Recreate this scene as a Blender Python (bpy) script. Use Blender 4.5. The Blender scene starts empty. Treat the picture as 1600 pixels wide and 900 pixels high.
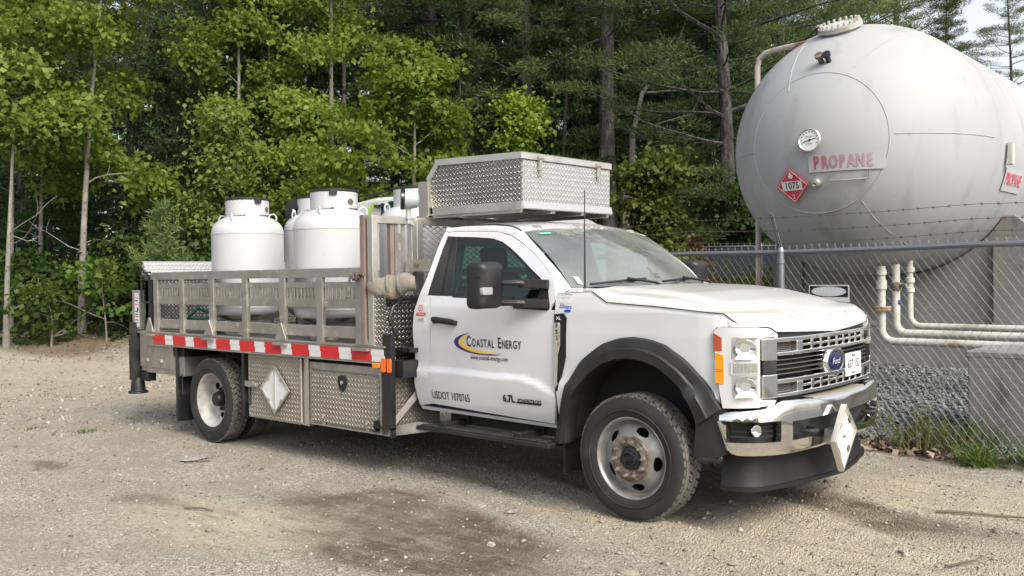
import bpy, math, random
import numpy as np
from mathutils import Vector, Matrix
R_ = math.radians
scene = bpy.context.scene
COL = scene.collection

# ---------------------------------------------------------------- camera
CAM = Vector((3.3913, -5.9901, 1.6041))
YAW, PITCH, ROLL = 2.29762861, -0.0146900, -0.0138698
fw = Vector((math.cos(PITCH)*math.cos(YAW), math.cos(PITCH)*math.sin(YAW), math.sin(PITCH)))
rt = Vector((math.sin(YAW), -math.cos(YAW), 0)); up = rt.cross(fw)
rt, up = (rt*math.cos(ROLL)+up*math.sin(ROLL)), (up*math.cos(ROLL)-rt*math.sin(ROLL))
cd = bpy.data.cameras.new("camera"); cam = bpy.data.objects.new("camera", cd); COL.objects.link(cam)
cd.sensor_width = 36.0; cd.lens = 1439.23/1600*36; cd.clip_start = 0.05; cd.clip_end = 1500
cam.matrix_world = Matrix(((rt.x, up.x, -fw.x, CAM.x), (rt.y, up.y, -fw.y, CAM.y), (rt.z, up.z, -fw.z, CAM.z), (0, 0, 0, 1)))
scene.camera = cam

# ---------------------------------------------------------------- sky, sun, exposure
SUN_AZ, SUN_EL = R_(-17), R_(41)          # direction towards the sun (world yaw), elevation
world = bpy.data.worlds.new("World"); scene.world = world; world.use_nodes = True
wn = world.node_tree.nodes; wl = world.node_tree.links
sky = wn.new('ShaderNodeTexSky'); sky.sky_type = 'NISHITA'; sky.sun_disc = False
sky.sun_elevation = SUN_EL; sky.sun_rotation = math.pi/2-SUN_AZ
sky.air_density = 1.0; sky.dust_density = 3.5; sky.ozone_density = 1.0
hs = wn.new('ShaderNodeHueSaturation'); hs.inputs['Saturation'].default_value = 0.36
wl.new(sky.outputs[0], hs.inputs['Color']); wl.new(hs.outputs[0], wn['Background'].inputs[0])
wn['Background'].inputs[1].default_value = 0.15
sd = bpy.data.lights.new("sun", 'SUN'); sd.energy = 1.8; sd.angle = R_(30); sd.color = (1.0, .925, .77)
so = bpy.data.objects.new("sun", sd); COL.objects.link(so)
sdir = Vector((math.cos(SUN_EL)*math.cos(SUN_AZ), math.cos(SUN_EL)*math.sin(SUN_AZ), math.sin(SUN_EL)))
so.rotation_euler = (-sdir).to_track_quat('-Z', 'Y').to_euler(); so.location = (10, 0, 20)
vs = scene.view_settings; vs.view_transform = 'Standard'; vs.look = 'None'; vs.exposure = 0.96; vs.gamma = 1.0
vs.use_curve_mapping = False
scene.cycles.max_bounces = 7; scene.cycles.transparent_max_bounces = 14

# ---------------------------------------------------------------- helpers
def empty(name, label=None, cat=None, loc=(0, 0, 0), group=None, rz=0):
    o = bpy.data.objects.new(name, None); COL.objects.link(o); o.location = loc; o.rotation_euler = (0, 0, rz)
    o.empty_display_size = .2
    return tag(o, label, cat, group)

def tag(o, label=None, cat=None, group=None, kind=None):
    if label: o['label'] = label
    if cat: o['category'] = cat
    if group: o['group'] = group
    if kind: o['kind'] = kind
    return o

def root_loc(p):
    while p is not None and p.parent is not None: p = p.parent
    return np.array(p.location) if p is not None else np.zeros(3)

def vec(a): return np.array(a, float)

class MB:
    def __init__(s): s.v = []; s.f = []; s.m = []
    def add(s, v, f, m=0):
        b = len(s.v); s.v.extend([tuple(map(float, p)) for p in v])
        for q in f: s.f.append(tuple(b+i for i in q)); s.m.append(m)
        return s
    def box(s, x0, x1, y0, y1, z0, z1, m=0):
        return s.add([(x0, y0, z0), (x1, y0, z0), (x1, y1, z0), (x0, y1, z0), (x0, y0, z1), (x1, y0, z1), (x1, y1, z1), (x0, y1, z1)],
                     [(0, 3, 2, 1), (4, 5, 6, 7), (0, 1, 5, 4), (1, 2, 6, 5), (2, 3, 7, 6), (3, 0, 4, 7)], m)
    def obox(s, c, ax, ay, az, m=0):     # oriented box: centre and three half-axis vectors
        c, ax, ay, az = vec(c), vec(ax), vec(ay), vec(az)
        p = [c+i*ax+j*ay+k*az for k in (-1, 1) for i, j in ((-1, -1), (1, -1), (1, 1), (-1, 1))]
        return s.add(p, [(0, 3, 2, 1), (4, 5, 6, 7), (0, 1, 5, 4), (1, 2, 6, 5), (2, 3, 7, 6), (3, 0, 4, 7)], m)
    def bar(s, p0, p1, w, h, m=0, upv=(0, 0, 1)):
        p0, p1 = vec(p0), vec(p1); d = p1-p0; L = np.linalg.norm(d); d = d/L
        u = vec(upv); a = np.cross(u, d)
        if np.linalg.norm(a) < 1e-4: a = np.cross((1, 0, 0), d)
        a /= np.linalg.norm(a); b = np.cross(d, a)
        return s.obox((p0+p1)/2, d*L/2, a*w/2, b*h/2, m)
    def tube(s, path, r, n=8, m=0, caps=True):
        P = [vec(p) for p in path]; k = len(P); rr = r if hasattr(r, '__len__') else [r]*k
        T = [P[min(i+1, k-1)]-P[max(i-1, 0)] for i in range(k)]; T = [t/(np.linalg.norm(t)+1e-12) for t in T]
        a = np.cross(T[0], (0, 0, 1.)) if abs(T[0][2]) < .9 else np.cross(T[0], (1., 0, 0)); a /= np.linalg.norm(a)
        v = []
        for i in range(k):
            a = a-T[i]*(a@T[i]); a /= np.linalg.norm(a)+1e-12; b = np.cross(T[i], a)
            for j in range(n):
                t = 2*math.pi*j/n; v.append(P[i]+rr[i]*(math.cos(t)*a+math.sin(t)*b))
        f = [(i*n+j, i*n+(j+1) % n, (i+1)*n+(j+1) % n, (i+1)*n+j) for i in range(k-1) for j in range(n)]
        if caps: f += [tuple(range(n))[::-1], tuple((k-1)*n+j for j in range(n))]
        return s.add(v, f, m)
    def lathe(s, prof, c, axis=(0, 0, 1), n=32, m=0, skip=None, ref=None):
        # prof: list of (radius, height along axis); faces may be skipped by skip(radius, height, angle)
        ax = vec(axis); ax /= np.linalg.norm(ax)
        a = np.cross(ax, (0, 0, 1.)) if abs(ax[2]) < .9 else np.cross(ax, (1., 0, 0))
        a /= np.linalg.norm(a); b = np.cross(ax, a); c = vec(c); v = []; k = len(prof)
        for (r, h) in prof:
            for j in range(n):
                t = 2*math.pi*j/n; v.append(c+ax*h+max(r, 1e-4)*(math.cos(t)*a+math.sin(t)*b))
        f = []
        for i in range(k-1):
            for j in range(n):
                if skip and skip((prof[i][0]+prof[i+1][0])/2, (prof[i][1]+prof[i+1][1])/2, 2*math.pi*(j+.5)/n): continue
                f.append((i*n+j, i*n+(j+1) % n, (i+1)*n+(j+1) % n, (i+1)*n+j))
        return s.add(v, f, m)
    def cyl(s, p0, p1, r0, r1=None, n=20, m=0):
        r1 = r0 if r1 is None else r1; d = vec(p1)-vec(p0); L = np.linalg.norm(d)
        return s.lathe([(0, 0), (r0, 0), (r1, L), (0, L)], p0, d, n, m)
    def prism(s, pts, f3, d, m=0):       # outline pts (2-D), f3(p, depth) -> 3-D, two depths d
        n = len(pts); v = [f3(p, d[0]) for p in pts]+[f3(p, d[1]) for p in pts]
        return s.add(v, [tuple(range(n))[::-1], tuple(range(n, 2*n))]+[(i, (i+1) % n, n+(i+1) % n, n+i) for i in range(n)], m)
    def grid(s, g, m=0, skirt=None, closed=False):
        g = np.asarray(g, float); a, b = g.shape[:2]
        v = g.reshape(-1, 3); f = [(i*b+j, i*b+j+1, (i+1)*b+j+1, (i+1)*b+j) for i in range(a-1) for j in range(b-1)]
        if skirt is not None:
            loop = [(0, j) for j in range(b)]+[(i, b-1) for i in range(1, a)]+[(a-1, j) for j in range(b-2, -1, -1)]+[(i, 0) for i in range(a-2, 0, -1)]
            k = len(v); e = [g[i, j]+(skirt(g[i, j]) if callable(skirt) else vec(skirt)) for i, j in loop]
            v = np.vstack([v, e]); n = len(loop)
            f += [(loop[q][0]*b+loop[q][1], k+q, k+(q+1) % n, loop[(q+1) % n][0]*b+loop[(q+1) % n][1]) for q in range(n)]
        return s.add(v, f, m)
    def build(s, name, mats, parent=None, smooth=35, bevel=0, loc=None, seg=2):
        base = root_loc(parent) if parent is not None else (vec(loc) if loc is not None else np.zeros(3))
        V = np.array(s.v, float)-base
        me = bpy.data.meshes.new(name); me.from_pydata(V.tolist(), [], s.f)
        for x in (mats if isinstance(mats, (list, tuple)) else [mats]): me.materials.append(x)
        me.polygons.foreach_set('material_index', s.m)
        nv = len(me.loops); li = np.zeros(nv, int); me.loops.foreach_get('vertex_index', li)
        nrm = np.zeros(len(me.polygons)*3); me.polygons.foreach_get('normal', nrm); nrm = np.abs(nrm.reshape(-1, 3))
        lt = np.zeros(len(me.polygons), int); me.polygons.foreach_get('loop_total', lt)
        d = np.repeat(nrm.argmax(1), lt); P = V[li]; uv = np.where((d == 0)[:, None], P[:, [1, 2]], np.where((d == 1)[:, None], P[:, [0, 2]], P[:, [0, 1]]))
        me.uv_layers.new(name='UVMap').data.foreach_set('uv', uv.ravel())
        if smooth:
            me.polygons.foreach_set('use_smooth', [True]*len(me.polygons)); me.set_sharp_from_angle(angle=R_(smooth))
        o = bpy.data.objects.new(name, me); COL.objects.link(o)
        if parent is not None: o.parent = parent
        elif loc is not None: o.location = loc
        if bevel:
            b = o.modifiers.new('bevel', 'BEVEL'); b.width = bevel; b.segments = seg; b.limit_method = 'ANGLE'; b.angle_limit = R_(40)
            b.harden_normals = True
        return o

def quads_object(name, Q, mat, parent=None, loc=None, smooth=False):
    """Q: (N,4,3) array of loose quads, fast."""
    Q = np.asarray(Q, np.float32); n = len(Q)
    base = root_loc(parent) if parent is not None else (vec(loc) if loc is not None else np.zeros(3))
    me = bpy.data.meshes.new(name); me.vertices.add(4*n); me.vertices.foreach_set('co', (Q.reshape(-1, 3)-base).astype(np.float32).ravel())
    me.loops.add(4*n); me.loops.foreach_set('vertex_index', np.arange(4*n)); me.polygons.add(n)
    me.polygons.foreach_set('loop_start', np.arange(0, 4*n, 4)); me.polygons.foreach_set('loop_total', np.full(n, 4))
    if smooth: me.polygons.foreach_set('use_smooth', np.ones(n, bool))
    me.materials.append(mat); me.update(calc_edges=True); me.validate()
    o = bpy.data.objects.new(name, me); COL.objects.link(o)
    if parent is not None: o.parent = parent
    elif loc is not None: o.location = loc
    return o

def copy_tree(o, loc, rz=0, sc=(1, 1, 1), label=None):
    c = o.copy(); COL.objects.link(c); c.location = loc; c.rotation_euler = (0, 0, rz); c.scale = sc
    if label: c['label'] = label
    for ch in o.children:
        k = ch.copy(); COL.objects.link(k); k.parent = c
        for g in ch.children:
            q = g.copy(); COL.objects.link(q); q.parent = k
    return c

def resample(pts, n):
    P = np.array(pts, float); t = np.concatenate([[0], np.cumsum(np.linalg.norm(np.diff(P, axis=0), axis=1))]); u = np.linspace(0, t[-1], n)
    return np.stack([np.interp(u, t, P[:, k]) for k in range(P.shape[1])], 1)

def coons(bot, top, left, right, nu, nv):
    b, t, l, r = resample(bot, nu), resample(top, nu), resample(left, nv), resample(right, nv)
    u = np.linspace(0, 1, nu)[None, :, None]; v = np.linspace(0, 1, nv)[:, None, None]
    g = (1-v)*b[None]+v*t[None]+(1-u)*l[:, None]+u*r[:, None]
    g -= (1-u)*(1-v)*b[0]+u*(1-v)*b[-1]+(1-u)*v*t[0]+u*v*t[-1]
    return g

def rpoly(x0, x1, z0, z1, r, n=5):
    out = []
    for cx, cz, a in ((x1-r, z0+r, -90), (x1-r, z1-r, 0), (x0+r, z1-r, 90), (x0+r, z0+r, 180)):
        for k in range(n+1):
            t = R_(a+90*k/n); out.append((cx+r*math.cos(t), cz+r*math.sin(t)))
    return out

_txt = {}
def text_mesh(s, size=1, bold=0.0, align='CENTER', sx=1.0, res=3):
    cu = bpy.data.curves.new('lettering', 'FONT'); cu.body = s; cu.size = 1; cu.align_x = align; cu.align_y = 'CENTER'
    cu.offset = bold; cu.resolution_u = res; cu.fill_mode = 'FRONT'
    o = bpy.data.objects.new('lettering_tmp', cu); me = bpy.data.meshes.new_from_object(o)
    V = np.array([v.co[:] for v in me.vertices]).reshape(-1, 3)*size; V[:, 0] *= sx
    F = [tuple(p.vertices) for p in me.polygons]
    bpy.data.objects.remove(o); bpy.data.curves.remove(cu); bpy.data.meshes.remove(me)
    return V, F
def put_text(mb, s, fn, size, bold=0, align='CENTER', sx=1, m=0):
    V, F = text_mesh(s, size, bold, align, sx)
    return mb.add([fn(p[0], p[1]) for p in V], F, m)

# ---------------------------------------------------------------- materials
def new_mat(name):
    m = bpy.data.materials.new(name); m.use_nodes = True; return m, m.node_tree.nodes, m.node_tree.links, m.node_tree.nodes['Principled BSDF']

def mix_noise(n, l, col, col2, scale, lo=.4, hi=.65, detail=5, coord='Object', stretch=None):
    tc = n.new('ShaderNodeTexCoord'); nz = n.new('ShaderNodeTexNoise'); nz.inputs['Scale'].default_value = scale; nz.inputs['Detail'].default_value = detail
    src = tc.outputs[coord]
    if stretch:
        mp = n.new('ShaderNodeMapping'); mp.inputs['Scale'].default_value = stretch; l.new(src, mp.inputs[0]); src = mp.outputs[0]
    l.new(src, nz.inputs['Vector'])
    cr = n.new('ShaderNodeMapRange'); cr.inputs[1].default_value = lo; cr.inputs[2].default_value = hi; l.new(nz.outputs[0], cr.inputs[0])
    mx = n.new('ShaderNodeMix'); mx.data_type = 'RGBA'; l.new(cr.outputs[0], mx.inputs[0])
    for i, c in ((6, col), (7, col2)):
        if isinstance(c, tuple): mx.inputs[i].default_value = (*c, 1)
        else: l.new(c, mx.inputs[i])
    return mx.outputs[2], nz

def mat(name, col, rough=.5, metal=0., var=None, bump=None, coat=0, emit=None, spec=None):
    m, n, l, b = new_mat(name)
    b.inputs['Base Color'].default_value = (*col, 1); b.inputs['Roughness'].default_value = rough; b.inputs['Metallic'].default_value = metal
    if coat: b.inputs['Coat Weight'].default_value = coat; b.inputs['Coat Roughness'].default_value = .06
    if spec is not None: b.inputs['Specular IOR Level'].default_value = spec
    if var:            # list of (col2, scale, lo, hi[, stretch])
        src = tuple(col)
        for v in var:
            src, _ = mix_noise(n, l, src, v[0], v[1], v[2], v[3], stretch=v[4] if len(v) > 4 else None)
        l.new(src, b.inputs['Base Color'])
    if bump:
        tc = n.new('ShaderNodeTexCoord'); nz = n.new('ShaderNodeTexNoise'); nz.inputs['Scale'].default_value = bump[0]; nz.inputs['Detail'].default_value = 6
        bp = n.new('ShaderNodeBump'); bp.inputs['Strength'].default_value = bump[1]; bp.inputs['Distance'].default_value = bump[2]
        l.new(tc.outputs['Object'], nz.inputs['Vector']); l.new(nz.outputs[0], bp.inputs['Height']); l.new(bp.outputs[0], b.inputs['Normal'])
    if emit: b.inputs['Emission Color'].default_value = (*emit[0], 1); b.inputs['Emission Strength'].default_value = emit[1]
    return m

def mth(n, l, op, a, b=None):
    k = n.new('ShaderNodeMath'); k.operation = op
    for i, x in enumerate((a, b)):
        if x is None: continue
        if isinstance(x, (int, float)): k.inputs[i].default_value = x
        else: l.new(x, k.inputs[i])
    return k.outputs[0]

def diamond_plate(name, col, rough, cell=.042, metal=1., dirt=None, lo=.50):
    m, n, l, b = new_mat(name)
    b.inputs['Base Color'].default_value = (*col, 1); b.inputs['Roughness'].default_value = rough; b.inputs['Metallic'].default_value = metal
    tc = n.new('ShaderNodeTexCoord'); sp = n.new('ShaderNodeSeparateXYZ'); l.new(tc.outputs['UV'], sp.inputs[0])
    hs = []
    for off, sg in ((0, 1), (.5, -1)):
        u = mth(n, l, 'SUBTRACT', mth(n, l, 'FRACT', mth(n, l, 'ADD', mth(n, l, 'MULTIPLY', sp.outputs[0], 1/cell), off+50)), .5)
        v = mth(n, l, 'SUBTRACT', mth(n, l, 'FRACT', mth(n, l, 'ADD', mth(n, l, 'MULTIPLY', sp.outputs[1], 1/cell), off+50)), .5)
        a = mth(n, l, 'ADD', u, mth(n, l, 'MULTIPLY', v, sg)); c = mth(n, l, 'SUBTRACT', u, mth(n, l, 'MULTIPLY', v, sg))
        d = mth(n, l, 'ADD', mth(n, l, 'POWER', mth(n, l, 'MULTIPLY', mth(n, l, 'ABSOLUTE', a), 1/.62), 2), mth(n, l, 'POWER', mth(n, l, 'MULTIPLY', mth(n, l, 'ABSOLUTE', c), 1/.19), 2))
        hs.append(mth(n, l, 'MAXIMUM', mth(n, l, 'SUBTRACT', 1.0, d), 0.0))
    h = mth(n, l, 'POWER', mth(n, l, 'MAXIMUM', hs[0], hs[1]), .5)
    bp = n.new('ShaderNodeBump'); bp.inputs['Strength'].default_value = 1.0; bp.inputs['Distance'].default_value = .012
    l.new(h, bp.inputs['Height']); l.new(bp.outputs[0], b.inputs['Normal'])
    if dirt:
        src, _ = mix_noise(n, l, tuple(col), dirt, 3.0, .45, .75); l.new(src, b.inputs['Base Color'])
    hc = n.new('ShaderNodeMix'); hc.data_type = 'RGBA'; hc.blend_type = 'MULTIPLY'; hc.inputs[0].default_value = 1.0
    gy = n.new('ShaderNodeMapRange'); gy.inputs[3].default_value = lo; gy.inputs[4].default_value = 1.12; l.new(h, gy.inputs[0])
    cb_ = n.new('ShaderNodeCombineColor')
    for i in range(3): l.new(gy.outputs[0], cb_.inputs[i])
    if dirt: l.new(src, hc.inputs[6])
    else: hc.inputs[6].default_value = (*col, 1)
    l.new(cb_.outputs[0], hc.inputs[7]); l.new(hc.outputs[2], b.inputs['Base Color'])
    # the raised lozenges are rubbed brighter than the plate between them
    rr = mth(n, l, 'SUBTRACT', rough+.06, mth(n, l, 'MULTIPLY', h, .12)); l.new(rr, b.inputs['Roughness'])
    return m

def glass(name, tint, f0=.06, dust_sheen=0.0, rough=0.02, dust_sheen_col=(.5, .5, .45)):
    m, n, l, b = new_mat(name); n.remove(b); out = [x for x in n if x.type == 'OUTPUT_MATERIAL'][0]
    tr = n.new('ShaderNodeBsdfTransparent'); tr.inputs[0].default_value = (*tint, 1)
    gl = n.new('ShaderNodeBsdfGlossy'); gl.inputs['Roughness'].default_value = rough
    lw = n.new('ShaderNodeLayerWeight'); lw.inputs[0].default_value = .5
    k = mth(n, l, 'ADD', mth(n, l, 'MULTIPLY', mth(n, l, 'POWER', lw.outputs['Facing'], 4.0), 1-f0), f0)
    mx = n.new('ShaderNodeMixShader'); l.new(k, mx.inputs[0]); l.new(tr.outputs[0], mx.inputs[1]); l.new(gl.outputs[0], mx.inputs[2]); res = mx.outputs[0]
    if dust_sheen:
        df = n.new('ShaderNodeBsdfDiffuse'); df.inputs[0].default_value = (*dust_sheen_col, 1); m2 = n.new('ShaderNodeMixShader')
        tc = n.new('ShaderNodeTexCoord'); nz = n.new('ShaderNodeTexNoise'); nz.inputs['Scale'].default_value = 2.5; nz.inputs['Detail'].default_value = 5
        l.new(tc.outputs['Object'], nz.inputs['Vector'])
        l.new(mth(n, l, 'MULTIPLY', nz.outputs[0], 2*dust_sheen), m2.inputs[0]); l.new(res, m2.inputs[1]); l.new(df.outputs[0], m2.inputs[2]); res = m2.outputs[0]
    l.new(res, out.inputs[0]); return m

def foliage(name, c1, c2, c3=None, trans=.35, rough=.55):
    m, n, l, b = new_mat(name); out = [x for x in n if x.type == 'OUTPUT_MATERIAL'][0]
    g = n.new('ShaderNodeNewGeometry'); oi = n.new('ShaderNodeObjectInfo')
    mx = n.new('ShaderNodeMix'); mx.data_type = 'RGBA'; mx.inputs[6].default_value = (*c1, 1); mx.inputs[7].default_value = (*c2, 1)
    l.new(g.outputs['Random Per Island'], mx.inputs[0]); src = mx.outputs[2]
    tc = n.new('ShaderNodeTexCoord'); nz = n.new('ShaderNodeTexNoise'); nz.inputs['Scale'].default_value = .9; nz.inputs['Detail'].default_value = 2
    l.new(tc.outputs['Object'], nz.inputs['Vector'])
    mr = n.new('ShaderNodeMapRange'); mr.inputs[1].default_value = .35; mr.inputs[2].default_value = .7; l.new(nz.outputs[0], mr.inputs[0])
    m3 = n.new('ShaderNodeMix'); m3.data_type = 'RGBA'; l.new(mr.outputs[0], m3.inputs[0]); l.new(src, m3.inputs[6]); m3.inputs[7].default_value = (*(c3 or c1), 1); src = m3.outputs[2]
    h = n.new('ShaderNodeHueSaturation'); l.new(src, h.inputs['Color']); l.new(mth(n, l, 'ADD', mth(n, l, 'MULTIPLY', oi.outputs['Random'], .5), .75), h.inputs['Value'])
    l.new(h.outputs[0], b.inputs['Base Color']); b.inputs['Roughness'].default_value = rough; b.inputs['Specular IOR Level'].default_value = .35
    t = n.new('ShaderNodeBsdfTranslucent'); l.new(h.outputs[0], t.inputs[0]); ms = n.new('ShaderNodeMixShader'); ms.inputs[0].default_value = trans
    l.new(b.outputs[0], ms.inputs[1]); l.new(t.outputs[0], ms.inputs[2]); l.new(ms.outputs[0], out.inputs[0]); return m

DUST = (.46, .42, .35)
white = mat('white_paint', (.62, .625, .655), .25, coat=1.0, var=[((.555, .55, .545), 1.3, .5, .8)])
hoodwhite = mat('white_hood_paint', (.585, .585, .58), .3, coat=.6, var=[((.55, .54, .515), 2.2, .38, .75)])
tankwhite = mat('white_cylinder_paint', (.45, .45, .47), .42, var=[((.42, .41, .395), 2.5, .5, .8), ((.42, .39, .34), 9, .66, .8)])
black_pl = mat('black_plastic', (.012, .012, .014), .5, var=[((.032, .031, .029), 5, .45, .8)])
black_gloss = mat('black_gloss', (.008, .008, .009), .15)
black_st = mat('black_steel', (.012, .013, .016), .4, var=[((.045, .04, .036), 6, .5, .75)])
dark = mat('dark_underbody', (.012, .012, .012), .8)
rubber = mat('tyre_rubber', (.017, .017, .017), .75, var=[((.05, .047, .042), 7, .5, .8)], bump=(60, .3, .003))
tread = mat('tyre_tread', (.085, .079, .068), .9, var=[((.17, .155, .13), 9, .42, .7)])
chrome = mat('chrome', (.83, .82, .80), .07, 1., var=[((.60, .57, .52), 4, .55, .85)])
alum = mat('weathered_aluminium', (.43, .405, .375), .45, .8, var=[((.33, .305, .27), 4, .42, .72), ((.56, .54, .51), 14, .55, .75)])
alum_b = mat('bright_aluminium', (.66, .64, .60), .36, .9, var=[((.45, .42, .38), 5, .5, .8)])
brown_al = mat('brown_stained_post', (.30, .22, .19), .5, .4, var=[((.22, .17, .14), 6, .4, .7)])
plate = diamond_plate('diamond_plate', (.50, .48, .45), .32, dirt=(.36, .335, .30), lo=.52)  # darker copy: the dark trees it mirrors are put into the colour
plate_w = diamond_plate('box_tread_plate', (.52, .475, .415), .50, metal=.85, dirt=(.42, .38, .325), lo=.74)
plate_lit = diamond_plate('lit_diamond_plate', (.80, .79, .75), .34, lo=.78)  # lighter copy: sunlit brightness of box front and lift lip put in the colour
wheel_w = mat('white_wheel_paint', (.41, .40, .385), .5, var=[((.23, .21, .19), 8, .42, .72)])
wheel_g = mat('dirty_steel_wheel', (.33, .325, .32), .42, .5, var=[((.18, .165, .145), 9, .42, .72)])
rust = mat('rusty_steel', (.095, .070, .056), .8, .2, var=[((.22, .195, .172), 14, .38, .58), ((.10, .06, .04), 30, .5, .7)], bump=(60, .4, .004))
red_tape = mat('red_reflective_tape', (.52, .015, .02), .35)
white_tape = mat('white_reflective_tape', (.60, .60, .60), .35)
amber = mat('amber_lens', (.85, .24, .01), .2)
orange = mat('orange_reflector', (.90, .13, .02), .3)
lensmat = glass('headlight_lens', (.97, .98, .98), .04)
dam_pl = mat('matt_black_plastic', (.010, .010, .011), .55, spec=.3)
silver = mat('headlight_reflector', (.85, .85, .86), .14, 1.)
side_glass = glass('side_window_glass', (.27, .43, .35), .06)
wind_glass = glass('windshield_glass', (.50, .62, .57), .33, dust_sheen=.16, dust_sheen_col=(.55, .58, .54))  # pale dusty film that also stands in for the bright sky reflection
fabric = mat('dark_seat_fabric', (.035, .038, .036), .85)
inkblk = mat('black_lettering', (.012, .012, .014), .5)
navy = mat('navy_lettering', (.045, .02, .16), .45)
yellow = mat('yellow_lettering', (.74, .52, .10), .45)
blue = mat('blue_lettering', (.02, .04, .38), .45)
redink = mat('red_label', (.60, .03, .03), .45)
label = mat('white_label', (.62, .62, .62), .5)
greyink = mat('grey_print', (.32, .32, .34), .6)
# ================================================================ the flatbed truck
TR = empty('flatbed_truck', 'white flatbed work truck with aluminium stake sides, roof toolbox and chrome bumper, parked on gravel', 'truck')

_zs = [.50, .56, .62, .75, .840, .854, .866, .95, 1.05, 1.2, 1.35, 1.47, 1.6, 1.8, 1.95, 2.05]
_ys = [.935, .965, .985, 1.008, 1.018, 1.017, .996, 1.000, 1.008, 1.015, 1.012, .996, .960, .900, .845, .79]
def Yb(z): return np.interp(z, _zs, _ys)
_fx = [.50, .60, .68, .755, .81, .852, .888, .910, .920]; _fy = [1.02, 1.01, .98, .93, .86, .74, .55, .3, 0]
def S(x, z, off=0., sd=-1):
    k = np.interp(x, _fx, _fy)/1.02 if x > .5 else 1.0
    return (x, sd*(Yb(z)*k+off), z)
def side_grid(g2, off=0., sd=-1): return np.array([[S(p[0], p[1], off, sd) for p in row] for row in g2])
def inward(sd, d=.02): return (0, -sd*d, 0)

def curve_fn(pts):
    P = np.array(pts[::-1], float); t = np.concatenate([[0], np.cumsum(np.hypot(*np.diff(P, axis=0).T))])
    ss = np.linspace(0, t[-1]+.02, 240); X = np.interp(ss, t, P[:, 0]); Y = np.interp(ss, t, P[:, 1])
    for _ in range(2):
        k = np.ones(15)/15
        Xp = np.concatenate([X[14:0:-1], X, 2*X[-1]-X[-2:-16:-1]]); Yp = np.concatenate([-Y[14:0:-1], Y, 2*Y[-1]-Y[-2:-16:-1]])
        X = np.convolve(Xp, k, 'same')[14:-14]; Y = np.convolve(Yp, k, 'same')[14:-14]
    dx, dy = np.gradient(X, ss), np.gradient(Y, ss)
    def f(s, z, off=0.):
        a = abs(s); sg = 1 if s >= 0 else -1
        x, y, tx, ty = (np.interp(a, ss, q) for q in (X, Y, dx, dy)); L = math.hypot(tx, ty)
        return (x+off*ty/L, sg*(y-off*tx/L), z)
    return f
FR = curve_fn([(.50, 1.02), (.60, 1.01), (.68, .98), (.755, .93), (.81, .86), (.852, .74), (.888, .55), (.910, .3), (.920, 0)])
BU = curve_fn([(.55, 1.01), (.64, 1.0), (.735, .97), (.81, .92), (.873, .84), (.93, .68), (.975, .4), (1.0, 0)])
def cbar(mb, C, s0, s1, z0, z1, o0, o1, m=0, n=None):
    """box swept along a front curve"""
    n = n or max(2, int(abs(s1-s0)/.05)+1); v = []
    for s in np.linspace(s0, s1, n):
        v += [C(s, z0, o0), C(s, z0, o1), C(s, z1, o1), C(s, z1, o0)]
    f = [(4*i+j, 4*i+(j+1) % 4, 4*i+4+(j+1) % 4, 4*i+4+j) for i in range(n-1) for j in range(4)]+[(0, 3, 2, 1), tuple(4*(n-1)+j for j in range(4))]
    return mb.add(v, f, m)
def ccol(mb, C, ss, zlo, zhi, off, nz=8, skirt=.05, m=0):
    """panel on a front curve between two height functions of s; off(s, t) its bulge"""
    g = np.array([[C(s, zlo(s)+(zhi(s)-zlo(s))*t, off(s, t)) for s in ss] for t in np.linspace(0, 1, nz)])
    sk = np.array([[C(s, zlo(s)+(zhi(s)-zlo(s))*t, off(s, t)-skirt) for s in ss] for t in np.linspace(0, 1, nz)])
    d = {tuple(np.round(g[i, j], 6)): sk[i, j]-g[i, j] for i in range(nz) for j in range(len(ss))}
    return mb.grid(g, m, skirt=lambda p: d[tuple(np.round(p, 6))])

# ---- cab shell, one piece: lower sides behind the doors, pillars, roof rails, back wall, floor
door_out = [(-.645, 1.42), (-.650, 1.483), (-.705, 1.595), (-.800, 1.684), (-.903, 1.758), (-1.03, 1.835), (-1.161, 1.897), (-1.3, 1.930), (-1.55, 1.945), (-1.80, 1.952), (-1.855, 1.945)]
win_out = [(-.690, 1.352), (-.715, 1.505), (-.80, 1.575), (-.90, 1.64), (-1.037, 1.735), (-1.14, 1.80), (-1.24, 1.850), (-1.35, 1.880), (-1.55, 1.897), (-1.734, 1.906), (-1.846, 1.915)]
rear_edge = [(-2.077, .565), (-2.100, .737), (-2.088, .866), (-2.105, 1.148), (-2.09, 1.30), (-2.035, 1.45), (-1.975, 1.60), (-1.91, 1.887), (-1.885, 1.965)]
def zcut(c, a, b): return [p for p in c if a-1e-6 <= p[1] <= b+1e-6]
shell = MB()
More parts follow.
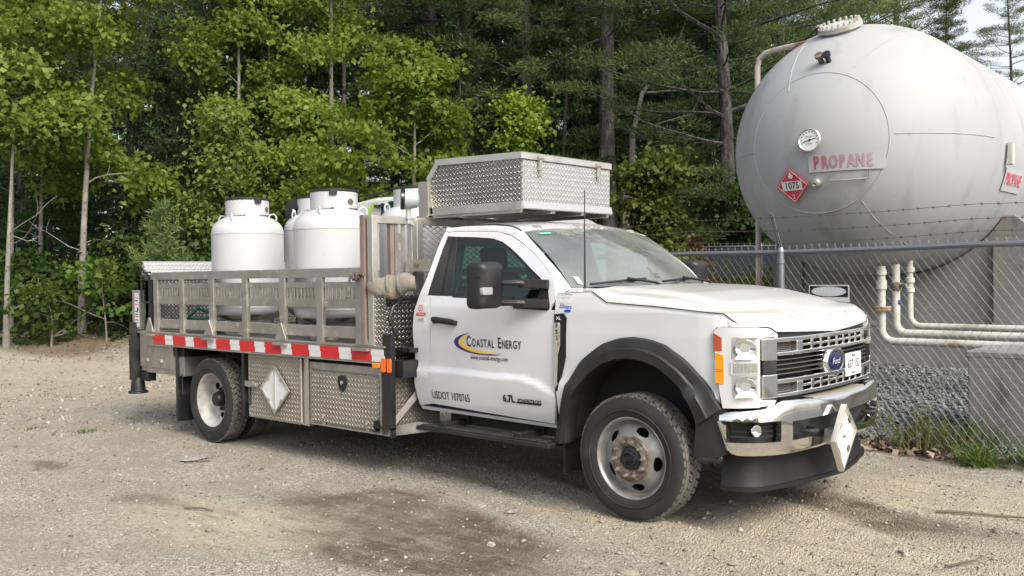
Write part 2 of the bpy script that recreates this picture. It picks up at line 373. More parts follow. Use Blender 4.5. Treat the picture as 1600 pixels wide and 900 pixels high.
for sd in (-1, 1):
    sk = inward(sd, .03)
    # B-pillar lower side
    g = coons([(-2.077, .565), (-1.927, .59)], [(-2.035, 1.45), (-1.905, 1.448)], zcut(rear_edge, 0, 1.45), [(-1.927, .59), (-1.935, .875), (-1.901, 1.155), (-1.905, 1.448)], 6, 26)
    shell.grid(side_grid(g, 0, sd), 0, sk)
    g = coons([(-2.035, 1.4505), (-1.946, 1.4505)], [(-1.885, 1.965), (-1.858, 1.95)], [p for p in rear_edge if p[1] >= 1.45], [(-1.946, 1.4505), (-1.851, 1.92), (-1.858, 1.95)], 5, 14)
    shell.grid(side_grid(g, 0, sd), 0, sk)
    # A-pillar and roof rail
    dl = [p for p in door_out if p[0] > -1.2]
    A = np.array([S(*p, 0, sd) for p in resample(dl, 14)]); wE = np.array([(-.575, sd*.905, 1.50), (-.70, sd*.872, 1.615), (-.92, sd*.838, 1.79), (-1.09, sd*.815, 1.925)])
    Bc = resample(wE, 14); g = np.array([[a*(1-t)+b*t+np.array([.008, sd*.012, .01])*math.sin(math.pi*t) for t in np.linspace(0, 1, 5)] for a, b in zip(A, Bc)])
    shell.grid(g, 0)
    rl = [p for p in door_out if p[0] <= -1.16]+[(-1.885, 1.965)]
    A = np.array([S(*p, 0, sd) for p in resample(rl, 14)]); Bc = resample([(-1.09, sd*.815, 1.925), (-1.2, sd*.80, 1.965), (-1.4, sd*.795, 1.985), (-1.7, sd*.79, 1.99), (-1.885, sd*.775, 1.985)], 14)
    g = np.array([[a*(1-t)+b*t+np.array([0, sd*.014, .012])*math.sin(math.pi*t) for t in np.linspace(0, 1, 5)] for a, b in zip(A, Bc)])
    shell.grid(g, 0)
    # cowl corner between pillar foot and fender
    A = resample([S(-.645, 1.42, 0, sd), S(-.55, 1.475, 0, sd), S(-.33, 1.482, 0, sd)], 8); Bc = resample([(-.575, sd*.905, 1.50), (-.50, sd*.87, 1.505), (-.36, sd*.86, 1.498)], 8)
    shell.grid(np.array([[a*(1-t)+b*t for t in np.linspace(0, 1, 4)] for a, b in zip(A, Bc)]), 0)
    # sill under the door
    shell.grid(side_grid(coons([(-2.075, .535), (-.69, .515)], [(-2.075, .562), (-.69, .541)], [(-2.075, .535), (-2.075, .562)], [(-.69, .515), (-.69, .541)], 10, 2), -.004, sd), 0, inward(sd, .1))
    # dark body behind the gaps
    shell.box(-2.04, -.62, sd*.80 if sd > 0 else -.93, .93 if sd > 0 else -.80, .56, 1.38, 1)
# back wall with a window opening
rw = lambda z: np.interp(z, [p[1] for p in rear_edge], [p[0] for p in rear_edge])
def wall(z0, z1, y0f, y1f, n=8):
    g = np.array([[(rw(z)+.004, y0f(z)+(y1f(z)-y0f(z))*u, z) for u in np.linspace(0, 1, 9)] for z in np.linspace(z0, z1, n)]); shell.grid(g, 0, (.03, 0, 0))
ye = lambda z: Yb(z)-.004
wall(.565, 1.46, lambda z: -ye(z), ye, 14); wall(1.84, 1.965, lambda z: -ye(z), ye, 4)
wall(1.46, 1.84, lambda z: -ye(z), lambda z: -.62); wall(1.46, 1.84, lambda z: .62, ye)
shell.box(-2.05, -.45, -.80, .80, .56, .66, 1)
shell.box(-.62, -.56, -.86, .86, .66, 1.36, 1)
shell.build('cab_shell', [white, dark], TR, smooth=50)
b = MB(); b.grid(np.array([[(rw(z)+.012, y, z) for y in np.linspace(-.63, .63, 5)] for z in np.linspace(1.45, 1.85, 5)])); b.build('rear_window', side_glass, TR)
# roof
b = MB(); us = np.linspace(-1, 1, 25)
rx0, rx1 = -1.885, -1.09
g = []
for i, t in enumerate(np.linspace(0, 1, 16)):
    row = []
    for u in us:
        xf = rx1+.05*(1-u*u); x = rx0+(xf-rx0)*t; e = np.interp(x, [-1.885, -1.7, -1.4, -1.2, -1.09, -1.0], [1.985, 1.99, 1.985, 1.965, 1.925, 1.90]); y = np.interp(x, [-1.885, -1.7, -1.4, -1.2, -1.09, -1.0], [.775, .79, .795, .80, .815, .82])
        row.append((x, y*u, e+.045*(1-abs(u)**2.4)+.004))
    g.append(row)
b.grid(np.array(g), 0, (0, 0, -.02))
roof = b.build('roof', white, TR, smooth=60)
g2 = np.array(g)[-1]
b = MB()
for sd in (-1, 1):
    P = resample([(-1.10, sd*.822, 1.926), (-1.2, sd*.806, 1.968), (-1.4, sd*.80, 1.989), (-1.7, sd*.795, 1.994), (-1.87, sd*.78, 1.99)], 12)
    b = MB(); b.tube(P, .007, 6); b.build('roof_drip_moulding', black_pl, roof)
for y in (-.62, -.14, 0, .14, .62):
    k = MB(); x = -1.135+.05*(1-(y/.8)**2); z = 1.927+.045*(1-abs(y/.81)**2.4)
    k.lathe([(.0, .030), (.018, .028), (.034, .016), (.042, 0), (.042, -.02)], (0, 0, 0), (0, 0, 1), 16)
    k.v = [(x+p[0]*1.5-.02, y+p[1], z+p[2]) for p in k.v]; k.build('marker_light', mat('marker_lens', (.22, .20, .18), .2) if y == -.62 else bpy.data.materials['marker_lens'], roof)
# windshield
b = MB(); g = []
for t in np.linspace(0, 1, 18):
    row = []
    for u in np.linspace(-1, 1, 25):
        c = 1-abs(u)**2.2
        p0 = np.array((-.575+.14*c, .900*u, 1.502+.012*c)); p1 = np.array((-1.092+.05*c, .812*u, 1.927+.040*c))
        p = p0*(1-t)+p1*t+np.array((.02, 0, .018))*math.sin(math.pi*t); row.append(p)
    g.append(row)
g = np.array(g)*1.0; b.grid(g)
ws = b.build('windshield', wind_glass, TR, smooth=80)
band = MB()
off = np.array((.004, 0, .006))
def wsp(u, t):
    c = 1-abs(u)**2.2; p0 = np.array((-.575+.14*c, .900*u, 1.502+.012*c)); p1 = np.array((-1.092+.05*c, .812*u, 1.927+.040*c))
    return p0*(1-t)+p1*t+np.array((.02, 0, .018))*math.sin(math.pi*t)-off
for u0, u1, t0, t1 in ((-1, 1, .955, 1.0), (-1, 1, 0, .035), (-1, -.965, 0, 1), (.965, 1, 0, 1)):
    band.grid(np.array([[wsp(u, t) for u in np.linspace(u0, u1, 16)] for t in np.linspace(t0, t1, 12)]))
band.build('windshield_border', black_gloss, ws)
st = MB(); wso = lambda u, t: wsp(u, t)+2*off
st.grid(np.array([[wso(-.93+.045*a, .05+.11*c-.02*a) for a in np.linspace(0, 1, 4)] for c in np.linspace(0, 1, 4)])); st.build('inspection_sticker', label, ws)
st = MB(); st.add([wso(-.80+.075*math.cos(a), .90+.022*math.sin(a)) for a in np.linspace(0, 2*math.pi, 20)[:-1]], [tuple(range(19))]); st.build('oval_sticker', mat('teal_sticker', (.10, .42, .30), .5), ws)

# ---- hood
Fz = lambda x: np.interp(x, [-.70, -.33, -.2, .2, .656, .735, .80, 1.], [1.475, 1.482, 1.408, 1.385, 1.347, 1.276, 1.25, 1.2])
b = MB(); g = []
hx = [0, .12, .3, .5, .7, .82, .90, .95, .975, 1.0]; hz = [1.515, 1.516, 1.505, 1.475, 1.415, 1.365, 1.325, 1.288, 1.262, 1.232]
for s_ in np.concatenate([np.linspace(0, .9, 28), np.linspace(.91, 1, 10)]):
    row = []
    for u in np.concatenate([np.linspace(-1, -.8, 12)[:-1], np.linspace(-.8, .8, 31), np.linspace(.8, 1, 12)[1:]]):
        a = abs(u); yf = u*(1.0-.0*s_)
        # front edge follows the nose, outer edge ends at the lamp corner
        sa = a*1.055; p = FR(min(sa, 1.03)*np.sign(u) if a > 0 else 0., 0, .012)
        xr = -.36+.03*a**3; x1, y1 = p[0], p[1]; y0 = u*.990
        x = xr+(x1-xr)*s_; y = y0+(y1-y0)*max(0, (s_-.35)/.65)**2.2
        ze = Fz(-.33+(.735+.33)*s_)+.004 if s_ < .985 else 1.276
        zc = np.interp(s_, hx, hz)
        q = (1-a)
        gg = np.interp(q, [0, .006, .018, .04, .10, .19, .25, .33, .6, 1.0], [0, .20, .40, .50, .56, .62, .84, .91, .965, 1.0])
        row.append((x, y, ze+(zc-ze)*gg if zc > ze else ze+(zc-ze)*q))
    g.append(row)
hood_g = np.array(g); b.grid(hood_g, 0, (0, 0, -.03))
hood = b.build('hood', hoodwhite, TR, smooth=60)
from mathutils.bvhtree import BVHTree
hb = BVHTree.FromPolygons(b.v, b.f)
def hood_pt(x, y, o=.002):
    h = hb.ray_cast(Vector((x, y, 3)), Vector((0, 0, -1)))
    return (x, y, (h[0].z if h[0] else 1.3)+o)
for sd in (-1, 1):      # dark tube laid in as the shade of the gap between hood and fender
    hs_l = MB(); hs_l.tube([S(x, Fz(x)+.001, .0015, sd) for x in np.linspace(-.325, .62, 40)]+[(x, sd*np.interp(x, _fx, _fy)*.998, Fz(x)+.001) for x in np.linspace(.64, .733, 8)], .0038, 5); hs_l.build('hood_gap_shade', dark, hood)
tm = MB()     # raised letters stamped across the hood lip, painted the same white
put_text(tm, 'SUPER DUTY', lambda u, v: hood_pt(.862-.05*abs(u)**2+v*-1.0, u, .006), .095, .012, sx=1.75)
tm.build('hood_lettering', mat('stamped_white', (.60, .58, .52), .35), hood)
b = MB(); b.box(-.56, -.335, -.86, .86, 1.44, 1.478); b.build('windshield_cowl', black_pl, TR)
for y0, y1, xa in ((-.78, -.12, 0), (.0, .66, .0)):
    b = MB(); c = lambda y: 1-abs(y/.9)**2.2
    P = [(-.575+.14*c(y)+.035+xa-.10*t, y, 1.525+.03*t+.012*c(y)) for t, y in ((0, y0), (.25, y0+.2), (.5, y0+.4), (.75, y1))]
    b.tube(P, .009, 6); b.tube([(-.37, y1+.1, 1.49), (-.40, y1+.02, 1.53), tuple(np.array(P[2])+(.012, 0, .014))], .011, 6)
    b.build('wiper', black_pl, TR)

# ---- fenders, flares, badges
flo = [(-.675, .415), (-.64, .55), (-.605, .675), (-.535, .86), (-.41, 1.02), (-.24, 1.135), (-.1, 1.178), (.017, 1.190), (.14, 1.180), (.26, 1.145), (.40, 1.06), (.53, .935), (.60, .845), (.645, .775)]
fli = [(-.535, .44), (-.525, .55), (-.508, .64), (-.455, .78), (-.355, .905), (-.21, 1.0), (-.1, 1.036), (.011, 1.047), (.12, 1.035), (.22, 1.0), (.34, .915), (.42, .83), (.465, .75), (.485, .66)]
arch = lambda x: np.interp(x, [-.645]+[p[0] for p in flo[2:]]+[.66], [.50]+[p[1]-.03 for p in flo[2:]]+[.76])
for sd in (-1, 1):
    b = MB(); xs = np.concatenate([np.linspace(-.638, -.2, 24), np.linspace(-.18, .625, 34)])
    g = np.array([[S(x, arch(x)+(Fz(x)-.004-arch(x))*t, 0, sd) for x in xs] for t in np.linspace(0, 1, 26)])
    g[:, :, 1] -= sd*np.where(g[:, :, 2] > Fz(g[:, :, 0])-.03, .006*((g[:, :, 2]-Fz(g[:, :, 0])+.03)/.03)**2, 0)
    b.grid(g, 0, inward(sd, .03))
    xs = np.linspace(.625, .733, 8); g = []
    for t in np.linspace(0, 1, 6):
        row = []
        for x in xs:
            y = np.interp(x, _fx, _fy); z0 = np.interp(x, [.6, .64, .733], [1.235, 1.268, 1.268]); row.append((x, sd*(y*.995), z0+(max(Fz(x)-.004, z0+.001)-z0)*t))
        g.append(row)
    b.grid(np.array(g), 0, inward(sd, .02))
    # dark inner wing and wheel-arch liner
    b.box(-.60, .60, sd*.70 if sd > 0 else -.735, .735 if sd > 0 else -.70, .55, 1.30, 1)
    P = [(x, z+.015) for x, z in fli]; n = len(P)
    b.add([(x, sd*.995, z) for x, z in P]+[(x, sd*.70, z) for x, z in P], [(i, i+1, n+i+1, n+i) for i in range(n-1)], 1)
    fe = b.build('fender', [white, dark], TR, smooth=50)
    fl = MB(); o = resample(flo, 40); i_ = resample(fli, 40); g = []
    for t, of in ((0, .002), (.06, .030), (.25, .040), (.45, .046), (.52, .060), (.95, .062), (1.0, .050)):
        row = []
        for k in range(40):
            p = o[k]*(1-t)+i_[k]*t; q = S(p[0], max(p[1], .60), of, sd); row.append((q[0], q[1], p[1]))
        g.append(row)
    row = [(i_[k][0], sd*.93, i_[k][1]) for k in range(40)]; g.append(row)
    fl.grid(np.array(g)); fl.build('fender_flare', black_pl, TR, smooth=40)
    bd = MB(); outl = [(-.641, 1.325), (-.56, 1.332), (-.533, 1.30), (-.55, 1.03), (-.625, .79), (-.641, .79)]
    bd.prism(outl, lambda p, d: S(p[0], p[1], d, sd), (-.01, .008)); bo = bd.build('fender_badge', black_gloss, fe, bevel=.002)
    ch = MB(); ch.prism([(-.638, 1.265), (-.59, 1.268), (-.582, 1.24), (-.586, 1.11), (-.608, 1.05), (-.614, .84), (-.638, .80)], lambda p, d: S(p[0], p[1], d, sd), (.006, .016)); ch.build('badge_trim', chrome, fe, bevel=.002)
    tx = MB()
    for k, chx in enumerate('F550'):
        put_text(tx, chx, lambda u, v: S(-.612+(-sd)*u, 1.243-.042*k+v, .0175, sd), .043, .02, sx=1.0)
    tx.build('badge_lettering', mat('badge_dark', (.03, .012, .01), .4) if sd < 0 else bpy.data.materials['badge_dark'], fe)
    tx = MB(); put_text(tx, 'XL', lambda u, v: S(-.60+(-sd)*u, 1.296+v, .0095, sd), .03, .03, sx=1.2); tx.build('trim_lettering', label, fe)
    if sd < 0:
        lb = MB(); lb.prism([(-.615, 1.472), (-.49, 1.462), (-.50, 1.40), (-.605, 1.408)], lambda p, d: S(p[0], p[1], d), (.001, .002)); o = lb.build('inspection_label', label, fe)
        lb = MB(); lb.prism([(-.612, 1.473), (-.49, 1.463), (-.492, 1.456), (-.611, 1.466)], lambda p, d: S(p[0], p[1], d), (.002, .003))
        put_text(lb, 'INSPECTION', lambda u, v: S(-.553+u, 1.437+v, .003), .012); lb.build('label_print', greyink, fe)
        lb = MB(); put_text(lb, 'Silvers', lambda u, v: S(-.545+u+.25*v, 1.378+v-.08*u, .002), .043, .012, sx=.95)
        lb.add([S(-.528+.03*math.cos(a), 1.348+.010*math.sin(a), .002) for a in np.linspace(0, 6.28, 16)[:-1]], [tuple(range(15))]); lb.build('dealer_sticker', blue, fe)
        lb = MB(); put_text(lb, 'L I N C O L N', lambda u, v: S(-.553+u, 1.331+v, .002), .011); lb.build('dealer_print', greyink, fe)

# ---- doors
for sd in (-1, 1):
    b = MB()
    bl = [(-1.922, .592), (-1.5, .575), (-1.1, .560), (-.695, .546)]; tl = [(-1.900, 1.447), (-1.10, 1.43), (-1.03, 1.36), (-.69, 1.352), (-.649, 1.352)]
    zl = np.concatenate([np.linspace(0, .26, 8), np.linspace(.275, .355, 14), np.linspace(.37, 1, 18)])
    left = [(-1.922, .592), (-1.930, .875), (-1.896, 1.155), (-1.900, 1.447)]; right = [(-.695, .546), (-.662, .70), (-.651, .85), (-.641, 1.2), (-.649, 1.352)]
    g = coons(bl, tl, left, right, 40, 41)
    # the lower crease runs level and dips towards the front
    def doorpt(p):
        zc = np.interp(p[0], [-2, -.95, -.82, -.68], [.862, .852, .825, .770])-.852
        y = Yb(p[1]-zc*np.interp(p[1], [.6, .8, .9, 1.1], [0, 1, 1, 0]))
        return (p[0], sd*y, p[1])
    b.grid(np.array([[doorpt(p) for p in row] for row in g]), 0, inward(sd, .03))
    A = resample(door_out, 40); Bw = resample(win_out, 40)
    b.grid(np.array([[S(*(a*(1-t)+c*t), 0, sd) for t in np.linspace(0, 1, 4)] for a, c in zip(A-[(.0, .004)]+[(-.004, 0)], Bw)]), 0, inward(sd, .02))
    d = b.build('door', white, TR, smooth=50)
    # window: black frame, fixed black pillar cover, glass, sail panel
    b = MB(); inn = [(-.75, 1.36), (-.765, 1.49), (-.83, 1.55), (-.93, 1.625), (-1.05, 1.712), (-1.15, 1.775), (-1.25, 1.825), (-1.36, 1.853), (-1.5, 1.868), (-1.66, 1.877), (-1.70, 1.879)]
    Ao, Bi = resample(win_out, 30), resample(inn, 30)
    b.grid(np.array([[S(*(a*(1-t)+c*t), -.008-.004*t, sd) for t in np.linspace(0, 1, 3)] for a, c in zip(Ao, Bi)]), 0, inward(sd, .01))
    b.grid(side_grid(coons([(-1.941, 1.452), (-1.665, 1.447)], [(-1.849, 1.914), (-1.735, 1.905)], [(-1.941, 1.452), (-1.849, 1.914)], [(-1.665, 1.447), (-1.735, 1.905)], 6, 10), -.004, sd), 0, inward(sd, .01))
    b.grid(side_grid(coons([(-1.79, 1.453), (-1.782, 1.453)], [(-1.785, 1.9), (-1.777, 1.9)], [(-1.79, 1.453), (-1.785, 1.9)], [(-1.782, 1.453), (-1.777, 1.9)], 2, 8), .0, sd), 1)
    b.grid(side_grid(coons([(-1.66, 1.435), (-1.05, 1.418)], [(-1.66, 1.462), (-1.05, 1.445)], [(-1.66, 1.435), (-1.66, 1.462)], [(-1.05, 1.418), (-1.05, 1.445)], 10, 2), .002, sd), 0, inward(sd, .02))
    b.prism([(-1.06, 1.425), (-1.02, 1.358), (-.70, 1.348), (-.685, 1.37), (-.715, 1.50), (-.77, 1.555), (-.80, 1.44), (-.95, 1.43)], lambda p, dd: S(p[0], p[1], dd, sd), (-.012, .006))
    b.build('window_frame', [black_pl, dark], d)
    b = MB(); b.grid(side_grid(coons([(-1.68, 1.44), (-.75, 1.36)], [(-1.74, 1.90), (-1.6, 1.895), (-1.36, 1.872), (-1.05, 1.73), (-.76, 1.50)], [(-1.68, 1.44), (-1.74, 1.90)], [(-.75, 1.36), (-.76, 1.50)], 24, 14), -.014, sd))
    b.build('door_window', side_glass, d, smooth=80)
    b = MB(); P = [S(x, 1.258-.10*(x+1.85)*.55, .030, sd) for x in np.linspace(-1.85, -1.60, 8)]
    b.tube(P, [.012]+[.017]*6+[.012], 10); b.v = [(p[0], p[1], p[2]+(p[2]-1.245)*.5) for p in b.v]
    for x in (-1.83, -1.62): b.obox(S(x, 1.25-.05*(x+1.85), .012, sd), (.022, 0, 0), (0, .014, 0), (0, 0, .018))
    b.build('door_handle', black_pl, d, bevel=.003)
    # sign writing
    fs = lambda u, v, o=.002: doorpt_off(u, v, o, sd)
    def doorpt_off(u, v, o, sd):
        q = doorpt((u, v)); return (q[0], q[1]+sd*o, q[2])
    m = -sd
    X0 = -1.29; fx = (lambda u: X0+u) if sd < 0 else (lambda u: X0-u)
    def smallcaps(mbx, runs, x, z, sx, bold, o):
        """letters set one after another at their own widths: runs of (text, size)"""
        for txt, size in runs:
            for chx in txt:
                if chx == ' ': x += size*.28; continue
                V, F = text_mesh(chx, size, bold, 'LEFT', sx); w0, w1 = V[:, 0].min(), V[:, 0].max(); zb_ = V[:, 1].min()
                mbx.add([fs(fx(x+p[0]-w0), z+p[1]-zb_, o) for p in V], F); x += w1-w0+size*.075
        return x
    tx = MB(); xe = smallcaps(tx, [('C', .112), ('OASTAL', .086)], -.212, 1.064, .64, .012, .0045); tx.build('company_name', inkblk, d)
    tx = MB(); smallcaps(tx, [('E', .112), ('NERGY', .086)], xe+.032, 1.064, .64, .012, .0045); tx.build('company_name', inkblk, d)
    tx = MB(); put_text(tx, 'www.coastal-energy.com', lambda u, v: fs(fx(u+.01), .984+v, .004), .047, .008, sx=.80); tx.build('web_address', inkblk, d)
    tx = MB(); put_text(tx, 'USDOT 1070765', lambda u, v: fs(fx(u-.41), .664+v, .004), .086, .007, sx=.68); tx.build('registration_lettering', inkblk, d)
    def swoosh(mbx, a0, a1, rx, rz, w, cx, cz, o):
        L, Rr = [], []
        for k in range(41):
            t = k/40; a = R_(a0+(a1-a0)*t); ww = w*math.sin(math.pi*min(1, max(0, t)))**.8
            L.append((cx+rx*math.cos(a), cz+rz*math.sin(a))); Rr.append((cx+(rx-ww*1.4)*math.cos(a), cz+(rz-ww*.55)*math.sin(a)))
        g = np.array([[fs(fx(p[0]), p[1], o) for p in L], [fs(fx(p[0]), p[1], o) for p in Rr]]); mbx.grid(g)
    sw = MB(); swoosh(sw, 118, 300, .33, .088, .042, -.02, 1.092, .0015); sw.build('logo_swoosh', navy, d)
    sw = MB(); swoosh(sw, 122, 306, .285, .078, .050, -.015, 1.093, .0022); sw.build('logo_highlight', yellow, d)
    eb = MB(); put_text(eb, '6.7L', lambda u, v: fs(fx(u+.20), .697+v, .006), .072, .04, sx=.95); put_text(eb, 'POWERSTROKE', lambda u, v: fs(fx(u+.40), .692+v, .006), .040, .03, sx=.80)
    eb.prism([(.27, .672), (.50, .672), (.51, .684), (.27, .684)], lambda p, dd: fs(fx(p[0]), p[1], dd), (.0, .005)); eb.build('engine_badge', black_gloss, d)
    if sd < 0:
        lb = MB(); lb.prism([(-2.052, 1.385), (-1.955, 1.385), (-1.955, 1.238), (-2.052, 1.238)], lambda p, dd: S(p[0], p[1], dd), (.0, .002)); o = lb.build('warning_label', label, TR)
        lb = MB(); lb.prism([(-2.055, 1.312), (-1.95, 1.312), (-1.95, 1.285), (-2.055, 1.285)], lambda p, dd: S(p[0], p[1], dd), (.002, .003))
        lb.add([S(-2.004+.028*math.cos(a)*r, 1.348+.026*math.sin(a)*r, .0028) for r in (1, .8) for a in np.linspace(0, 6.2832, 21)[:-1]], [(i, (i+1) % 20, 20+(i+1) % 20, 20+i) for i in range(20)])
        lb.prism([(-2.000, 1.362), (-2.010, 1.346), (-1.998, 1.347), (-2.008, 1.333), (-2.002, 1.352), (-2.006, 1.352)], lambda p, dd: S(p[0], p[1], dd), (.002, .003))
        lb.build('label_print', redink, o)
        lb = MB(); put_text(lb, 'DANGER', lambda u, v: S(-2.0+u, 1.298+v, .0035), .019, .01); lb.build('label_lettering', label, o)
        lb = MB()
        for k in range(5): lb.prism([(-2.04, 1.27-.006*k), (-1.97, 1.27-.006*k), (-1.97, 1.267-.006*k), (-2.04, 1.267-.006*k)], lambda p, dd: S(p[0], p[1], dd), (.002, .003))
        lb.build('label_smallprint', greyink, o)
    # mirror
    cx, cy, cz = (-1.035 if sd < 0 else -.895), sd*1.30, (1.530 if sd < 0 else 1.545)
    mm = MB(); prof = []
    for t, sc in ((-.075, .80), (-.06, .97), (-.02, 1.0), (.03, .98), (.065, .88), (.082, .62)):
        ring = rpoly(-.125*sc, .125*sc, -.165*(1-(1-sc)*.6), .165*(1-(1-sc)*.6), .045*sc, 5); prof.append([(cx+t+(.010 if p[1] > .1 else 0), cy+p[0], cz+p[1]) for p in ring])
    n = len(prof[0]); mm.add([p for r in prof for p in r], [(i*n+j, i*n+(j+1) % n, (i+1)*n+(j+1) % n, (i+1)*n+j) for i in range(5) for j in range(n)]+[tuple(range(n)), tuple(5*n+j for j in range(n))])
    mo = mm.build('side_mirror', black_pl, TR, smooth=45)
    a = MB()
    for dz, rr_ in ((.015, .022), (-.125, .024)):
        a.tube([(cx+.02, cy-sd*.10, cz+dz), (cx+.15, cy-sd*.17, cz+dz), (-.86, sd*1.07, cz+dz-.005)], rr_, 8)
        a.bar((-.90, sd*1.085, cz+dz-.004), (-.70, sd*1.005, cz+dz-.012), .05, .062)
    a.build('mirror_arm', black_pl, mo, bevel=.004)
    a = MB(); a.prism(rpoly(cy-.115 if sd < 0 else cy+.015, cy-.015 if sd < 0 else cy+.115, cz-.065, cz-.012, .008, 2), lambda p, dd: (cx+dd, p[0], p[1]), (.06, .093)); a.build('turn_signal', alum_b, mo, bevel=.004)
    a = MB(); a.grid(np.array([[(cx-.078, cy+y, cz+z) for y in (-.095, .095)] for z in (-.14, .14)])); a.build('mirror_glass', chrome, mo)
    a = MB(); a.box(cx-.07, cx+.07, cy-.127, cy+.127, cz+.058, cz+.061); a.build('mirror_seam', dark, mo)

# ---- nose: headlights, grille, emblem, plate
b = MB(); cbar(b, FR, -1.02, 1.02, .76, 1.262, -.10, -.075); cbar(b, FR, -.72, .72, 1.195, 1.222, -.05, -.012); cbar(b, FR, -.80, .80, .765, .828, -.06, -.03); b.build('radiator_panel', dark, TR)
hl_lo = lambda s: np.interp(abs(s), [.70, .712, .865, .866, 1.09, 1.10, 1.146], [.783, .783, .781, .781, .779, .80, 1.225])
hl_hi = lambda s: np.interp(abs(s), [.70, .73, .79, 1.10, 1.116, 1.146], [1.205, 1.226, 1.262, 1.270, 1.269, 1.236])
for sd in (-1, 1):
    h = MB()
    A = lambda a, b_, n: np.linspace(sd*a, sd*b_, n)
    z1 = lambda s: np.interp(abs(s), [.70, .866], [.812, .838]); z2 = lambda s: np.interp(abs(s), [.70, .866], [1.195, 1.185])
    rnd = lambda s, t: .018-.012*abs(2*t-1)**6
    ccol(h, FR, A(.868, 1.146, 16), hl_lo, hl_hi, lambda s, t: .016, 3, .06)
    ccol(h, FR, A(.712, .867, 8), hl_lo, z1, rnd, 6, .05); ccol(h, FR, A(.727, .867, 8), z2, hl_hi, rnd, 6, .05)
    ho = h.build('headlight', mat('headlight_housing', (.70, .70, .715), .22, .45) if sd < 0 else bpy.data.materials['headlight_housing'], TR, smooth=50)
    r = MB()
    for z0, z1_ in ((1.075, 1.208), (.845, .975)):
        cbar(r, FR, sd*.888, sd*1.038, z0, z1_, .0, .0175, 1)
        sm_, zm = .962, (z0+z1_)/2; c = np.array(FR(sd*sm_, zm, .018)); nx_ = np.array(FR(sd*sm_, zm, 1.018))-c; tx_ = np.array((-nx_[1], nx_[0], 0)); tz_ = np.array((0, 0, 1.)); H = (z1_-z0)/2
        q = lambda u, v, o: c+tx_*u+tz_*v*H+nx_*o
        # stepped mirror bowl, slanted mirror blades above and below it
        pr_ = [(.066, -.006), (.060, -.001), (.044, -.010), (.030, -.016), (.016, -.020), (0, -.021)]
        k0 = len(r.v); r.lathe(pr_, (0, 0, 0), nx_, 20, 0); r.v[k0:] = [tuple(c+nx_*.012+np.array(p)*np.array((1, 1, .85))) for p in r.v[k0:]]
        for v0, v1, o0, o1 in ((-.95, -.52, .030, .004), (.95, .62, .022, .004)):
            r.add([q(-.070, v0, o0), q(.070, v0, o0-.006), q(.055, v1, o1), q(-.030, v1*.8, o1)], [(0, 1, 2, 3)], 0)
    cbar(r, FR, sd*.883, sd*1.042, .985, 1.062, .0, .026, 2)
    for k in range(7): cbar(r, FR, sd*(.893+.02*k), sd*(.907+.02*k), .995, 1.052, .026, .031, 0)
    r.build('lamp_reflector', [silver, mat('lamp_bezel', (.50, .50, .51), .25, .6) if sd < 0 else bpy.data.materials['lamp_bezel'], bpy.data.materials['headlight_housing']], ho, smooth=0)
    l = MB(); ccol(l, FR, A(.878, 1.048, 12), lambda s: .838, lambda s: 1.216, lambda s, t: .036-.012*abs(2*t-1)**4, 8, .018); l.build('lamp_lens', lensmat, ho, smooth=60)
    am = MB(); ccol(am, FR, A(1.082, 1.130, 5), lambda s: np.interp(abs(s), [1.082, 1.13], [.925, .935]), lambda s: np.interp(abs(s), [1.082, 1.13], [1.10, 1.115]), lambda s, t: .021, 3, .006, 0)
    ccol(am, FR, A(1.092, 1.140, 5), lambda s: 1.125, lambda s: np.interp(abs(s), [1.092, 1.14], [1.205, 1.235]), lambda s, t: .0195, 3, .006, 1)
    for z in (1.0, 1.01): cbar(am, FR, sd*1.084, sd*1.128, z, z+.004, .021, .0225, 1)
    am.build('side_marker', [amber, mat('red_brown_lens', (.32, .06, .03), .2) if sd < 0 else bpy.data.materials['red_brown_lens']], ho)
    bz = MB()
    P = [(.868, .782), (1.09, .779), (1.10, .80), (1.146, 1.236), (1.116, 1.269), (.79, 1.262), (.727, 1.226)]
    bz.tube([FR(sd*s, z, .012) for s, z in resample(P, 40)], .004, 6); bz.build('lamp_seal', dark, ho)
g = MB()
def grow(z0, z1):
    """one chrome grille band with its openings left open"""
    h = z1-z0
    cbar(g, FR, -.858, .858, z1-.030, z1, -.03, .032); cbar(g, FR, -.858, .858, z0, z0+.026, -.03, .032)
    for sd in (-1, 1):
        cbar(g, FR, sd*.745, sd*.858, z0+.022, z1-.026, -.03, .028)
        cbar(g, FR, sd*.475, sd*.545, z0+.022, z1-.026, -.03, .028)
        for s in (.355, .235, .118): cbar(g, FR, sd*(s-.016), sd*(s+.016), z0+.022, z1-.026, -.03, .026)
    cbar(g, FR, -.016, .016, z0+.022, z1-.026, -.03, .026)
    cbar(g, FR, -.475, .475, (z0+z1)/2-.012, (z0+z1)/2+.008, -.03, .020)
grow(1.085, 1.198); grow(.832, .945)
for sd in (-1, 1):
    cbar(g, FR, sd*.745, sd*.862, 1.060, 1.198, -.02, .034); cbar(g, FR, sd*.745, sd*.862, .832, .978, -.02, .034)
go = g.build('grille', chrome, TR, smooth=30, bevel=.008, )
g = MB()
for z in (.966, .995, 1.024, 1.053): cbar(g, FR, -.73, .73, z, z+.0055, -.03, .002)
g.build('grille_bar', mat('dull_grille_bar', (.19, .187, .183), .35, .7), go)
mesh_grey = mat('grille_mesh_grey', (.10, .10, .10), .5)
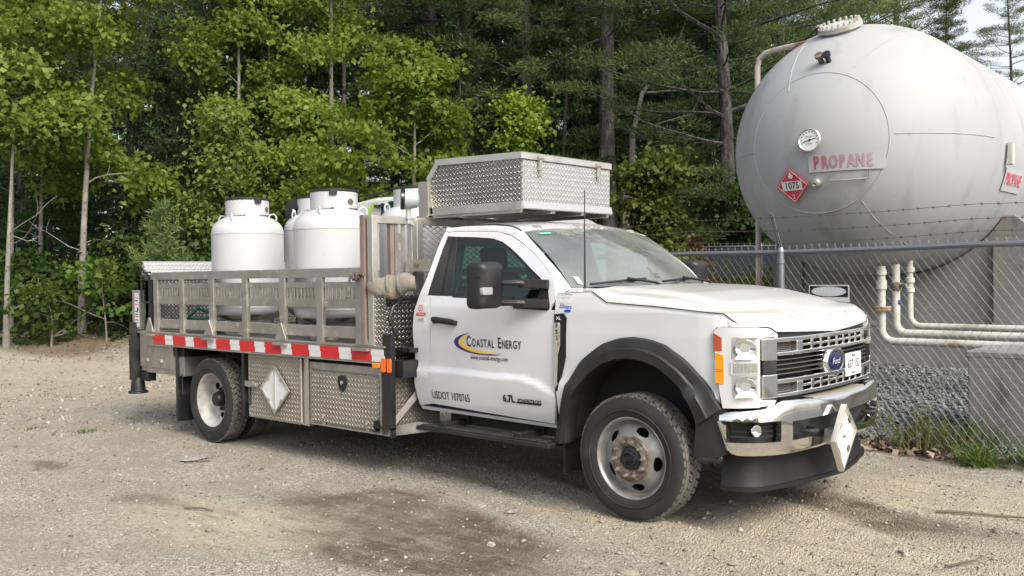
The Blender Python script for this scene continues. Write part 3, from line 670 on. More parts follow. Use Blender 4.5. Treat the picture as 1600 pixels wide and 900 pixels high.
for z0 in (1.107, .854):
    for sd in (-1, 1):
        g = MB()
        for k in range(12): cbar(g, FR, sd*(.548+.0165*k), sd*(.551+.0165*k), z0, z0+.066, -.025, -.015)
        for k in range(6): cbar(g, FR, sd*.548, sd*.742, z0+.004+.011*k, z0+.007+.011*k, -.024, -.014)
        g.build('grille_mesh', mesh_grey, go)
for sd in (-1, 1):
    g = MB(); cbar(g, FR, sd*.748, sd*.858, .980, 1.058, -.02, .028); g.build('grille_block', black_pl, go, bevel=.004)
E_ = MB(); ring = lambda ry, rz, x: [(x, -.03+ry*math.cos(a), 1.003+rz*math.sin(a)) for a in np.linspace(0, 2*math.pi, 41)[:-1]]
rs = [ring(.158, .105, .89), ring(.158, .105, .922), ring(.154, .101, .938), ring(.146, .094, .947), ring(.134, .083, .951), ring(.118, .070, .946)]
E_.add([p for r in rs for p in r], [(i*40+j, i*40+(j+1) % 40, (i+1)*40+(j+1) % 40, (i+1)*40+j) for i in range(5) for j in range(40)]); eo = E_.build('emblem', chrome, TR, smooth=50)
E_ = MB(); E_.add(ring(.119, .071, .945)+ring(.06, .036, .949)+[(.950, -.03, 1.003)], [(j, (j+1) % 40, 40+(j+1) % 40, 40+j) for j in range(40)]+[(40+j, 40+(j+1) % 40, 80) for j in range(40)]); E_.build('emblem_oval', mat('emblem_blue', (.005, .008, .055), .15, coat=.5), eo)
E_ = MB(); put_text(E_, 'Ford', lambda u, v: (.9520, -.03+u+.35*v, 1.004+v), .060, -.006, sx=1.05); E_.build('emblem_lettering', label, eo)
pl = MB(); pl.prism(rpoly(.125, .43, .885, 1.04, .012, 3), lambda p, d: (d-.05*(p[0]-.15), p[0], p[1]), (.945, .950)); po = pl.build('number_plate', label, TR)
pl = MB(); put_text(pl, '637 153', lambda u, v: (.952-.05*(u+.127), .277+u, .962+v), .078, .01, sx=.95); put_text(pl, 'MAINE', lambda u, v: (.952-.05*(u+.127), .277+u, 1.018+v), .028, .005); put_text(pl, 'COMMERCIAL', lambda u, v: (.952-.05*(u+.127), .277+u, .903+v), .02, .005)
pl.build('plate_lettering', mat('plate_ink', (.05, .06, .07), .5), po)
# ---- bumper
zt = lambda s: float(np.interp(abs(s), [0, .42, .62, .755, .80, .84, .95, 1.12, 1.19], [.795, .800, .812, .816, .80, .776, .768, .757, .735]))
zb = lambda s: float(np.interp(abs(s), [0, .3, .56, 1.06, 1.119, 1.19], [.50, .495, .49, .495, .503, .735]))
ohole = lambda s: float(np.interp(abs(s), [0, .15, .30, .42, .52, .69], [.560, .560, .548, .562, .572, .572]))
bo_ = lambda s, z: .022*math.sin(math.pi*np.clip((z-zb(s))/(zt(s)-zb(s)+1e-6), 0, 1))**.5
B = MB()
def bstrip(ss, lo, hi, nz=7): ccol(B, BU, ss, lo, hi, lambda s, t: bo_(s, lo(s)+(hi(s)-lo(s))*t), nz, .045)
bstrip(np.linspace(-1.16, 1.16, 70), lambda s: .70 if abs(s) > .735 else .688, zt, 10)
bstrip(np.linspace(-1.128, 1.128, 60), zb, lambda s: .575 if abs(s) > .69 else ohole(s), 8)
for sd in (-1, 1):
    bstrip(np.linspace(sd*.690, sd*.785, 5), lambda s: .574, lambda s: .700, 6)
    ss = np.linspace(sd*1.118, sd*1.182, 6); bstrip(ss, lambda s: max(.503, zb(s)), lambda s: min(zt(s), max(.70, zb(s)+.004)), 8)
    for s0, s1 in ((1.118, .785),):
        pass
# top shelf
g = np.array([[BU(s, zt(s)-.002*k, bo_(s, zt(s))-.035*k) for s in np.linspace(-1.10, 1.10, 60)] for k in range(4)]); B.grid(g)
bm = B.build('bumper', chrome, TR, smooth=45)
B = MB(); cbar(B, BU, -1.13, 1.13, .54, .72, -.10, -.055); B.build('bumper_recess', black_pl, bm)
B = MB()
for k in range(12): B.add([BU(s, zt(s)+.004+dz, -.012-.0085*k-dd) for s in np.linspace(-.42, .42, 12) for dz, dd in ((-.004, 0), (.003, .001), (.003, .005), (-.004, .006))], [(4*i+j, 4*i+(j+1) % 4, 4*i+4+(j+1) % 4, 4*i+4+j) for i in range(11) for j in range(4)])
B.build('step_pad', mat('worn_step_pad', (.22, .20, .17), .6), bm)
for sd in (-1, 1):
    f = MB()
    for k in range(3): cbar(f, BU, sd*.80, sd*(1.11-.02*k), .60+.03*k, .606+.03*k, -.055, -.03)
    f.build('fog_lamp_grille', dark, bm)
    f = MB(); c = np.array(BU(sd*.945, .645, -.03)); d = np.array(BU(sd*.945, .645, .02))-c
    f.lathe([(.0, .030), (.018, .032), (.028, .040), (.032, .036), (.035, 0)], c, d, 20); f.v = [(p[0], c[1]+(p[1]-c[1])*.8, c[2]+(p[2]-c[2])*1.15) for p in f.v]; f.build('fog_light', silver, bm)
    t = MB(); y = sd*.50; t.tube([(.93, y-.05, .615), (.975, y-.045, .612), (1.00, y-.03, .612), (1.006, y, .612), (1.00, y+.03, .612), (.975, y+.045, .612), (.93, y+.05, .612)], .016, 8); t.build('tow_hook', black_st, bm)
    e = MB(); g = coons([(.455, .46), (.60, .47), (.665, .50)], [(.475, .77), (.60, .774), (.655, .776)], [(.455, .46), (.475, .77)], [(.665, .50), (.655, .776)], 8, 8)
    e.grid(np.array([[(p[0], sd*(np.interp(p[0], [.4, .6, .7], [1.03, 1.005, .965])), p[1]) for p in r] for r in g]), 0, (0, -sd*.06, 0)); e.build('bumper_end', black_pl, bm)
D = MB()
ccol(D, BU, np.linspace(-1.195, 1.19, 60), lambda s: .285+.015*abs(s)**2*0, lambda s: .515, lambda s, t: -.045-.035*t+.012*(1-t)**6-.05*float(np.clip(abs(s)/.55, 0, 1)), 12, .02)
ccol(D, BU, np.linspace(-1.19, 1.185, 60), lambda s: .262, lambda s: .288, lambda s, t: -.018-.05*float(np.clip(abs(s)/.55, 0, 1)), 3, .06); D.build('air_dam', dam_pl, TR, smooth=50)
P_ = MB(); T, L, Bt, Rg = (np.array((1.060, -.17, .745)), np.array((1.08, -.40, .535)), np.array((1.095, -.31, .335)), np.array((1.065, -.005, .560))); nn = np.cross(Rg-L, T-Bt); nn /= np.linalg.norm(nn)
if nn[0] < 0: nn = -nn
cc = (T+L+Bt+Rg)/4
def rim(k0, k1, o0, o1, m):
    A_ = [cc+(p-cc)*k0 for p in (T, L, Bt, Rg)]; B2 = [cc+(p-cc)*k1 for p in (T, L, Bt, Rg)]
    P_.add([p+nn*o for o in (o0, o1) for q in (A_, B2) for p in q], [(j, (j+1) % 4, 4+(j+1) % 4, 4+j) for j in range(4)]+[(8+j, 12+j, 12+(j+1) % 4, 8+(j+1) % 4) for j in range(4)]+[(j, 8+j, 8+(j+1) % 4, (j+1) % 4) for j in range(4)]+[(4+j, 4+(j+1) % 4, 12+(j+1) % 4, 12+j) for j in range(4)], m)
rim(1.0, .88, -.026, .012, 0)
P_.add([cc+(p-cc)*.91-nn*.004 for p in (T, L, Bt, Rg)], [(0, 1, 2, 3)], 1)
for a, b2 in ((T, L), (L, Bt), (Bt, Rg), (Rg, T)):
    q = cc+((a+b2)/2-cc)*.80; P_.obox(q, (b2-a)/np.linalg.norm(b2-a)*.020, nn*.007, np.cross(nn, (b2-a)/np.linalg.norm(b2-a))*.006, 2)
P_.obox(cc-nn*.075, (0, .04, 0), (.04, 0, 0), (0, 0, .05), 0)
P_.obox(cc-nn*.001, (0, .018, 0), nn*.004, (0, 0, .006), 2); P_.build('hazard_placard_frame', [alum_b, mat('placard_white', (.52, .51, .47), .4), mat('clip_grey', (.12, .12, .12), .5, .5)], TR, bevel=.003)

# ---- wheels
def tyre_mb(y0, y1, r, sd, n=64):
    """tyre between two y planes about the axle line (local origin)"""
    w = y1-y0; yc = (y0+y1)/2; h = w/2; t = MB()
    pr = [(.262, -h*.80), (.285, -h*.93), (.335, -h*1.0), (.375, -h*.96), (.398, -h*.84), (r-.010, -h*.72), (r-.010, h*.72), (.398, h*.84), (.375, h*.96), (.335, h), (.285, h*.93), (.262, h*.80)]
    t.lathe(pr, (0, yc, 0), (0, 1, 0), n)
    t.lathe([(.31, -h*1.0-.001), (.316, -h*1.0-.005), (.322, -h-.001)], (0, yc, 0), (0, 1, 0), n); t.lathe([(.31, h+.001), (.316, h+.005), (.322, h+.001)], (0, yc, 0), (0, 1, 0), n)
    nb = 46
    for row, (a, bq) in enumerate(((-.74, -.40), (-.36, -.03), (.03, .36), (.40, .74))):
        for k in range(nb):
            th = 2*math.pi*(k+.5*(row % 2)+.12*random.random())/nb; dt = 2*math.pi/nb*(.36+.05*random.random()); sk = .05*(1 if row in (0, 2) else -1)
            v = []
            for rr in (r-.016, r+.003):
                for yy, s2 in ((a*h, -sk), (bq*h, sk)):
                    for e in (-1, 1):
                        q = th+e*dt+s2*.5; v.append((rr*math.cos(q), yc+yy, rr*math.sin(q)))
            t.add(v, [(4, 5, 7, 6), (0, 4, 6, 2), (1, 3, 7, 5), (0, 1, 5, 4), (2, 6, 7, 3)], 1)
    for sgn in (-1, 1):     # shoulder lugs running down the side wall
        for k in range(nb):
            th = 2*math.pi*(k+.25)/nb; dt = 2*math.pi/nb*.33
            v = [(rr*math.cos(th+e*dt), yc+sgn*yy*h, rr*math.sin(th+e*dt)) for rr, yy in ((r-.004, .76), (r-.022, .87), (r-.05, .93)) for e in (-1, 1)]
            t.add(v, [(0, 1, 3, 2), (2, 3, 5, 4)], 1)
    return t
random.seed(5)
def wheel(x, sd, front):
    w = empty('front_wheel' if front else 'rear_wheel'); w.parent = TR; cz = .402
    def put(mbx, name, mt, sm=40):
        mbx.v = [(p[0]+x, p[1], p[2]+cz) for p in mbx.v]; return mbx.build(name, mt, w, smooth=sm)
    if front:
        put(tyre_mb(min(sd*1.065, sd*.84), max(sd*1.065, sd*.84), .412, sd), 'tyre', [rubber, tread])
        yo = 1.045; ax = (0, sd, 0)
        m = MB(); hs_ = [k*2*math.pi/5+.52 for k in range(5)]
        def hole(r, h, a):
            for q in hs_:
                d = abs((a-q+math.pi) % (2*math.pi)-math.pi)*r
                if ((r-.192)/.024)**2+(d/.048)**2 < 1: return True
            return False
        prof = [(.270, -.012), (.272, .0), (.264, .004), (.252, -.004), (.247, -.03), (.243, -.052), (.236, -.062)]
        prof += [(.236-.00325*k, -.062+.0026*k*(1-.006*k)) for k in range(1, 29)]+[(.140, -.004), (.136, .0), (.118, .004)]
        m.lathe(prof, (0, sd*yo, 0), ax, 240, skip=hole); m.lathe([(.262, -.20), (.262, -.012)], (0, sd*yo, 0), ax, 48); m.lathe([(.262, -.21), (.0, -.19)], (0, sd*yo, 0), ax, 32, 1)
        put(m, 'rim', [wheel_g, dark], 50)
        m = MB(); m.lathe([(.150, -.012), (.152, .0), (.142, .010), (.090, .012), (.086, .004), (.076, -.006), (.070, -.02)], (0, sd*yo, 0), ax, 40)
        for k in range(10):
            a = 2*math.pi*k/10+.1; c = np.array((.112*math.cos(a), sd*(yo+.010), .112*math.sin(a))); m.cyl(c, c+np.array((0, sd*.026, 0)), .0165, .014, 6); m.cyl(c+np.array((0, sd*.026, 0)), c+np.array((0, sd*.04, 0)), .008, .007, 8)
        put(m, 'hub_ring', rust)
        m = MB(); m.lathe([(.078, -.05), (.074, .0), (.056, .010), (.052, .022), (.04, .026), (.036, .012), (.0, .012)], (0, sd*yo, 0), ax, 32); m.obox((0, sd*(yo+.018), 0), (.034, 0, .012), (0, .012, 0), (-.005, 0, .014))
        put(m, 'hub_cap', black_st)
    else:
        for n_, (a, b_) in (('outer', (1.195, .975)), ('inner', (.925, .705))):
            put(tyre_mb(min(sd*a, sd*b_), max(sd*a, sd*b_), .412, sd), 'tyre', [rubber, tread])
        ax = (0, sd, 0); yo = 1.172; m = MB()
        hs_ = [k*2*math.pi/6+.3 for k in range(6)]
        def hole(r, h, a):
            if h > -.125: return False
            for q in hs_:
                d = abs((a-q+math.pi) % (2*math.pi)-math.pi)*r
                if ((r-.175)/.028)**2+(d/.040)**2 < 1: return True
            return False
        prof = [(.270, -.012), (.273, .0), (.265, .004), (.253, -.004), (.248, -.02), (.244, -.045), (.236, -.055), (.232, -.12), (.222, -.140)]+[(.222-.008*k, -.141-.0012*k) for k in range(1, 12)]+[(.10, -.152)]
        m.lathe(prof, (0, sd*yo, 0), ax, 110, skip=hole); m.lathe([(.23, -.20), (.0, -.19)], (0, sd*yo, 0), ax, 32, 1); put(m, 'rim', [wheel_w, dark], 40)
        m = MB(); m.lathe([(.125, -.150), (.122, -.138), (.075, -.132), (.070, -.055), (.058, -.040), (.0, -.038)], (0, sd*yo, 0), ax, 32)
        for k in range(10):
            a = 2*math.pi*k/10+.1; c = np.array((.105*math.cos(a), sd*(yo-.138), .105*math.sin(a))); m.cyl(c, c+np.array((0, sd*.03, 0)), .015, .013, 6)
        put(m, 'hub', black_st)
WB = -4.90
for sd in (-1, 1): wheel(0, sd, True); wheel(WB, sd, False)
# ---- chassis
f = MB()
for sd in (-1, 1): f.box(-6.3, .75, sd*.43-.04, sd*.43+.04, .62, .82)
for x in (-5.9, -4.2, -3.2, -2.2, -1.0, .55): f.box(x-.04, x+.04, -.40, .40, .65, .78)
f.box(-.30, .70, -.40, .40, .50, 1.15); f.box(-2.05, -.3, -.25, .25, .40, .62); f.cyl((-4.9, 0, .42), (-2.0, 0, .52), .045, n=12); f.box(-4.1, -2.4, .2, .8, .40, .85)
f.box(-1.9, -.75, -.80, -.55, .42, .58)
f.build('chassis_frame', dark, TR)
for x in (0, WB):
    f = MB(); f.cyl((x, -.85, .40), (x, .85, .40), .065, n=14); f.lathe([(.0, -.16), (.10, -.14), (.16, -.05), (.16, .05), (.10, .14), (0, .16)], (x, .0, .40), (1, 0, 0), 16)
    for sd in (-1, 1): f.box(x-.6, x+.6, sd*.5-.04, sd*.5+.04, .50, .54)
    f.build('axle', dark, TR)
for sd in (-1, 1):
    r = MB(); y0, y1 = (-1.10, -.92) if sd < 0 else (.92, 1.10)
    r.box(-1.99, -.64, y0, y1, .396, .428)
    for k in range(46): r.box(-1.95+.028*k, -1.938+.028*k, y0+.012, y1-.012, .428, .440)
    for x in (-1.72, -.95): r.box(x-.03, x+.03, y0+.03 if sd < 0 else .5, -.5 if sd < 0 else y1-.03, .42, .47); r.box(x-.04, x+.04, sd*.80-.03, sd*.80+.03, .43, .60)
    r.build('running_board', black_pl, TR, bevel=.006)
    m = MB(); g = np.array([[(-.53-.05*math.sin(t*2.2)-.012*math.sin(8*u), sd*(1.0-.26*u), .64-.42*t) for u in np.linspace(0, 1, 8)] for t in np.linspace(0, 1, 8)]); m.grid(g, 0, (-.012, 0, 0)); m.build('mud_flap', black_pl, TR)
an = MB(); an.tube([(-.48, -.875, 1.49), (-.478, -.875, 1.66), (-.472, -.875, 2.18)], [.009, .006, .003], 8); an.cyl((-.48, -.875, 1.48), (-.48, -.875, 1.51), .016, .012, 10); an.build('antenna', black_pl, TR)
# ---- cab inside
for y in (-.42, .42):
    s_ = MB(); s_.box(-1.62, -1.08, y-.26, y+.26, .92, 1.08); s_.obox((-1.70, y, 1.32), (.075, 0, .01), (0, .25, 0), (-.05, 0, .30)); so_ = s_.build('seat', fabric, TR, bevel=.05, seg=3)
    h_ = MB(); h_.obox((-1.755, y, 1.735), (.05, 0, 0), (0, .14, 0), (-.01, 0, .095)); h_.build('headrest', fabric, so_, bevel=.045, seg=3)
d_ = MB(); d_.box(-.90, -.55, -.82, .82, 1.10, 1.47); d_.build('dashboard', mat('dash_grey', (.05, .05, .048), .7), TR, bevel=.05, seg=3)
d_ = MB(); P = [(-1.02-.06*math.sin(a), .42+.19*math.cos(a), 1.36+.18*math.sin(a)) for a in np.linspace(0, 2*math.pi, 25)]; d_.tube(P, .016, 8, caps=False); d_.bar((-1.02, .23, 1.36), (-1.02, .61, 1.36), .03, .03); d_.bar((-1.02, .42, 1.36), (-.85, .42, 1.28), .05, .05); d_.build('steering_wheel', fabric, TR)
# ================================================================ flatbed body
b = MB()
b.box(-6.02, -2.34, -1.205, 1.205, 1.005, 1.045)
for k in range(14): b.box(-5.9+.26*k, -5.85+.26*k, -1.15, 1.15, .93, 1.004)
deck = b.build('deck', mat('worn_deck', (.085, .08, .075), .6, .2, var=[((.22, .20, .18), 5, .45, .75)]), TR)
for sd in (-1, 1):
    b = MB(); y = sd*1.215
    b.box(-6.03, -2.18, y-.018, y+.018, .915, 1.035); b.box(-6.03, -2.18, y-.026, y+.026, 1.035, 1.052); b.box(-6.03, -2.18, y-.022, y+.022, .905, .915)
    sr = b.build('side_rail', alum, deck, bevel=.003)
    xs = np.linspace(-5.94, -2.20, 18); Rt, Wt = MB(), MB(); yo = sd*1.2345
    n = 9; w = 3.74/(n*.28+n*.17); x = -5.94
    for k in range(n):
        for isred, L in ((True, .255), (False, .162)):
            L = L*(3.74/(9*.417)); mbx = MB(); mbx.box(x+.002, x+L-.002, min(yo, yo+sd*.002), max(yo, yo+sd*.002), .975, 1.022); mbx.box(x+.002+.012, x+L-.002+.012, min(yo, yo+sd*.003), max(yo, yo+sd*.003), .925, .973); x += L
            mbx.build('red_tape' if isred else 'white_tape', red_tape if isred else white_tape, deck)
    # stake gate
    b = MB(); y = sd*1.205
    b.box(-5.98, -2.47, y-.025, y+.025, 1.60, 1.678)
    b.box(-5.88, -2.50, y-.008, y+.008, 1.512, 1.562); b.box(-5.88, -2.50, y-.008, y+.008, 1.345, 1.422)
    b.box(-5.88, -2.50, y-.012, y+.012, 1.095, 1.19)
    x = -5.84
    while x < -2.53: b.box(x, x+.030, y-.007, y+.007, 1.422, 1.512); x += .052
    rg = b.build('stake_side', alum, TR, bevel=.003)
    for x in (-5.866, -5.336, -4.761, -4.177, -3.572, -3.03, -2.505):
        s_ = MB(); s_.box(x-.042, x+.042, y-.032 if sd < 0 else y+.0085, y-.0085 if sd < 0 else y+.032, 1.052, 1.601); s_.box(x-.034, x+.034, y-.008, y+.008, 1.052, 1.60)
        for z in (1.53, 1.385, 1.14): s_.cyl((x+.07, y+sd*.008, z), (x+.07, y+sd*.014, z), .008, n=8)
        s_.build('stake', alum, rg, bevel=.004)
    for x in (-6.0, -4.81, -3.60, -2.47):
        t = MB(); yy = sd*1.245; t.prism([(x-.07, 1.052), (x+.09, 1.052), (x+.085, 1.075), (x+.02, 1.20), (x-.005, 1.20)], lambda p, d: (p[0], d, p[1]), (yy-.006, yy+.006)); t.box(x-.08, x+.10, yy-.03, yy+.012, 1.005, 1.03); t.build('stake_gusset', alum, rg)
    l = MB(); x = -2.50; yy = y+sd*.045
    l.box(x-.05, x+.06, yy-.01, yy+.01, 1.57, 1.64); l.cyl((x-.07, yy+sd*.01, 1.62), (x+.10, yy+sd*.01, 1.62), .014, n=8); l.tube([(x-.03, yy+sd*.02, 1.62), (x-.06, yy+sd*.03, 1.60), (x-.07, yy+sd*.03, 1.44), (x-.10, yy+sd*.03, 1.43)], .009, 6)
    for q in (-.03, .03): l.cyl((x+q, yy, 1.60), (x+q, yy+sd*.03, 1.60), .02, n=10)
    l.build('gate_latch', rust, rg)
# ---- headache rack and front posts
h = MB()
for sd in (-1, 1):
    h.box(-2.375, -2.31, sd*1.215-.03, sd*1.215+.03, 1.05, 2.095)
    h.box(-2.36, -2.30, sd*.80-.03, sd*.80+.03, 1.05, 2.06); h.box(-2.37, -2.30, sd*.735-.035, sd*.735+.035, 1.05, 2.075)
h.box(-2.372, -2.312, -1.185, 1.185, 2.03, 2.09)
h.box(-2.36, -2.32, -.70, .70, 1.46, 1.50)
for y in (-.25, .25): h.box(-2.355, -2.325, y-.025, y+.025, 1.05, 2.03)
hr = h.build('headache_rack', alum_b, TR, bevel=.004)
for sd in (-1, 1):
    p = MB(); p.box(-2.455, -2.40, sd*1.215-.04, sd*1.215+.04, 1.052, 2.10); p.build('corner_post', brown_al, TR, bevel=.004)
    p = MB(); p.box(-2.37, -2.33, sd*1.02-.018, sd*1.02+.018, 1.05, 2.03); p.build('inner_post', brown_al, hr)
    s_ = MB(); y0, y1 = (-.985, -.875) if sd < 0 else (.875, .985)
    zz = 1.30
    s_.box(-2.345, -2.335, y0, y0+.035, 1.2, 2.03); s_.box(-2.345, -2.335, y1-.035, y1, 1.2, 2.03)
    while zz < 2.02: s_.box(-2.3445, -2.3355, y0+.035, y1-.035, zz, zz+.075); zz += .145
    s_.build('slotted_strip', alum, hr)
m = MB(); step = .040
for i in range(35):        # expanded metal: zigzag strands that meet at the diamond corners
    m.tube([(-2.335, -.70+step*(i+(k+i) % 2), 1.06+k*.0235) for k in range(42)], .0058, 4)
m.build('expanded_mesh', alum, hr, smooth=0)
bb = MB(); bb.box(-2.30, -2.02, -.90, -.84, 1.70, 1.74); bb.box(-2.30, -2.02, -.90, -.84, 1.64, 1.665); bb.box(-2.26, -2.22, -.92, -.83, 1.665, 1.70); bb.bar((-2.32, -.87, 1.70), (-1.99, -.70, 1.68), .03, .07); bb.build('rack_bracket', alum_b, hr)
w = MB(); c = np.array((-2.30, -.865, 2.235)); ax = np.array((-.62, -.75, .05)); ax /= np.linalg.norm(ax)
w.lathe([(0, .065), (.072, .06), (.082, .05), (.084, .03), (.078, -.02), (.066, -.075), (.045, -.09), (0, -.095)], c, ax, 28); w.cyl(c+(0, 0, -.16), c+(0, 0, -.07), .022, n=10); w.tube([c+(0, 0, -.15), c+(.03, -.02, -.20), c+(.02, .04, -.215), c+(-.02, .02, -.17)], .008, 6)
wo = w.build('work_light', mat('grey_lamp_housing', (.34, .36, .37), .4), hr); w = MB(); w.lathe([(.084, .028), (.088, .035), (.088, .058), (.080, .062), (0, .063)], c, ax, 28); w.build('lamp_glass', black_gloss, wo)
# lower bulkhead of tread plate, wing plate, black ladder post
q = MB(); q.box(-2.31, -2.295, -1.18, 1.18, 1.05, 1.45); q.box(-2.26, -2.245, -1.18, -.62, .50, 1.36); q.box(-2.395, -2.19, -1.228, -1.216, 1.052, 1.46); q.build('bulkhead_plate', plate, TR)
q = MB()
P = [(-1.12, 1.06), (-.68, 1.06), (-.68, 1.40), (-.98, 1.42), (-1.10, 1.36), (-1.14, 1.27), (-1.06, 1.10)]
q.tube([(-2.238, y, z) for y, z in P[2:]+[(-.98, 1.08)]], .012, 6); q.box(-2.25, -2.05, -1.1, -.62, 1.0, 1.03); q.build('bulkhead_trim', black_st, TR)
q = MB(); q.box(-2.215, -2.125, -1.235, -1.185, .40, 1.145)
for z in (1.10, 1.0, .75, .6): q.cyl((-2.17, -1.236, z), (-2.17, -1.238, z), .008, n=8)
q.box(-2.20, -2.06, -1.16, -.70, .80, .935); q.box(-2.33, -2.11, -1.245, -1.20, .395, .41); q.box(-2.33, -2.31, -1.245, -1.20, .36, .45); q.box(-2.13, -2.11, -1.245, -1.20, .33, .42)
lp = q.build('ladder_post', black_st, TR, bevel=.004)
for x in (-2.205, -2.135):
    o = MB(); o.prism(rpoly(x-.026, x+.026, .845, .955, .014, 3), lambda p, d: (p[0], d, p[1]), (-1.245, -1.236)); o.build('reflector', orange, lp, bevel=.003)
o = MB(); o.prism(rpoly(-2.33, -2.245, .875, .912, .01, 3), lambda p, d: (p[0], d, p[1]), (-1.252, -1.225)); o.build('marker_lamp', amber, TR, bevel=.004)
# canvas bundle hanging from the rack
cb = MB(); prof = []
for k in range(15):
    t = k/14; r = .148*math.sin(math.pi*min(1, .06+t*.80))**.55*(1-.25*t)
    prof.append((r, -.34+.66*t))
cb.lathe(prof, (0, 0, 0), (.80, .60, .10), 28)
random.seed(3); cb.v = [(x*(1+.05*math.sin(9*z)), y*(1+.06*math.sin(7*x+3)), z*1.0+.022*math.sin(11*x+5*y)) for x, y, z in cb.v]
cb.v = [(x*.58-2.215, y*.58-1.115, z*.74+1.53-.03*math.exp(-((x-.05)/.06)**2)) for x, y, z in cb.v]; cb.tube([(-2.02, -.92, 1.56), (-1.98, -.88, 1.53), (-1.99, -.86, 1.46)], .022, 6)
for q in (-.05, .10):
    ax_ = np.array((.80, .60, .10)); ax_ /= np.linalg.norm(ax_); c_ = np.array((-2.215, -1.115, 1.53))+ax_*q*np.array((.58, .58, .74)); cb.lathe([(.080, -.012), (.092, -.010), (.092, .010), (.080, .012)], c_, ax_, 22)
tag(cb.build('canvas_bundle', mat('weathered_canvas', (.20, .182, .15), .8, var=[((.13, .125, .105), 7, .4, .65), ((.36, .31, .21), 4, .55, .75)], bump=(14, .8, .02)), loc=(-2.2, -1.1, 1.45)), 'tan canvas-wrapped bundle strapped between the rack and the white cab', 'bundle')

# ---- toolbox above the cab
t = MB(); y0, y1 = -.602, .56
side = [(-2.30, 2.112), (-1.282, 2.112), (-1.282, 2.505), (-2.235, 2.530), (-2.355, 2.40), (-2.355, 2.38)]
t.prism([(-2.296, 2.13), (-1.292, 2.13), (-1.292, 2.50), (-2.232, 2.524), (-2.345, 2.40)], lambda p, d: (p[0], d, p[1]), (y0, y1))
tb = t.build('cab_toolbox', plate, TR)
for y in (y0-.006, y1+.006):
    t = MB(); t.bar((-2.30, y, 2.145), (-1.276, y, 2.14), .014, .066)
    t.bar((-2.352, y, 2.40), (-2.30, y, 2.12), .014, .06, upv=(1, 0, .2)); t.bar((-2.33, y, 2.41), (-2.22, y, 2.533), .014, .045, upv=(1, 0, .2))
    t.build('box_edging', alum_b, tb)
t = MB(); t.prism([(-1.2915, 2.165), (-1.282, 2.165), (-1.276, 2.49), (-1.2915, 2.49)], lambda p, d: (p[0], d, p[1]), (y0+.008, y1-.008)); t.build('front_panel', plate_lit, tb)
t = MB(); t.prism([(-1.2915, 2.164), (-1.272, 2.172), (-1.258, 2.118), (-1.2915, 2.112)], lambda p, d: (p[0], d, p[1]), (y0-.004, y1+.004)); t.build('front_lip', alum_b, tb)
t = MB(); t.prism([(-2.24, 2.525), (-1.268, 2.500), (-1.268, 2.548), (-2.238, 2.574)], lambda p, d: (p[0], d, p[1]), (y0-.014, y1+.014))
t.prism([(-2.238, 2.574), (-1.268, 2.548), (-1.268, 2.553), (-2.238, 2.579)], lambda p, d: (p[0], d, p[1]), (y0-.010, y1+.010))
t.build('box_lid', alum_b, tb, bevel=.003)
for y in (-.40, .37):
    l = MB(); l.box(-1.268, -1.255, y-.03, y+.03, 2.50, 2.535); l.box(-1.27, -1.252, y-.018, y+.018, 2.42, 2.50); l.cyl((-1.255, y-.03, 2.515), (-1.255, y+.03, 2.515), .010, n=8); l.box(-1.268, -1.245, y-.01, y+.01, 2.37, 2.43); l.build('box_latch', alum, tb, bevel=.002)
t = MB()
for y in (-.62, .58): t.box(-2.42, -2.30, y-.02, y+.02, 2.085, 2.40); t.box(-2.36, -1.30, y-.015+.03*(1 if y < 0 else -1), y+.015+.03*(1 if y < 0 else -1), 2.085, 2.111)
for y in (-.2, .2): t.box(-2.30, -1.30, y-.03, y+.03, 2.09, 2.125)
t.box(-2.42, -2.30, -.66, .62, 2.09, 2.11); t.build('box_carrier', alum, tb, bevel=.003)

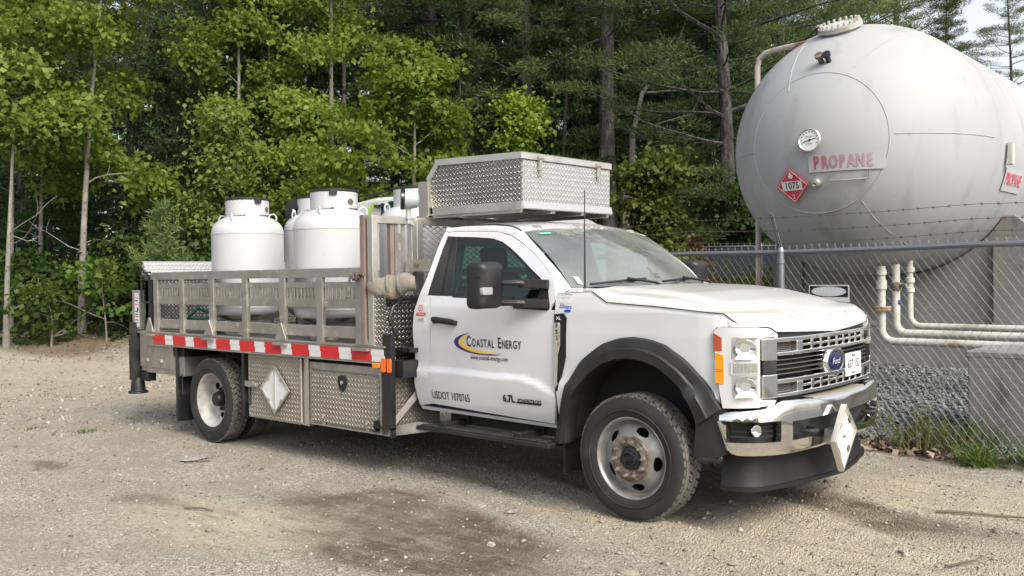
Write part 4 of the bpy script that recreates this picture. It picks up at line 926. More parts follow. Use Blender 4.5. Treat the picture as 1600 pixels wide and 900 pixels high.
# ---- underbody boxes
for sd in (-1, 1):
    Y0, Y1 = (-1.182, -.62) if sd < 0 else (.62, 1.182); yo = Y0 if sd < 0 else Y1
    k1 = MB(); k1.box(-4.215, -3.395, Y0, Y1, .305, .905); ko = k1.build('tall_toolbox', plate_w, TR)
    d = MB()
    fr = rpoly(-4.20, -3.405, .318, .895, .01, 2)
    d.box(-3.394, -3.30, Y0+.02 if sd < 0 else Y0, Y1 if sd < 0 else Y1-.02, .30, .905); d.cyl((-3.385, yo-sd*.002, .315), (-3.385, yo-sd*.002, .89), .010, n=8)
    d.build('box_hinge', alum_b, ko, bevel=.003)
    d = MB(); d.box(-4.26, -4.11, yo-.015, yo+.02*sd+.012, .585, .64); d.cyl((-4.10, yo+sd*.03, .612), (-4.03, yo+sd*.03, .612), .02, n=10); d.build('box_handle', alum, ko, bevel=.004)
    if sd < 0:
        P4 = [np.array(p) for p in ((-3.748, -1.20, .815), (-3.975, -1.20, .595), (-3.752, -1.20, .370), (-3.522, -1.20, .592))]; cc = sum(P4)/4
        d = MB(); A_ = P4; B2 = [cc+(p-cc)*.90 for p in P4]; o = np.array((0, -.014, 0))
        d.add(A_+B2+[p+o for p in A_]+[p+o for p in B2], [(8+j, 8+(j+1) % 4, 12+(j+1) % 4, 12+j) for j in range(4)]+[(j, (j+1) % 4, 8+(j+1) % 4, 8+j) for j in range(4)]+[(4+j, 12+j, 12+(j+1) % 4, 4+(j+1) % 4) for j in range(4)], 0)
        d.add([cc+(p-cc)*.91+o*.3 for p in P4], [(0, 1, 2, 3)], 1); d.add([cc+(p-cc)*1.0 for p in P4], [(0, 1, 2, 3)], 0)
        d.bar(cc+o*.6+(P4[0]-cc)*.85, cc+o*.6+(P4[2]-cc)*.85, .012, .006)
        for j in range(4):
            q = cc+((P4[j]+P4[(j+1) % 4])/2-cc)*.82+o*.8; v = (P4[(j+1) % 4]-P4[j]); v = v/np.linalg.norm(v); d.obox(q, v*.016, (0, .004, 0), np.cross(v, (0, 1, 0))*.005)
        d.build('placard_frame', [alum_b, label], ko)
    k2 = MB(); k2.box(-3.235, -2.215, Y0, Y1, .335, .872); k2o = k2.build('wide_toolbox', plate_w, TR)
    d = MB(); d.prism(rpoly(-3.205, -2.315, .365, .795, .012, 3), lambda p, dd: (p[0], dd, p[1]), sorted((yo+sd*.001, yo+sd*.016))); do = d.build('box_door', plate_w, k2o, bevel=.004)
    d = MB(); d.box(-3.235, -2.215, yo-.012, yo+.012, .812, .872); d.bar((-3.235, yo, .337), (-2.215, yo, .337), .03, .012); d.bar((-3.222, yo+sd*.0, .34), (-3.222, yo, .87), .022, .03, upv=(0, 1, 0)); d.bar((-2.265, yo, .34), (-2.265, yo, .87), .022, .08, upv=(0, 1, 0)); d.build('box_frame', alum, k2o)
    d = MB(); out = [(0, .076), (.06, .066), (.066, .01), (.045, -.045), (0, -.08), (-.045, -.045), (-.066, .01), (-.06, .066)]
    d.prism([(-2.775+p[0]*.92, .712+p[1]*.92) for p in out], lambda p, dd: (p[0], dd, p[1]), sorted((yo+sd*.016, yo+sd*.026))); lo = d.build('shield_lock', black_pl, do, bevel=.004)
    d = MB(); c = (-2.775, yo+sd*.026, .722); d.lathe([(.0, .006), (.016, .006), (.018, 0)], c, (0, sd, 0), 14); d.build('lock_barrel', silver, lo)
    for x in (-3.05, -2.47):
        d = MB(); d.box(x-.022, x+.022, yo-.012, yo+.018*sd+.010, .340, .40); d.cyl((x, yo+sd*.02, .395), (x, yo+sd*.02, .432), .012, n=8); d.build('door_catch', alum, do, bevel=.003)
    m_ = MB(); m_.add([(-2.212, yo, .33), (-2.212, yo, .40), (-2.0, yo-sd*.12, .45), (-1.80, yo-sd*.22, .425), (-1.80, yo-sd*.22, .395)], [(0, 1, 2, 3, 4)]); m_.bar((-2.22, yo, .345), (-1.82, yo-sd*.20, .41), .05, .03); m_.bar((-2.20, yo-sd*.02, .42), (-2.10, yo-sd*.28, .72), .012, .05); m_.build('corner_brace', alum, TR)
    # mud flaps of the rear axle
    for x0, x1, zb_ in ((-5.56, -5.52, .13), (-4.32, -4.28, .30)):
        m_ = MB(); m_.box(x0, x1, (-1.19 if sd < 0 else .70), (-.70 if sd < 0 else 1.19), zb_, .90); 
        m_.tube([(x1+.01, sd*1.15, .62), (x1+.10, sd*1.19, .62), (x1+.10, sd*1.19, .42), (x1+.01, sd*1.15, .42)], .008, 6); mo_ = m_.build('mud_flap', black_st, TR, bevel=.004)
    m_ = MB(); m_.box(-5.52, -4.32, (-1.19 if sd < 0 else .66), (-.66 if sd < 0 else 1.19), .895, .905); m_.build('wheel_cover', dark, TR)
# ---- tail lift, outriggers, rear box
t = MB(); t.box(-6.12, -6.05, -1.22, 1.22, 1.06, 1.66); to = t.build('lift_platform', plate, TR)
t = MB(); t.add([(-6.03, -1.24, 1.655), (-6.03, 1.24, 1.655), (-6.12, 1.24, 1.80), (-6.12, -1.24, 1.80), (-6.15, -1.24, 1.655), (-6.15, 1.24, 1.655)], [(0, 1, 2, 3), (0, 3, 4), (1, 5, 2), (4, 3, 2, 5), (0, 4, 5, 1)]); t.build('platform_lip', plate_lit, to)
for sd in (-1, 1):
    t = MB(); t.box(-6.12, -5.98, sd*1.19-.03, sd*1.19+.03, 1.05, 1.60); t.tube([(-5.99, sd*1.235, 1.62), (-6.14, sd*1.235, 1.72), (-6.15, sd*1.235, 1.74)], .014, 6); t.tube([(-5.96, sd*1.24, 1.68), (-6.16, sd*1.24, 1.68), (-6.16, sd*1.24, 1.36), (-5.98, sd*1.24, 1.36)], .012, 6); t.build('lift_post', black_st, TR, bevel=.004)
    t = MB(); t.box(-6.46, -6.30, sd*1.17-.03, sd*1.17+.03, 1.06, 1.49); so2 = t.build('control_panel', alum, TR, bevel=.004)
    t = MB(); t.box(-6.40, -6.305, sd*1.2005, sd*1.2025, 1.09, 1.46) if sd > 0 else t.box(-6.40, -6.305, -1.2025, -1.2005, 1.09, 1.46); t.build('control_label', label, so2)
    t = MB()
    for z in (1.40, 1.33, 1.20, 1.13): t.box(-6.395, -6.31, min(sd*1.2027, sd*1.2035), max(sd*1.2027, sd*1.2035), z, z+.008)
    t.build('label_rule', redink, so2)
    t = MB()
    for z in (1.37, 1.25, 1.22, 1.16): t.box(-6.385, -6.33, min(sd*1.2027, sd*1.2035), max(sd*1.2027, sd*1.2035), z, z+.012)
    t.box(-6.345, -6.315, min(sd*1.2027, sd*1.2036), max(sd*1.2027, sd*1.2036), 1.26, 1.30); t.build('label_print', inkblk, so2)
    t = MB(); t.box(-6.33, -5.62, sd*.90 if sd > 0 else -1.185, 1.185 if sd > 0 else -.90, .66, 1.02); t.box(-6.33, -5.42, sd*.70 if sd > 0 else -1.17, 1.17 if sd > 0 else -.70, .60, .80)
    t.box(-6.36, -6.02, sd*.88 if sd > 0 else -1.20, 1.20 if sd > 0 else -.88, 1.02, 1.05)
    for x in (-6.2, -5.9): t.cyl((x, sd*1.18, .74), (x+.08, sd*1.20, .74), .02, n=8)
    t.build('lift_housing', alum, TR, bevel=.004)
    t = MB(); t.box(-6.02, -5.43, sd*1.10-.06, sd*1.10+.06, .80, .925); t.build('rear_crossbeam', black_st, TR)
    t = MB(); t.box(-6.50, -6.36, sd*1.17-.05, sd*1.17+.05, 1.02, 1.14); t.box(-6.47, -6.37, sd*1.17-.045, sd*1.17+.045, .45, 1.02); t.box(-6.50, -6.38, sd*1.17-.06, sd*1.17+.06, .50, .96); t.box(-6.36, -6.20, sd*1.12-.05, sd*1.12+.05, .50, .62)
    t.lathe([(.06, .20), (.075, .12), (.080, .06), (.105, .05), (.108, .03), (0, .03)], (-6.42, sd*1.17, .33), (0, 0, 1), 16); t.build('outrigger_leg', black_st, TR, bevel=.006)

# ================================================================ cargo
grimy = mat('grimy_white_paint', (.52, .51, .49), .6, var=[((.30, .28, .23), 5, .40, .56), ((.07, .07, .045), 6, .50, .62, (1, 1, 1.4))])
def cylinder_tank(x, y, zt_, label_, R=.355, rot=0, oa=-.62, ka=-1.15):
    c = empty('propane_cylinder', label_, 'gas cylinder', (x, y, 1.046), 'white propane cylinders standing on the truck bed')
    z0 = 1.150; zs = zt_-.36; b = MB()
    prof = [(.0, z0)]+[(R*math.sin(a), z0+.150-.150*math.cos(a)) for a in np.linspace(.15, math.pi/2, 12)]
    prof += [(R, z0+.155), (R+.0035, z0+.158), (R+.0035, z0+.170), (R, z0+.173), (R, zs-.005), (R+.003, zs-.003), (R+.003, zs+.010), (R, zs+.012)]
    prof += [(R*math.cos(a)**.75 if a < 1.57 else 0, zs+.012+.185*math.sin(a)) for a in np.linspace(.08, math.pi/2, 16)]
    b.lathe(prof, (x, y, 0), n=56); b.lathe([(.225, 1.046), (.235, 1.046), (.235, 1.20), (.225, 1.20)], (x, y, 0), n=40); b.m = [1 if max(b.v[i][2] for i in f) < z0+.10 or math.hypot(b.v[f[0]][0]-x, b.v[f[0]][1]-y) < .24 and b.v[f[0]][2] < 1.3 else 0 for f in b.f]; co = b.build('shell', [tankwhite, grimy], c, smooth=40)
    b = MB(); zb_ = zs+.16; rr = .213
    sk = lambda r, h, a: (zb_-.001 < h < zb_+.03 and (a % (math.pi/2)) < .95)
    def hol(r, h, a): return False
    b.lathe([(rr, zb_), (rr, zb_+.032)], (x, y, 0), n=48, skip=sk); b.lathe([(rr, zb_+.032), (rr, zt_-.025), (rr-.012, zt_-.025), (rr-.012, zb_+.032), (rr, zb_+.032)], (x, y, 0), n=48)
    for k in range(8):
        a = .4+k*math.pi/4
        for z in (zb_+.05, zt_-.05): b.cyl((x+rr*math.cos(a), y+rr*math.sin(a), z), (x+(rr+.004)*math.cos(a), y+(rr+.004)*math.sin(a), z), .007, n=8)
    b.build('collar', tankwhite, c)
    b = MB(); b.lathe([(rr+.006, zt_-.020), (rr+.006, zt_), (rr-.02, zt_+.004), (rr-.02, zt_-.02)], (x, y, 0), n=48); b.build('collar_rim', black_pl, c)
    b = MB(); a = ka; b.obox((x+(rr+.01)*math.cos(a), y+(rr+.01)*math.sin(a), zt_-.020), (-.032*math.sin(a), .032*math.cos(a), 0), (.010*math.cos(a), .010*math.sin(a), 0), (0, 0, .018))
    for k in (-1, 0, 1): b.obox((x+(rr+.018)*math.cos(a)-.02*k*math.sin(a), y+(rr+.018)*math.sin(a)+0.02*k*math.cos(a), zt_-.045), (-.006*math.sin(a), .006*math.cos(a), 0), (.006, .006, 0), (0, 0, .014))
    b.build('lid_catch', black_pl, c)
    b = MB(); a = oa; g = np.array([[(x+(rr+.0025)*math.cos(a+da), y+(rr+.0025)*math.sin(a+da), zb_+.085+sg*.032*(1-abs(da)/.17)**.6) for da in np.linspace(-.17, .17, 13)] for sg in (-1, 1)]); b.grid(g); b.build('opening_shade_patch', mat('painted_opening_shade', (.09, .08, .06), .8) if 'painted_opening_shade' not in bpy.data.materials else bpy.data.materials['painted_opening_shade'], c)  # opening's inner shade put in as a dark patch on the solid collar
    b = MB(); b.cyl((x, y, zb_), (x, y, zt_-.06), .03, n=12); b.build('valve', rust, c)
    for a in (.45+rot, .45+math.pi/2+rot, .45+math.pi+rot, .45-math.pi/2+rot):
        b = MB(); cx, cy = x+.285*math.cos(a), y+.285*math.sin(a); cz = zs+.145
        b.tube([(cx+.038*math.cos(t)*math.cos(a+.6), cy+.038*math.cos(t)*math.sin(a+.6), cz+.043*math.sin(t)+.008) for t in np.linspace(-.5, math.pi+.5, 12)], .0085, 6); b.build('lifting_lug', tankwhite, c)
    return c
R0 = .355
t1 = cylinder_tank(-4.80, -.79, 2.405, 'white propane cylinder at the rear of the near row, with faded print on its side', oa=.50, ka=-.10)
t2 = cylinder_tank(-3.385, -.79, 2.39, 'white propane cylinder at the front of the near row, beside the headache rack', R=.372, oa=.10, ka=-.68)
t3 = cylinder_tank(-4.72, .02, 2.46, 'white propane cylinder half hidden behind and between the two near cylinders', rot=1, oa=-2, ka=1)
t4 = cylinder_tank(-3.22, .06, 2.455, 'white propane cylinder behind the work light, beside the roof toolbox', rot=.7, oa=-1.25, ka=2)
p = MB()
def on1(u, v): a = -2.62+u/R0; return (-4.80+(R0+.002)*math.cos(a), -.79+(R0+.002)*math.sin(a), v)
put_text(p, 'PROPANE', lambda u, v: on1(u-.03, 1.945+v), .03, .003); put_text(p, 'FLAMMABLE GAS', lambda u, v: on1(u, 1.90+v), .024, .0); p.prism([(-.16, 1.915), (.02, 1.925), (.02, 1.93), (-.16, 1.921)], lambda q, d: on1(q[0], q[1]), (0, .001)); p.build('faded_print', mat('faded_red_print', (.16, .06, .07), .6), t1)
# black hose reel and green hose further back on the bed
h = MB(); x, y = -5.62, .40
h.box(x-.03, x+.03, y-.03, y+.03, 1.046, 2.36); h.box(x-.20, x+.20, y-.20, y+.20, 1.046, 1.065); ro = empty('hose_reel', 'black hose reel on an upright post behind the white cylinders', 'reel', (x, y, 1.046))
h.build('post', black_st, ro); h = MB(); h.lathe([(.02, -.10), (.135, -.10), (.135, -.085), (.08, -.08), (.08, .08), (.135, .085), (.135, .10), (.02, .10)], (x, y, 2.38), (.7, -.7, 0), 28)
for k in range(9): h.lathe([(.085+.012*math.sin(t), -.07+.0175*k+.012*math.cos(t)) for t in np.linspace(0, 2*math.pi, 7)], (x, y, 2.40), (.7, -.7, 0), 28)
h.build('drum', black_gloss, ro)
h = MB()
for k in range(7): h.cyl((x+.12*math.cos(k), y-.12+.02*k, 2.35+.02*k), (x+.12*math.cos(k)+.02, y-.14+.02*k, 2.36+.02*k), .012, n=8)
h.build('fitting', silver, ro)
h = MB()
P = [(-5.05+.26*math.cos(t)*(1-.01*t), -.95+.10*math.sin(t), 1.06+.012*t) for t in np.linspace(0, 14, 70)]+[(-4.98, -1.05, 1.30), (-5.1, -1.08, 1.22), (-5.28, -1.05, 1.12)]
h.v = []; h.tube([(p[0]-.35, p[1], p[2]) for p in P], .016, 7); tag(h.build('green_hose', mat('green_rubber', (.01, .16, .06), .45), loc=(-5.4, -.95, 1.05)), 'coil of green hose lying on the truck bed behind the stakes', 'hose')
h = MB(); h.box(-5.62, -5.22, -.55, -.25, 1.046, 1.16); h.box(-5.63, -5.21, -.56, -.24, 1.16, 1.18); h.box(-5.60, -5.58, -.56, -.54, 1.18, 1.27); h.box(-5.26, -5.24, -.56, -.54, 1.18, 1.27); h.box(-5.60, -5.24, -.56, -.54, 1.27, 1.29)
tag(h.build('wooden_crate', mat('grey_wood', (.16, .13, .10), .8, var=[((.26, .22, .17), 9, .4, .7, (1, 8, 8))]), loc=(-5.4, -.4, 1.046), bevel=.003), 'small brown crate on the truck bed beside the rear cylinder', 'crate')
# ================================================================ ground
CXY = np.array((CAM.x, CAM.y)); FH = np.array((math.cos(YAW), math.sin(YAW))); RH = np.array((math.sin(YAW), -math.cos(YAW)))
def sm(t): t = np.clip(t, 0, 1); return t*t*(3-2*t)
def vnoise(x, y, s, seed=0):
    x = np.asarray(x, float)*s; y = np.asarray(y, float)*s; xi, yi = np.floor(x).astype(int), np.floor(y).astype(int); fx, fy = sm(x-xi), sm(y-yi)
    def h(a, b):
        n = (a*374761393+b*668265263+seed*1442695) & 0xffffffff; n = ((n ^ (n >> 13))*1274126177) & 0xffffffff
        return ((n ^ (n >> 16)) & 0xffff)/65535.
    return (h(xi, yi)*(1-fx)+h(xi+1, yi)*fx)*(1-fy)+(h(xi, yi+1)*(1-fx)+h(xi+1, yi+1)*fx)*fy
def fbm(x, y, s, o=4, seed=0): return sum(vnoise(x, y, s*2**k, seed+k)/2**k for k in range(o))/2
def fence_y(x): return 2.257-.1302*(x-1.549)
def gh(x, y):
    x, y = np.asarray(x, float), np.asarray(y, float)
    Z = (x-CXY[0])*FH[0]+(y-CXY[1])*FH[1]
    h = .62*sm((Z-14.0)/5.0)*sm((-2-x)/3)+sm((-3-x)/3)*(.10*sm((Z-11)/3)*(fbm(x, y, .7, 3, 7)-.5)+.30*sm((Z-15.2)/2)*(fbm(x, y, .9, 4, 8)-.5)+.08*sm((Z-12)/3)*(fbm(x, y, 3.5, 3, 9)-.5))
    h += .035*(fbm(x, y, .5, 3, 1)-.5)+.022*(fbm(x, y, 3.1, 3, 3)-.5)
    # tyre ruts running past the front of the truck
    d = (x-.9)*.35+(y+.6)*.94
    rut = sum(np.exp(-((d-c)/w)**2)*a for c, w, a in ((-.95, .10, -.02), (-.62, .07, .016), (-.35, .12, -.022), (.25, .08, .016), (.55, .12, -.02), (-1.5, .1, .014)))
    h += 2.1*rut*sm((x+2.4)/1.2)*(.5+fbm(x, y, 1.2, 2, 5))
    for cx in (0, WB):
        for cy in (-1.05, 1.05):
            h -= .012*np.exp(-((x-cx)/.35)**2-((y-cy)/.35)**2)
    h += .05*np.exp(-((x-.75)/.45)**2-((y-.1)/.5)**2)
    inside = sm((y-fence_y(x)-.1)/.5)*sm((x+9)/2)
    return h*(1-inside)+(-.12)*inside
def axis(a, b, step, far, gr=1.22):
    c = list(np.arange(a, b, step)); s = step; q = c[-1]
    while q < far: s *= gr; q += s; c.append(q)
    s = step; q = c[0]; pre = []
    while q > -far: s *= gr; q -= s; pre.append(q)
    return np.array(pre[::-1]+c)
gx, gy = axis(-12, 4.2, .05, 220), axis(-5.2, 3.2, .05, 220)
X, Y = np.meshgrid(gx, gy); Zg = gh(X, Y)
nearm = np.exp(-np.maximum(0, np.hypot(X-.5, Y+2.2)-4.5)/3); Zg = Zg+nearm*.012*(fbm(X, Y, 9, 3, 11)-.5)
me = bpy.data.meshes.new('ground'); nx, ny = len(gx), len(gy)
me.vertices.add(nx*ny); me.vertices.foreach_set('co', np.stack([X, Y, Zg], -1).astype(np.float32).ravel())
idx = np.arange(nx*ny).reshape(ny, nx); q = np.stack([idx[:-1, :-1], idx[:-1, 1:], idx[1:, 1:], idx[1:, :-1]], -1).reshape(-1, 4); n = len(q)
me.loops.add(4*n); me.loops.foreach_set('vertex_index', q.ravel()); me.polygons.add(n); me.polygons.foreach_set('loop_start', np.arange(0, 4*n, 4)); me.polygons.foreach_set('loop_total', np.full(n, 4)); me.polygons.foreach_set('use_smooth', np.ones(n, bool)); me.update(calc_edges=True)
# soil zones: damp oily earth, tan dirt, grey stone, forest litter
wx, wy = X+.9*(fbm(X, Y, .8, 4, 21)-.5), Y+.7*(fbm(X, Y, .8, 4, 22)-.5)
def blob(cx, cy, a, b, rot): c, s = math.cos(R_(rot)), math.sin(R_(rot)); u, v = (wx-cx)*c+(wy-cy)*s, -(wx-cx)*s+(wy-cy)*c; return sm(1.35-np.sqrt((u/a)**2+(v/b)**2))
damp = np.maximum.reduce([blob(-1.0, -1.98, 1.45, .34, 2), .9*blob(-.45, -2.38, .95, .45, 6), .6*blob(-1.7, -1.8, .5, .16, 5), .7*blob(-1.7, -1.75, .5, .25, 10), .55*blob(-4.97, -2.63, .35, .12, 0), .6*blob(1.1, .15, .8, .28, -15), .35*blob(-3.0, -2.7, .5, .2, 10)])
Zd = (X-CXY[0])*FH[0]+(Y-CXY[1])*FH[1]
tan_ = np.clip(np.maximum.reduce([blob(-2.0, -2.7, 1.0, .5, 5), blob(.9, -.7, 1.6, 1.0, -15), blob(1.6, .9, 1.6, .7, 0), .8*blob(-.3, -1.1, .8, .22, 5), .6*sm((Zd-10.5)/3)*sm((-3-X)/3)])+.35*(fbm(X, Y, .6, 3, 30)-.5), 0, 1)
litter = np.clip(np.maximum(.9*sm((Zd-15.9+3.4*(fbm(X, Y, .8, 4, 41)-.5))/1.5)*sm((-2-X)/3), sm((.42-np.abs(Y-fence_y(X)-.05))/.3)*sm((X+3)/2)), 0, 1)
ca = me.color_attributes.new('soil', 'FLOAT_COLOR', 'POINT'); ca.data.foreach_set('color', np.stack([damp, tan_, litter, np.ones_like(damp)], -1).astype(np.float32).ravel())
def ground_mat():
    m, n, l, b = new_mat('gravel_ground'); tc = n.new('ShaderNodeTexCoord')
    vc = n.new('ShaderNodeVertexColor'); vc.layer_name = 'soil'; sp = n.new('ShaderNodeSeparateColor'); l.new(vc.outputs[0], sp.inputs[0])
    def vor(scale, feat='F1'):
        v = n.new('ShaderNodeTexVoronoi'); v.inputs['Scale'].default_value = scale; v.feature = feat; l.new(tc.outputs['Object'], v.inputs['Vector']); return v
    def nz(scale, det=5, rough=.55):
        v = n.new('ShaderNodeTexNoise'); v.inputs['Scale'].default_value = scale; v.inputs['Detail'].default_value = det; v.inputs['Roughness'].default_value = rough; l.new(tc.outputs['Object'], v.inputs['Vector']); return v
    def mix(a, b_, f, mode='MIX'):
        k = n.new('ShaderNodeMix'); k.data_type = 'RGBA'; k.blend_type = mode
        for i, c in ((6, a), (7, b_)):
            if isinstance(c, tuple): k.inputs[i].default_value = (*c, 1)
            else: l.new(c, k.inputs[i])
        if isinstance(f, float): k.inputs[0].default_value = f
        else: l.new(f, k.inputs[0])
        return k.outputs[2]
    def rng(s, lo, hi, a=0., b_=1.):
        k = n.new('ShaderNodeMapRange'); k.inputs[1].default_value = lo; k.inputs[2].default_value = hi; k.inputs[3].default_value = a; k.inputs[4].default_value = b_; l.new(s, k.inputs[0]); return k.outputs[0]
    v1, v2, v3 = vor(55), vor(120), vor(26)
    st = n.new('ShaderNodeSeparateColor'); l.new(v1.outputs['Color'], st.inputs[0]); st2 = n.new('ShaderNodeSeparateColor'); l.new(v2.outputs['Color'], st2.inputs[0]); st3 = n.new('ShaderNodeSeparateColor'); l.new(v3.outputs['Color'], st3.inputs[0])
    grey = mix((.218, .200, .160), (.465, .432, .358), st.outputs[0]); grey = mix(grey, (.13, .113, .095), rng(st2.outputs[1], .76, .82, 0, .7)); grey = mix(grey, (.60, .57, .52), rng(st2.outputs[2], .86, .9, 0, .8)); grey = mix(grey, (.27, .235, .19), rng(nz(1.7).outputs[0], .42, .62, 0, .6))
    tanc = mix((.33, .288, .205), (.485, .432, .315), nz(7, 8, .7).outputs[0]); tanc = mix(tanc, (.50, .45, .37), rng(st.outputs[1], .80, .86, 0, .7)); tanc = mix(tanc, (.17, .14, .10), rng(st2.outputs[0], .86, .9, 0, .4))
    f = mth(n, l, 'MULTIPLY', rng(sp.outputs[1], .15, .85), rng(nz(5, 6, .7).outputs[0], .30, .58, .25, 1.))
    c = mix(grey, tanc, f)
    mp = n.new('ShaderNodeMapping'); mp.inputs['Scale'].default_value = (1.3, 6.5, 1); mp.inputs['Rotation'].default_value = (0, 0, -.06); l.new(tc.outputs['Object'], mp.inputs[0]); sk = n.new('ShaderNodeTexNoise'); sk.inputs['Scale'].default_value = 1.6; sk.inputs['Detail'].default_value = 6; sk.inputs['Roughness'].default_value = .65; l.new(mp.outputs[0], sk.inputs['Vector'])
    c = mix(c, (.17, .135, .10), mth(n, l, 'MULTIPLY', rng(sk.outputs[0], .54, .66, 0, .55), rng(sp.outputs[1], .2, .8, .15, 1)))
    dm = mix((.070, .050, .034), (.145, .11, .078), nz(12, 8, .75).outputs[0]); c = mix(c, dm, mth(n, l, 'MULTIPLY', rng(sp.outputs[0], .03, .60), mth(n, l, 'MULTIPLY', mth(n, l, 'MULTIPLY', rng(nz(9, 7, .75).outputs[0], .30, .50, .65, 1.), rng(nz(2.6, 6, .7).outputs[0], .34, .52, .5, 1.)), rng(sk.outputs[0], .34, .54, .62, .97))))
    lt = mix((.085, .062, .042), (.24, .185, .125), nz(16, 8, .8).outputs[0]); lt = mix(lt, (.05, .075, .02), rng(nz(2.2).outputs[0], .52, .62, 0, .6)); c = mix(c, lt, rng(sp.outputs[2], .15, .8))
    c = mix(c, (.35, .305, .24), rng(nz(.5, 4).outputs[0], .45, .68, 0, .35))
    l.new(c, b.inputs['Base Color']); b.inputs['Roughness'].default_value = .92; b.inputs['Specular IOR Level'].default_value = .25
    d1 = mth(n, l, 'MULTIPLY', v1.outputs['Distance'], -.7); d2 = mth(n, l, 'MULTIPLY', v2.outputs['Distance'], -.45)
    hgt = mth(n, l, 'ADD', mth(n, l, 'ADD', d1, d2), mth(n, l, 'MULTIPLY', nz(6, 8, .7).outputs[0], .9))
    bp = n.new('ShaderNodeBump'); bp.inputs['Strength'].default_value = 1.0; bp.inputs['Distance'].default_value = .020; l.new(hgt, bp.inputs['Height']); l.new(bp.outputs[0], b.inputs['Normal'])
    return m
me.materials.append(ground_mat()); go_ = bpy.data.objects.new('ground', me); COL.objects.link(go_); tag(go_, 'tan and grey gravel lot with a dark damp patch and tyre tracks', 'ground', kind='structure')
# crushed stone behind the fence
rg = np.random.default_rng(4)
def gb(x, y): return .02+.33*sm((y-2.6)/3.4)+.03*(fbm(x, y, .9, 3, 60)-.5)
sx, sy = np.linspace(-8.5, 14, 120), np.linspace(0, 1, 90)
G = np.array([[(x, fence_y(x)+.22+.12*math.sin(2.3*x)*math.sin(5.1*x)+t*t*18, 0) for x in sx] for t in sy]); G[:, :, 2] = gb(G[:, :, 0], G[:, :, 1]); G[0, :, 2] = -.1
b = MB(); b.grid(G)
stone_m = mat('crushed_stone', (.13, .14, .15), .85, var=[((.26, .27, .28), 45, .45, .6), ((.06, .065, .07), 80, .5, .62)], bump=(70, 1., .02))
tag(b.build('gravel_bed', stone_m, smooth=80), 'dark grey crushed stone bed inside the fence', 'gravel', kind='structure')

def rocks(name, P, S_, m, seed, flat=.7):
    """many small angular stones as one loose mesh"""
    r = np.random.default_rng(seed); n = len(P); base = np.array([(1, 0, 0), (-1, 0, 0), (0, 1, 0), (0, -1, 0), (0, 0, 1), (0, 0, -1)], float)
    V = base[None]*(.65+.7*r.random((n, 6, 1)))+.25*r.normal(size=(n, 6, 3)); V[:, :, 2] *= flat; a = r.random(n)*6.283; c, s = np.cos(a)[:, None], np.sin(a)[:, None]
    V = np.stack([V[:, :, 0]*c-V[:, :, 1]*s, V[:, :, 0]*s+V[:, :, 1]*c, V[:, :, 2]], -1)*np.asarray(S_)[:, None, None]+P[:, None]
    F = np.array([(0, 2, 4), (2, 1, 4), (1, 3, 4), (3, 0, 4), (2, 0, 5), (1, 2, 5), (3, 1, 5), (0, 3, 5)]); T = (np.arange(n)[:, None, None]*6+F[None]).reshape(-1, 3)
    me = bpy.data.meshes.new(name); me.vertices.add(6*n); me.vertices.foreach_set('co', V.astype(np.float32).ravel()); k = len(T); me.loops.add(3*k); me.loops.foreach_set('vertex_index', T.ravel()); me.polygons.add(k)
    me.polygons.foreach_set('loop_start', np.arange(0, 3*k, 3)); me.polygons.foreach_set('loop_total', np.full(k, 3)); me.materials.append(m); me.update(calc_edges=True)
    o = bpy.data.objects.new(name, me); COL.objects.link(o); return o
def island_mat(name, cols, rough=.85):
    m, n, l, b = new_mat(name); g = n.new('ShaderNodeNewGeometry'); cr = n.new('ShaderNodeValToRGB'); cr.color_ramp.interpolation = 'LINEAR'
    while len(cr.color_ramp.elements) < len(cols): cr.color_ramp.elements.new(.5)
    for k, c in enumerate(cols): e = cr.color_ramp.elements[k]; e.position = k/(len(cols)-1); e.color = (*c, 1)
    l.new(g.outputs['Random Per Island'], cr.inputs[0]); l.new(cr.outputs[0], b.inputs['Base Color']); b.inputs['Roughness'].default_value = rough; b.inputs['Specular IOR Level'].default_value = .3; return m
peb_m = island_mat('pebble_stone', [(.10, .088, .075), (.20, .18, .15), (.29, .262, .225), (.25, .215, .165), (.33, .305, .27), (.42, .395, .355)])
n = 15000; dd = 1.9+9.5*rg.random(n)**1.5; ang = R_(-36)+R_(72)*rg.random(n)
px_, py_ = CXY[0]+dd*(FH[0]*np.cos(ang)+RH[0]*np.sin(ang)), CXY[1]+dd*(FH[1]*np.cos(ang)+RH[1]*np.sin(ang))
wet = np.hypot((px_+.85)/1.4, (py_+2.0)/.5) < 1
keep = (py_ < fence_y(px_)-.05) & ~(wet & (rg.random(n) < .75)) & (fbm(px_, py_, .9, 3, 77)+.3*rg.random(n) > .56); px_, py_, dd = px_[keep], py_[keep], dd[keep]
sz_ = .0035+.009*rg.random(len(px_))**4+.0009*dd*rg.random(len(px_))
o = rocks('pebbles', np.stack([px_, py_, gh(px_, py_)+.002], -1), sz_, peb_m, 9); tag(o, 'loose pebbles scattered over the gravel lot', 'pebbles', kind='stuff')
n = 420; dd = 2.2+8*rg.random(n)**1.3; ang = R_(72)*rg.random(n)-R_(36); px_, py_ = CXY[0]+dd*(FH[0]*np.cos(ang)+RH[0]*np.sin(ang)), CXY[1]+dd*(FH[1]*np.cos(ang)+RH[1]*np.sin(ang)); keep = py_ < fence_y(px_)-.1; px_, py_ = px_[keep], py_[keep]
o = rocks('loose_stones', np.stack([px_, py_, gh(px_, py_)+.004], -1), .010+.020*rg.random(len(px_))**2.5, peb_m, 29, .6); tag(o, 'larger loose stones lying here and there on the gravel lot', 'pebbles', kind='stuff')
n = 7000; dd = 10.5+8*rg.random(n); ang = -(R_(34)-R_(36)*rg.random(n))
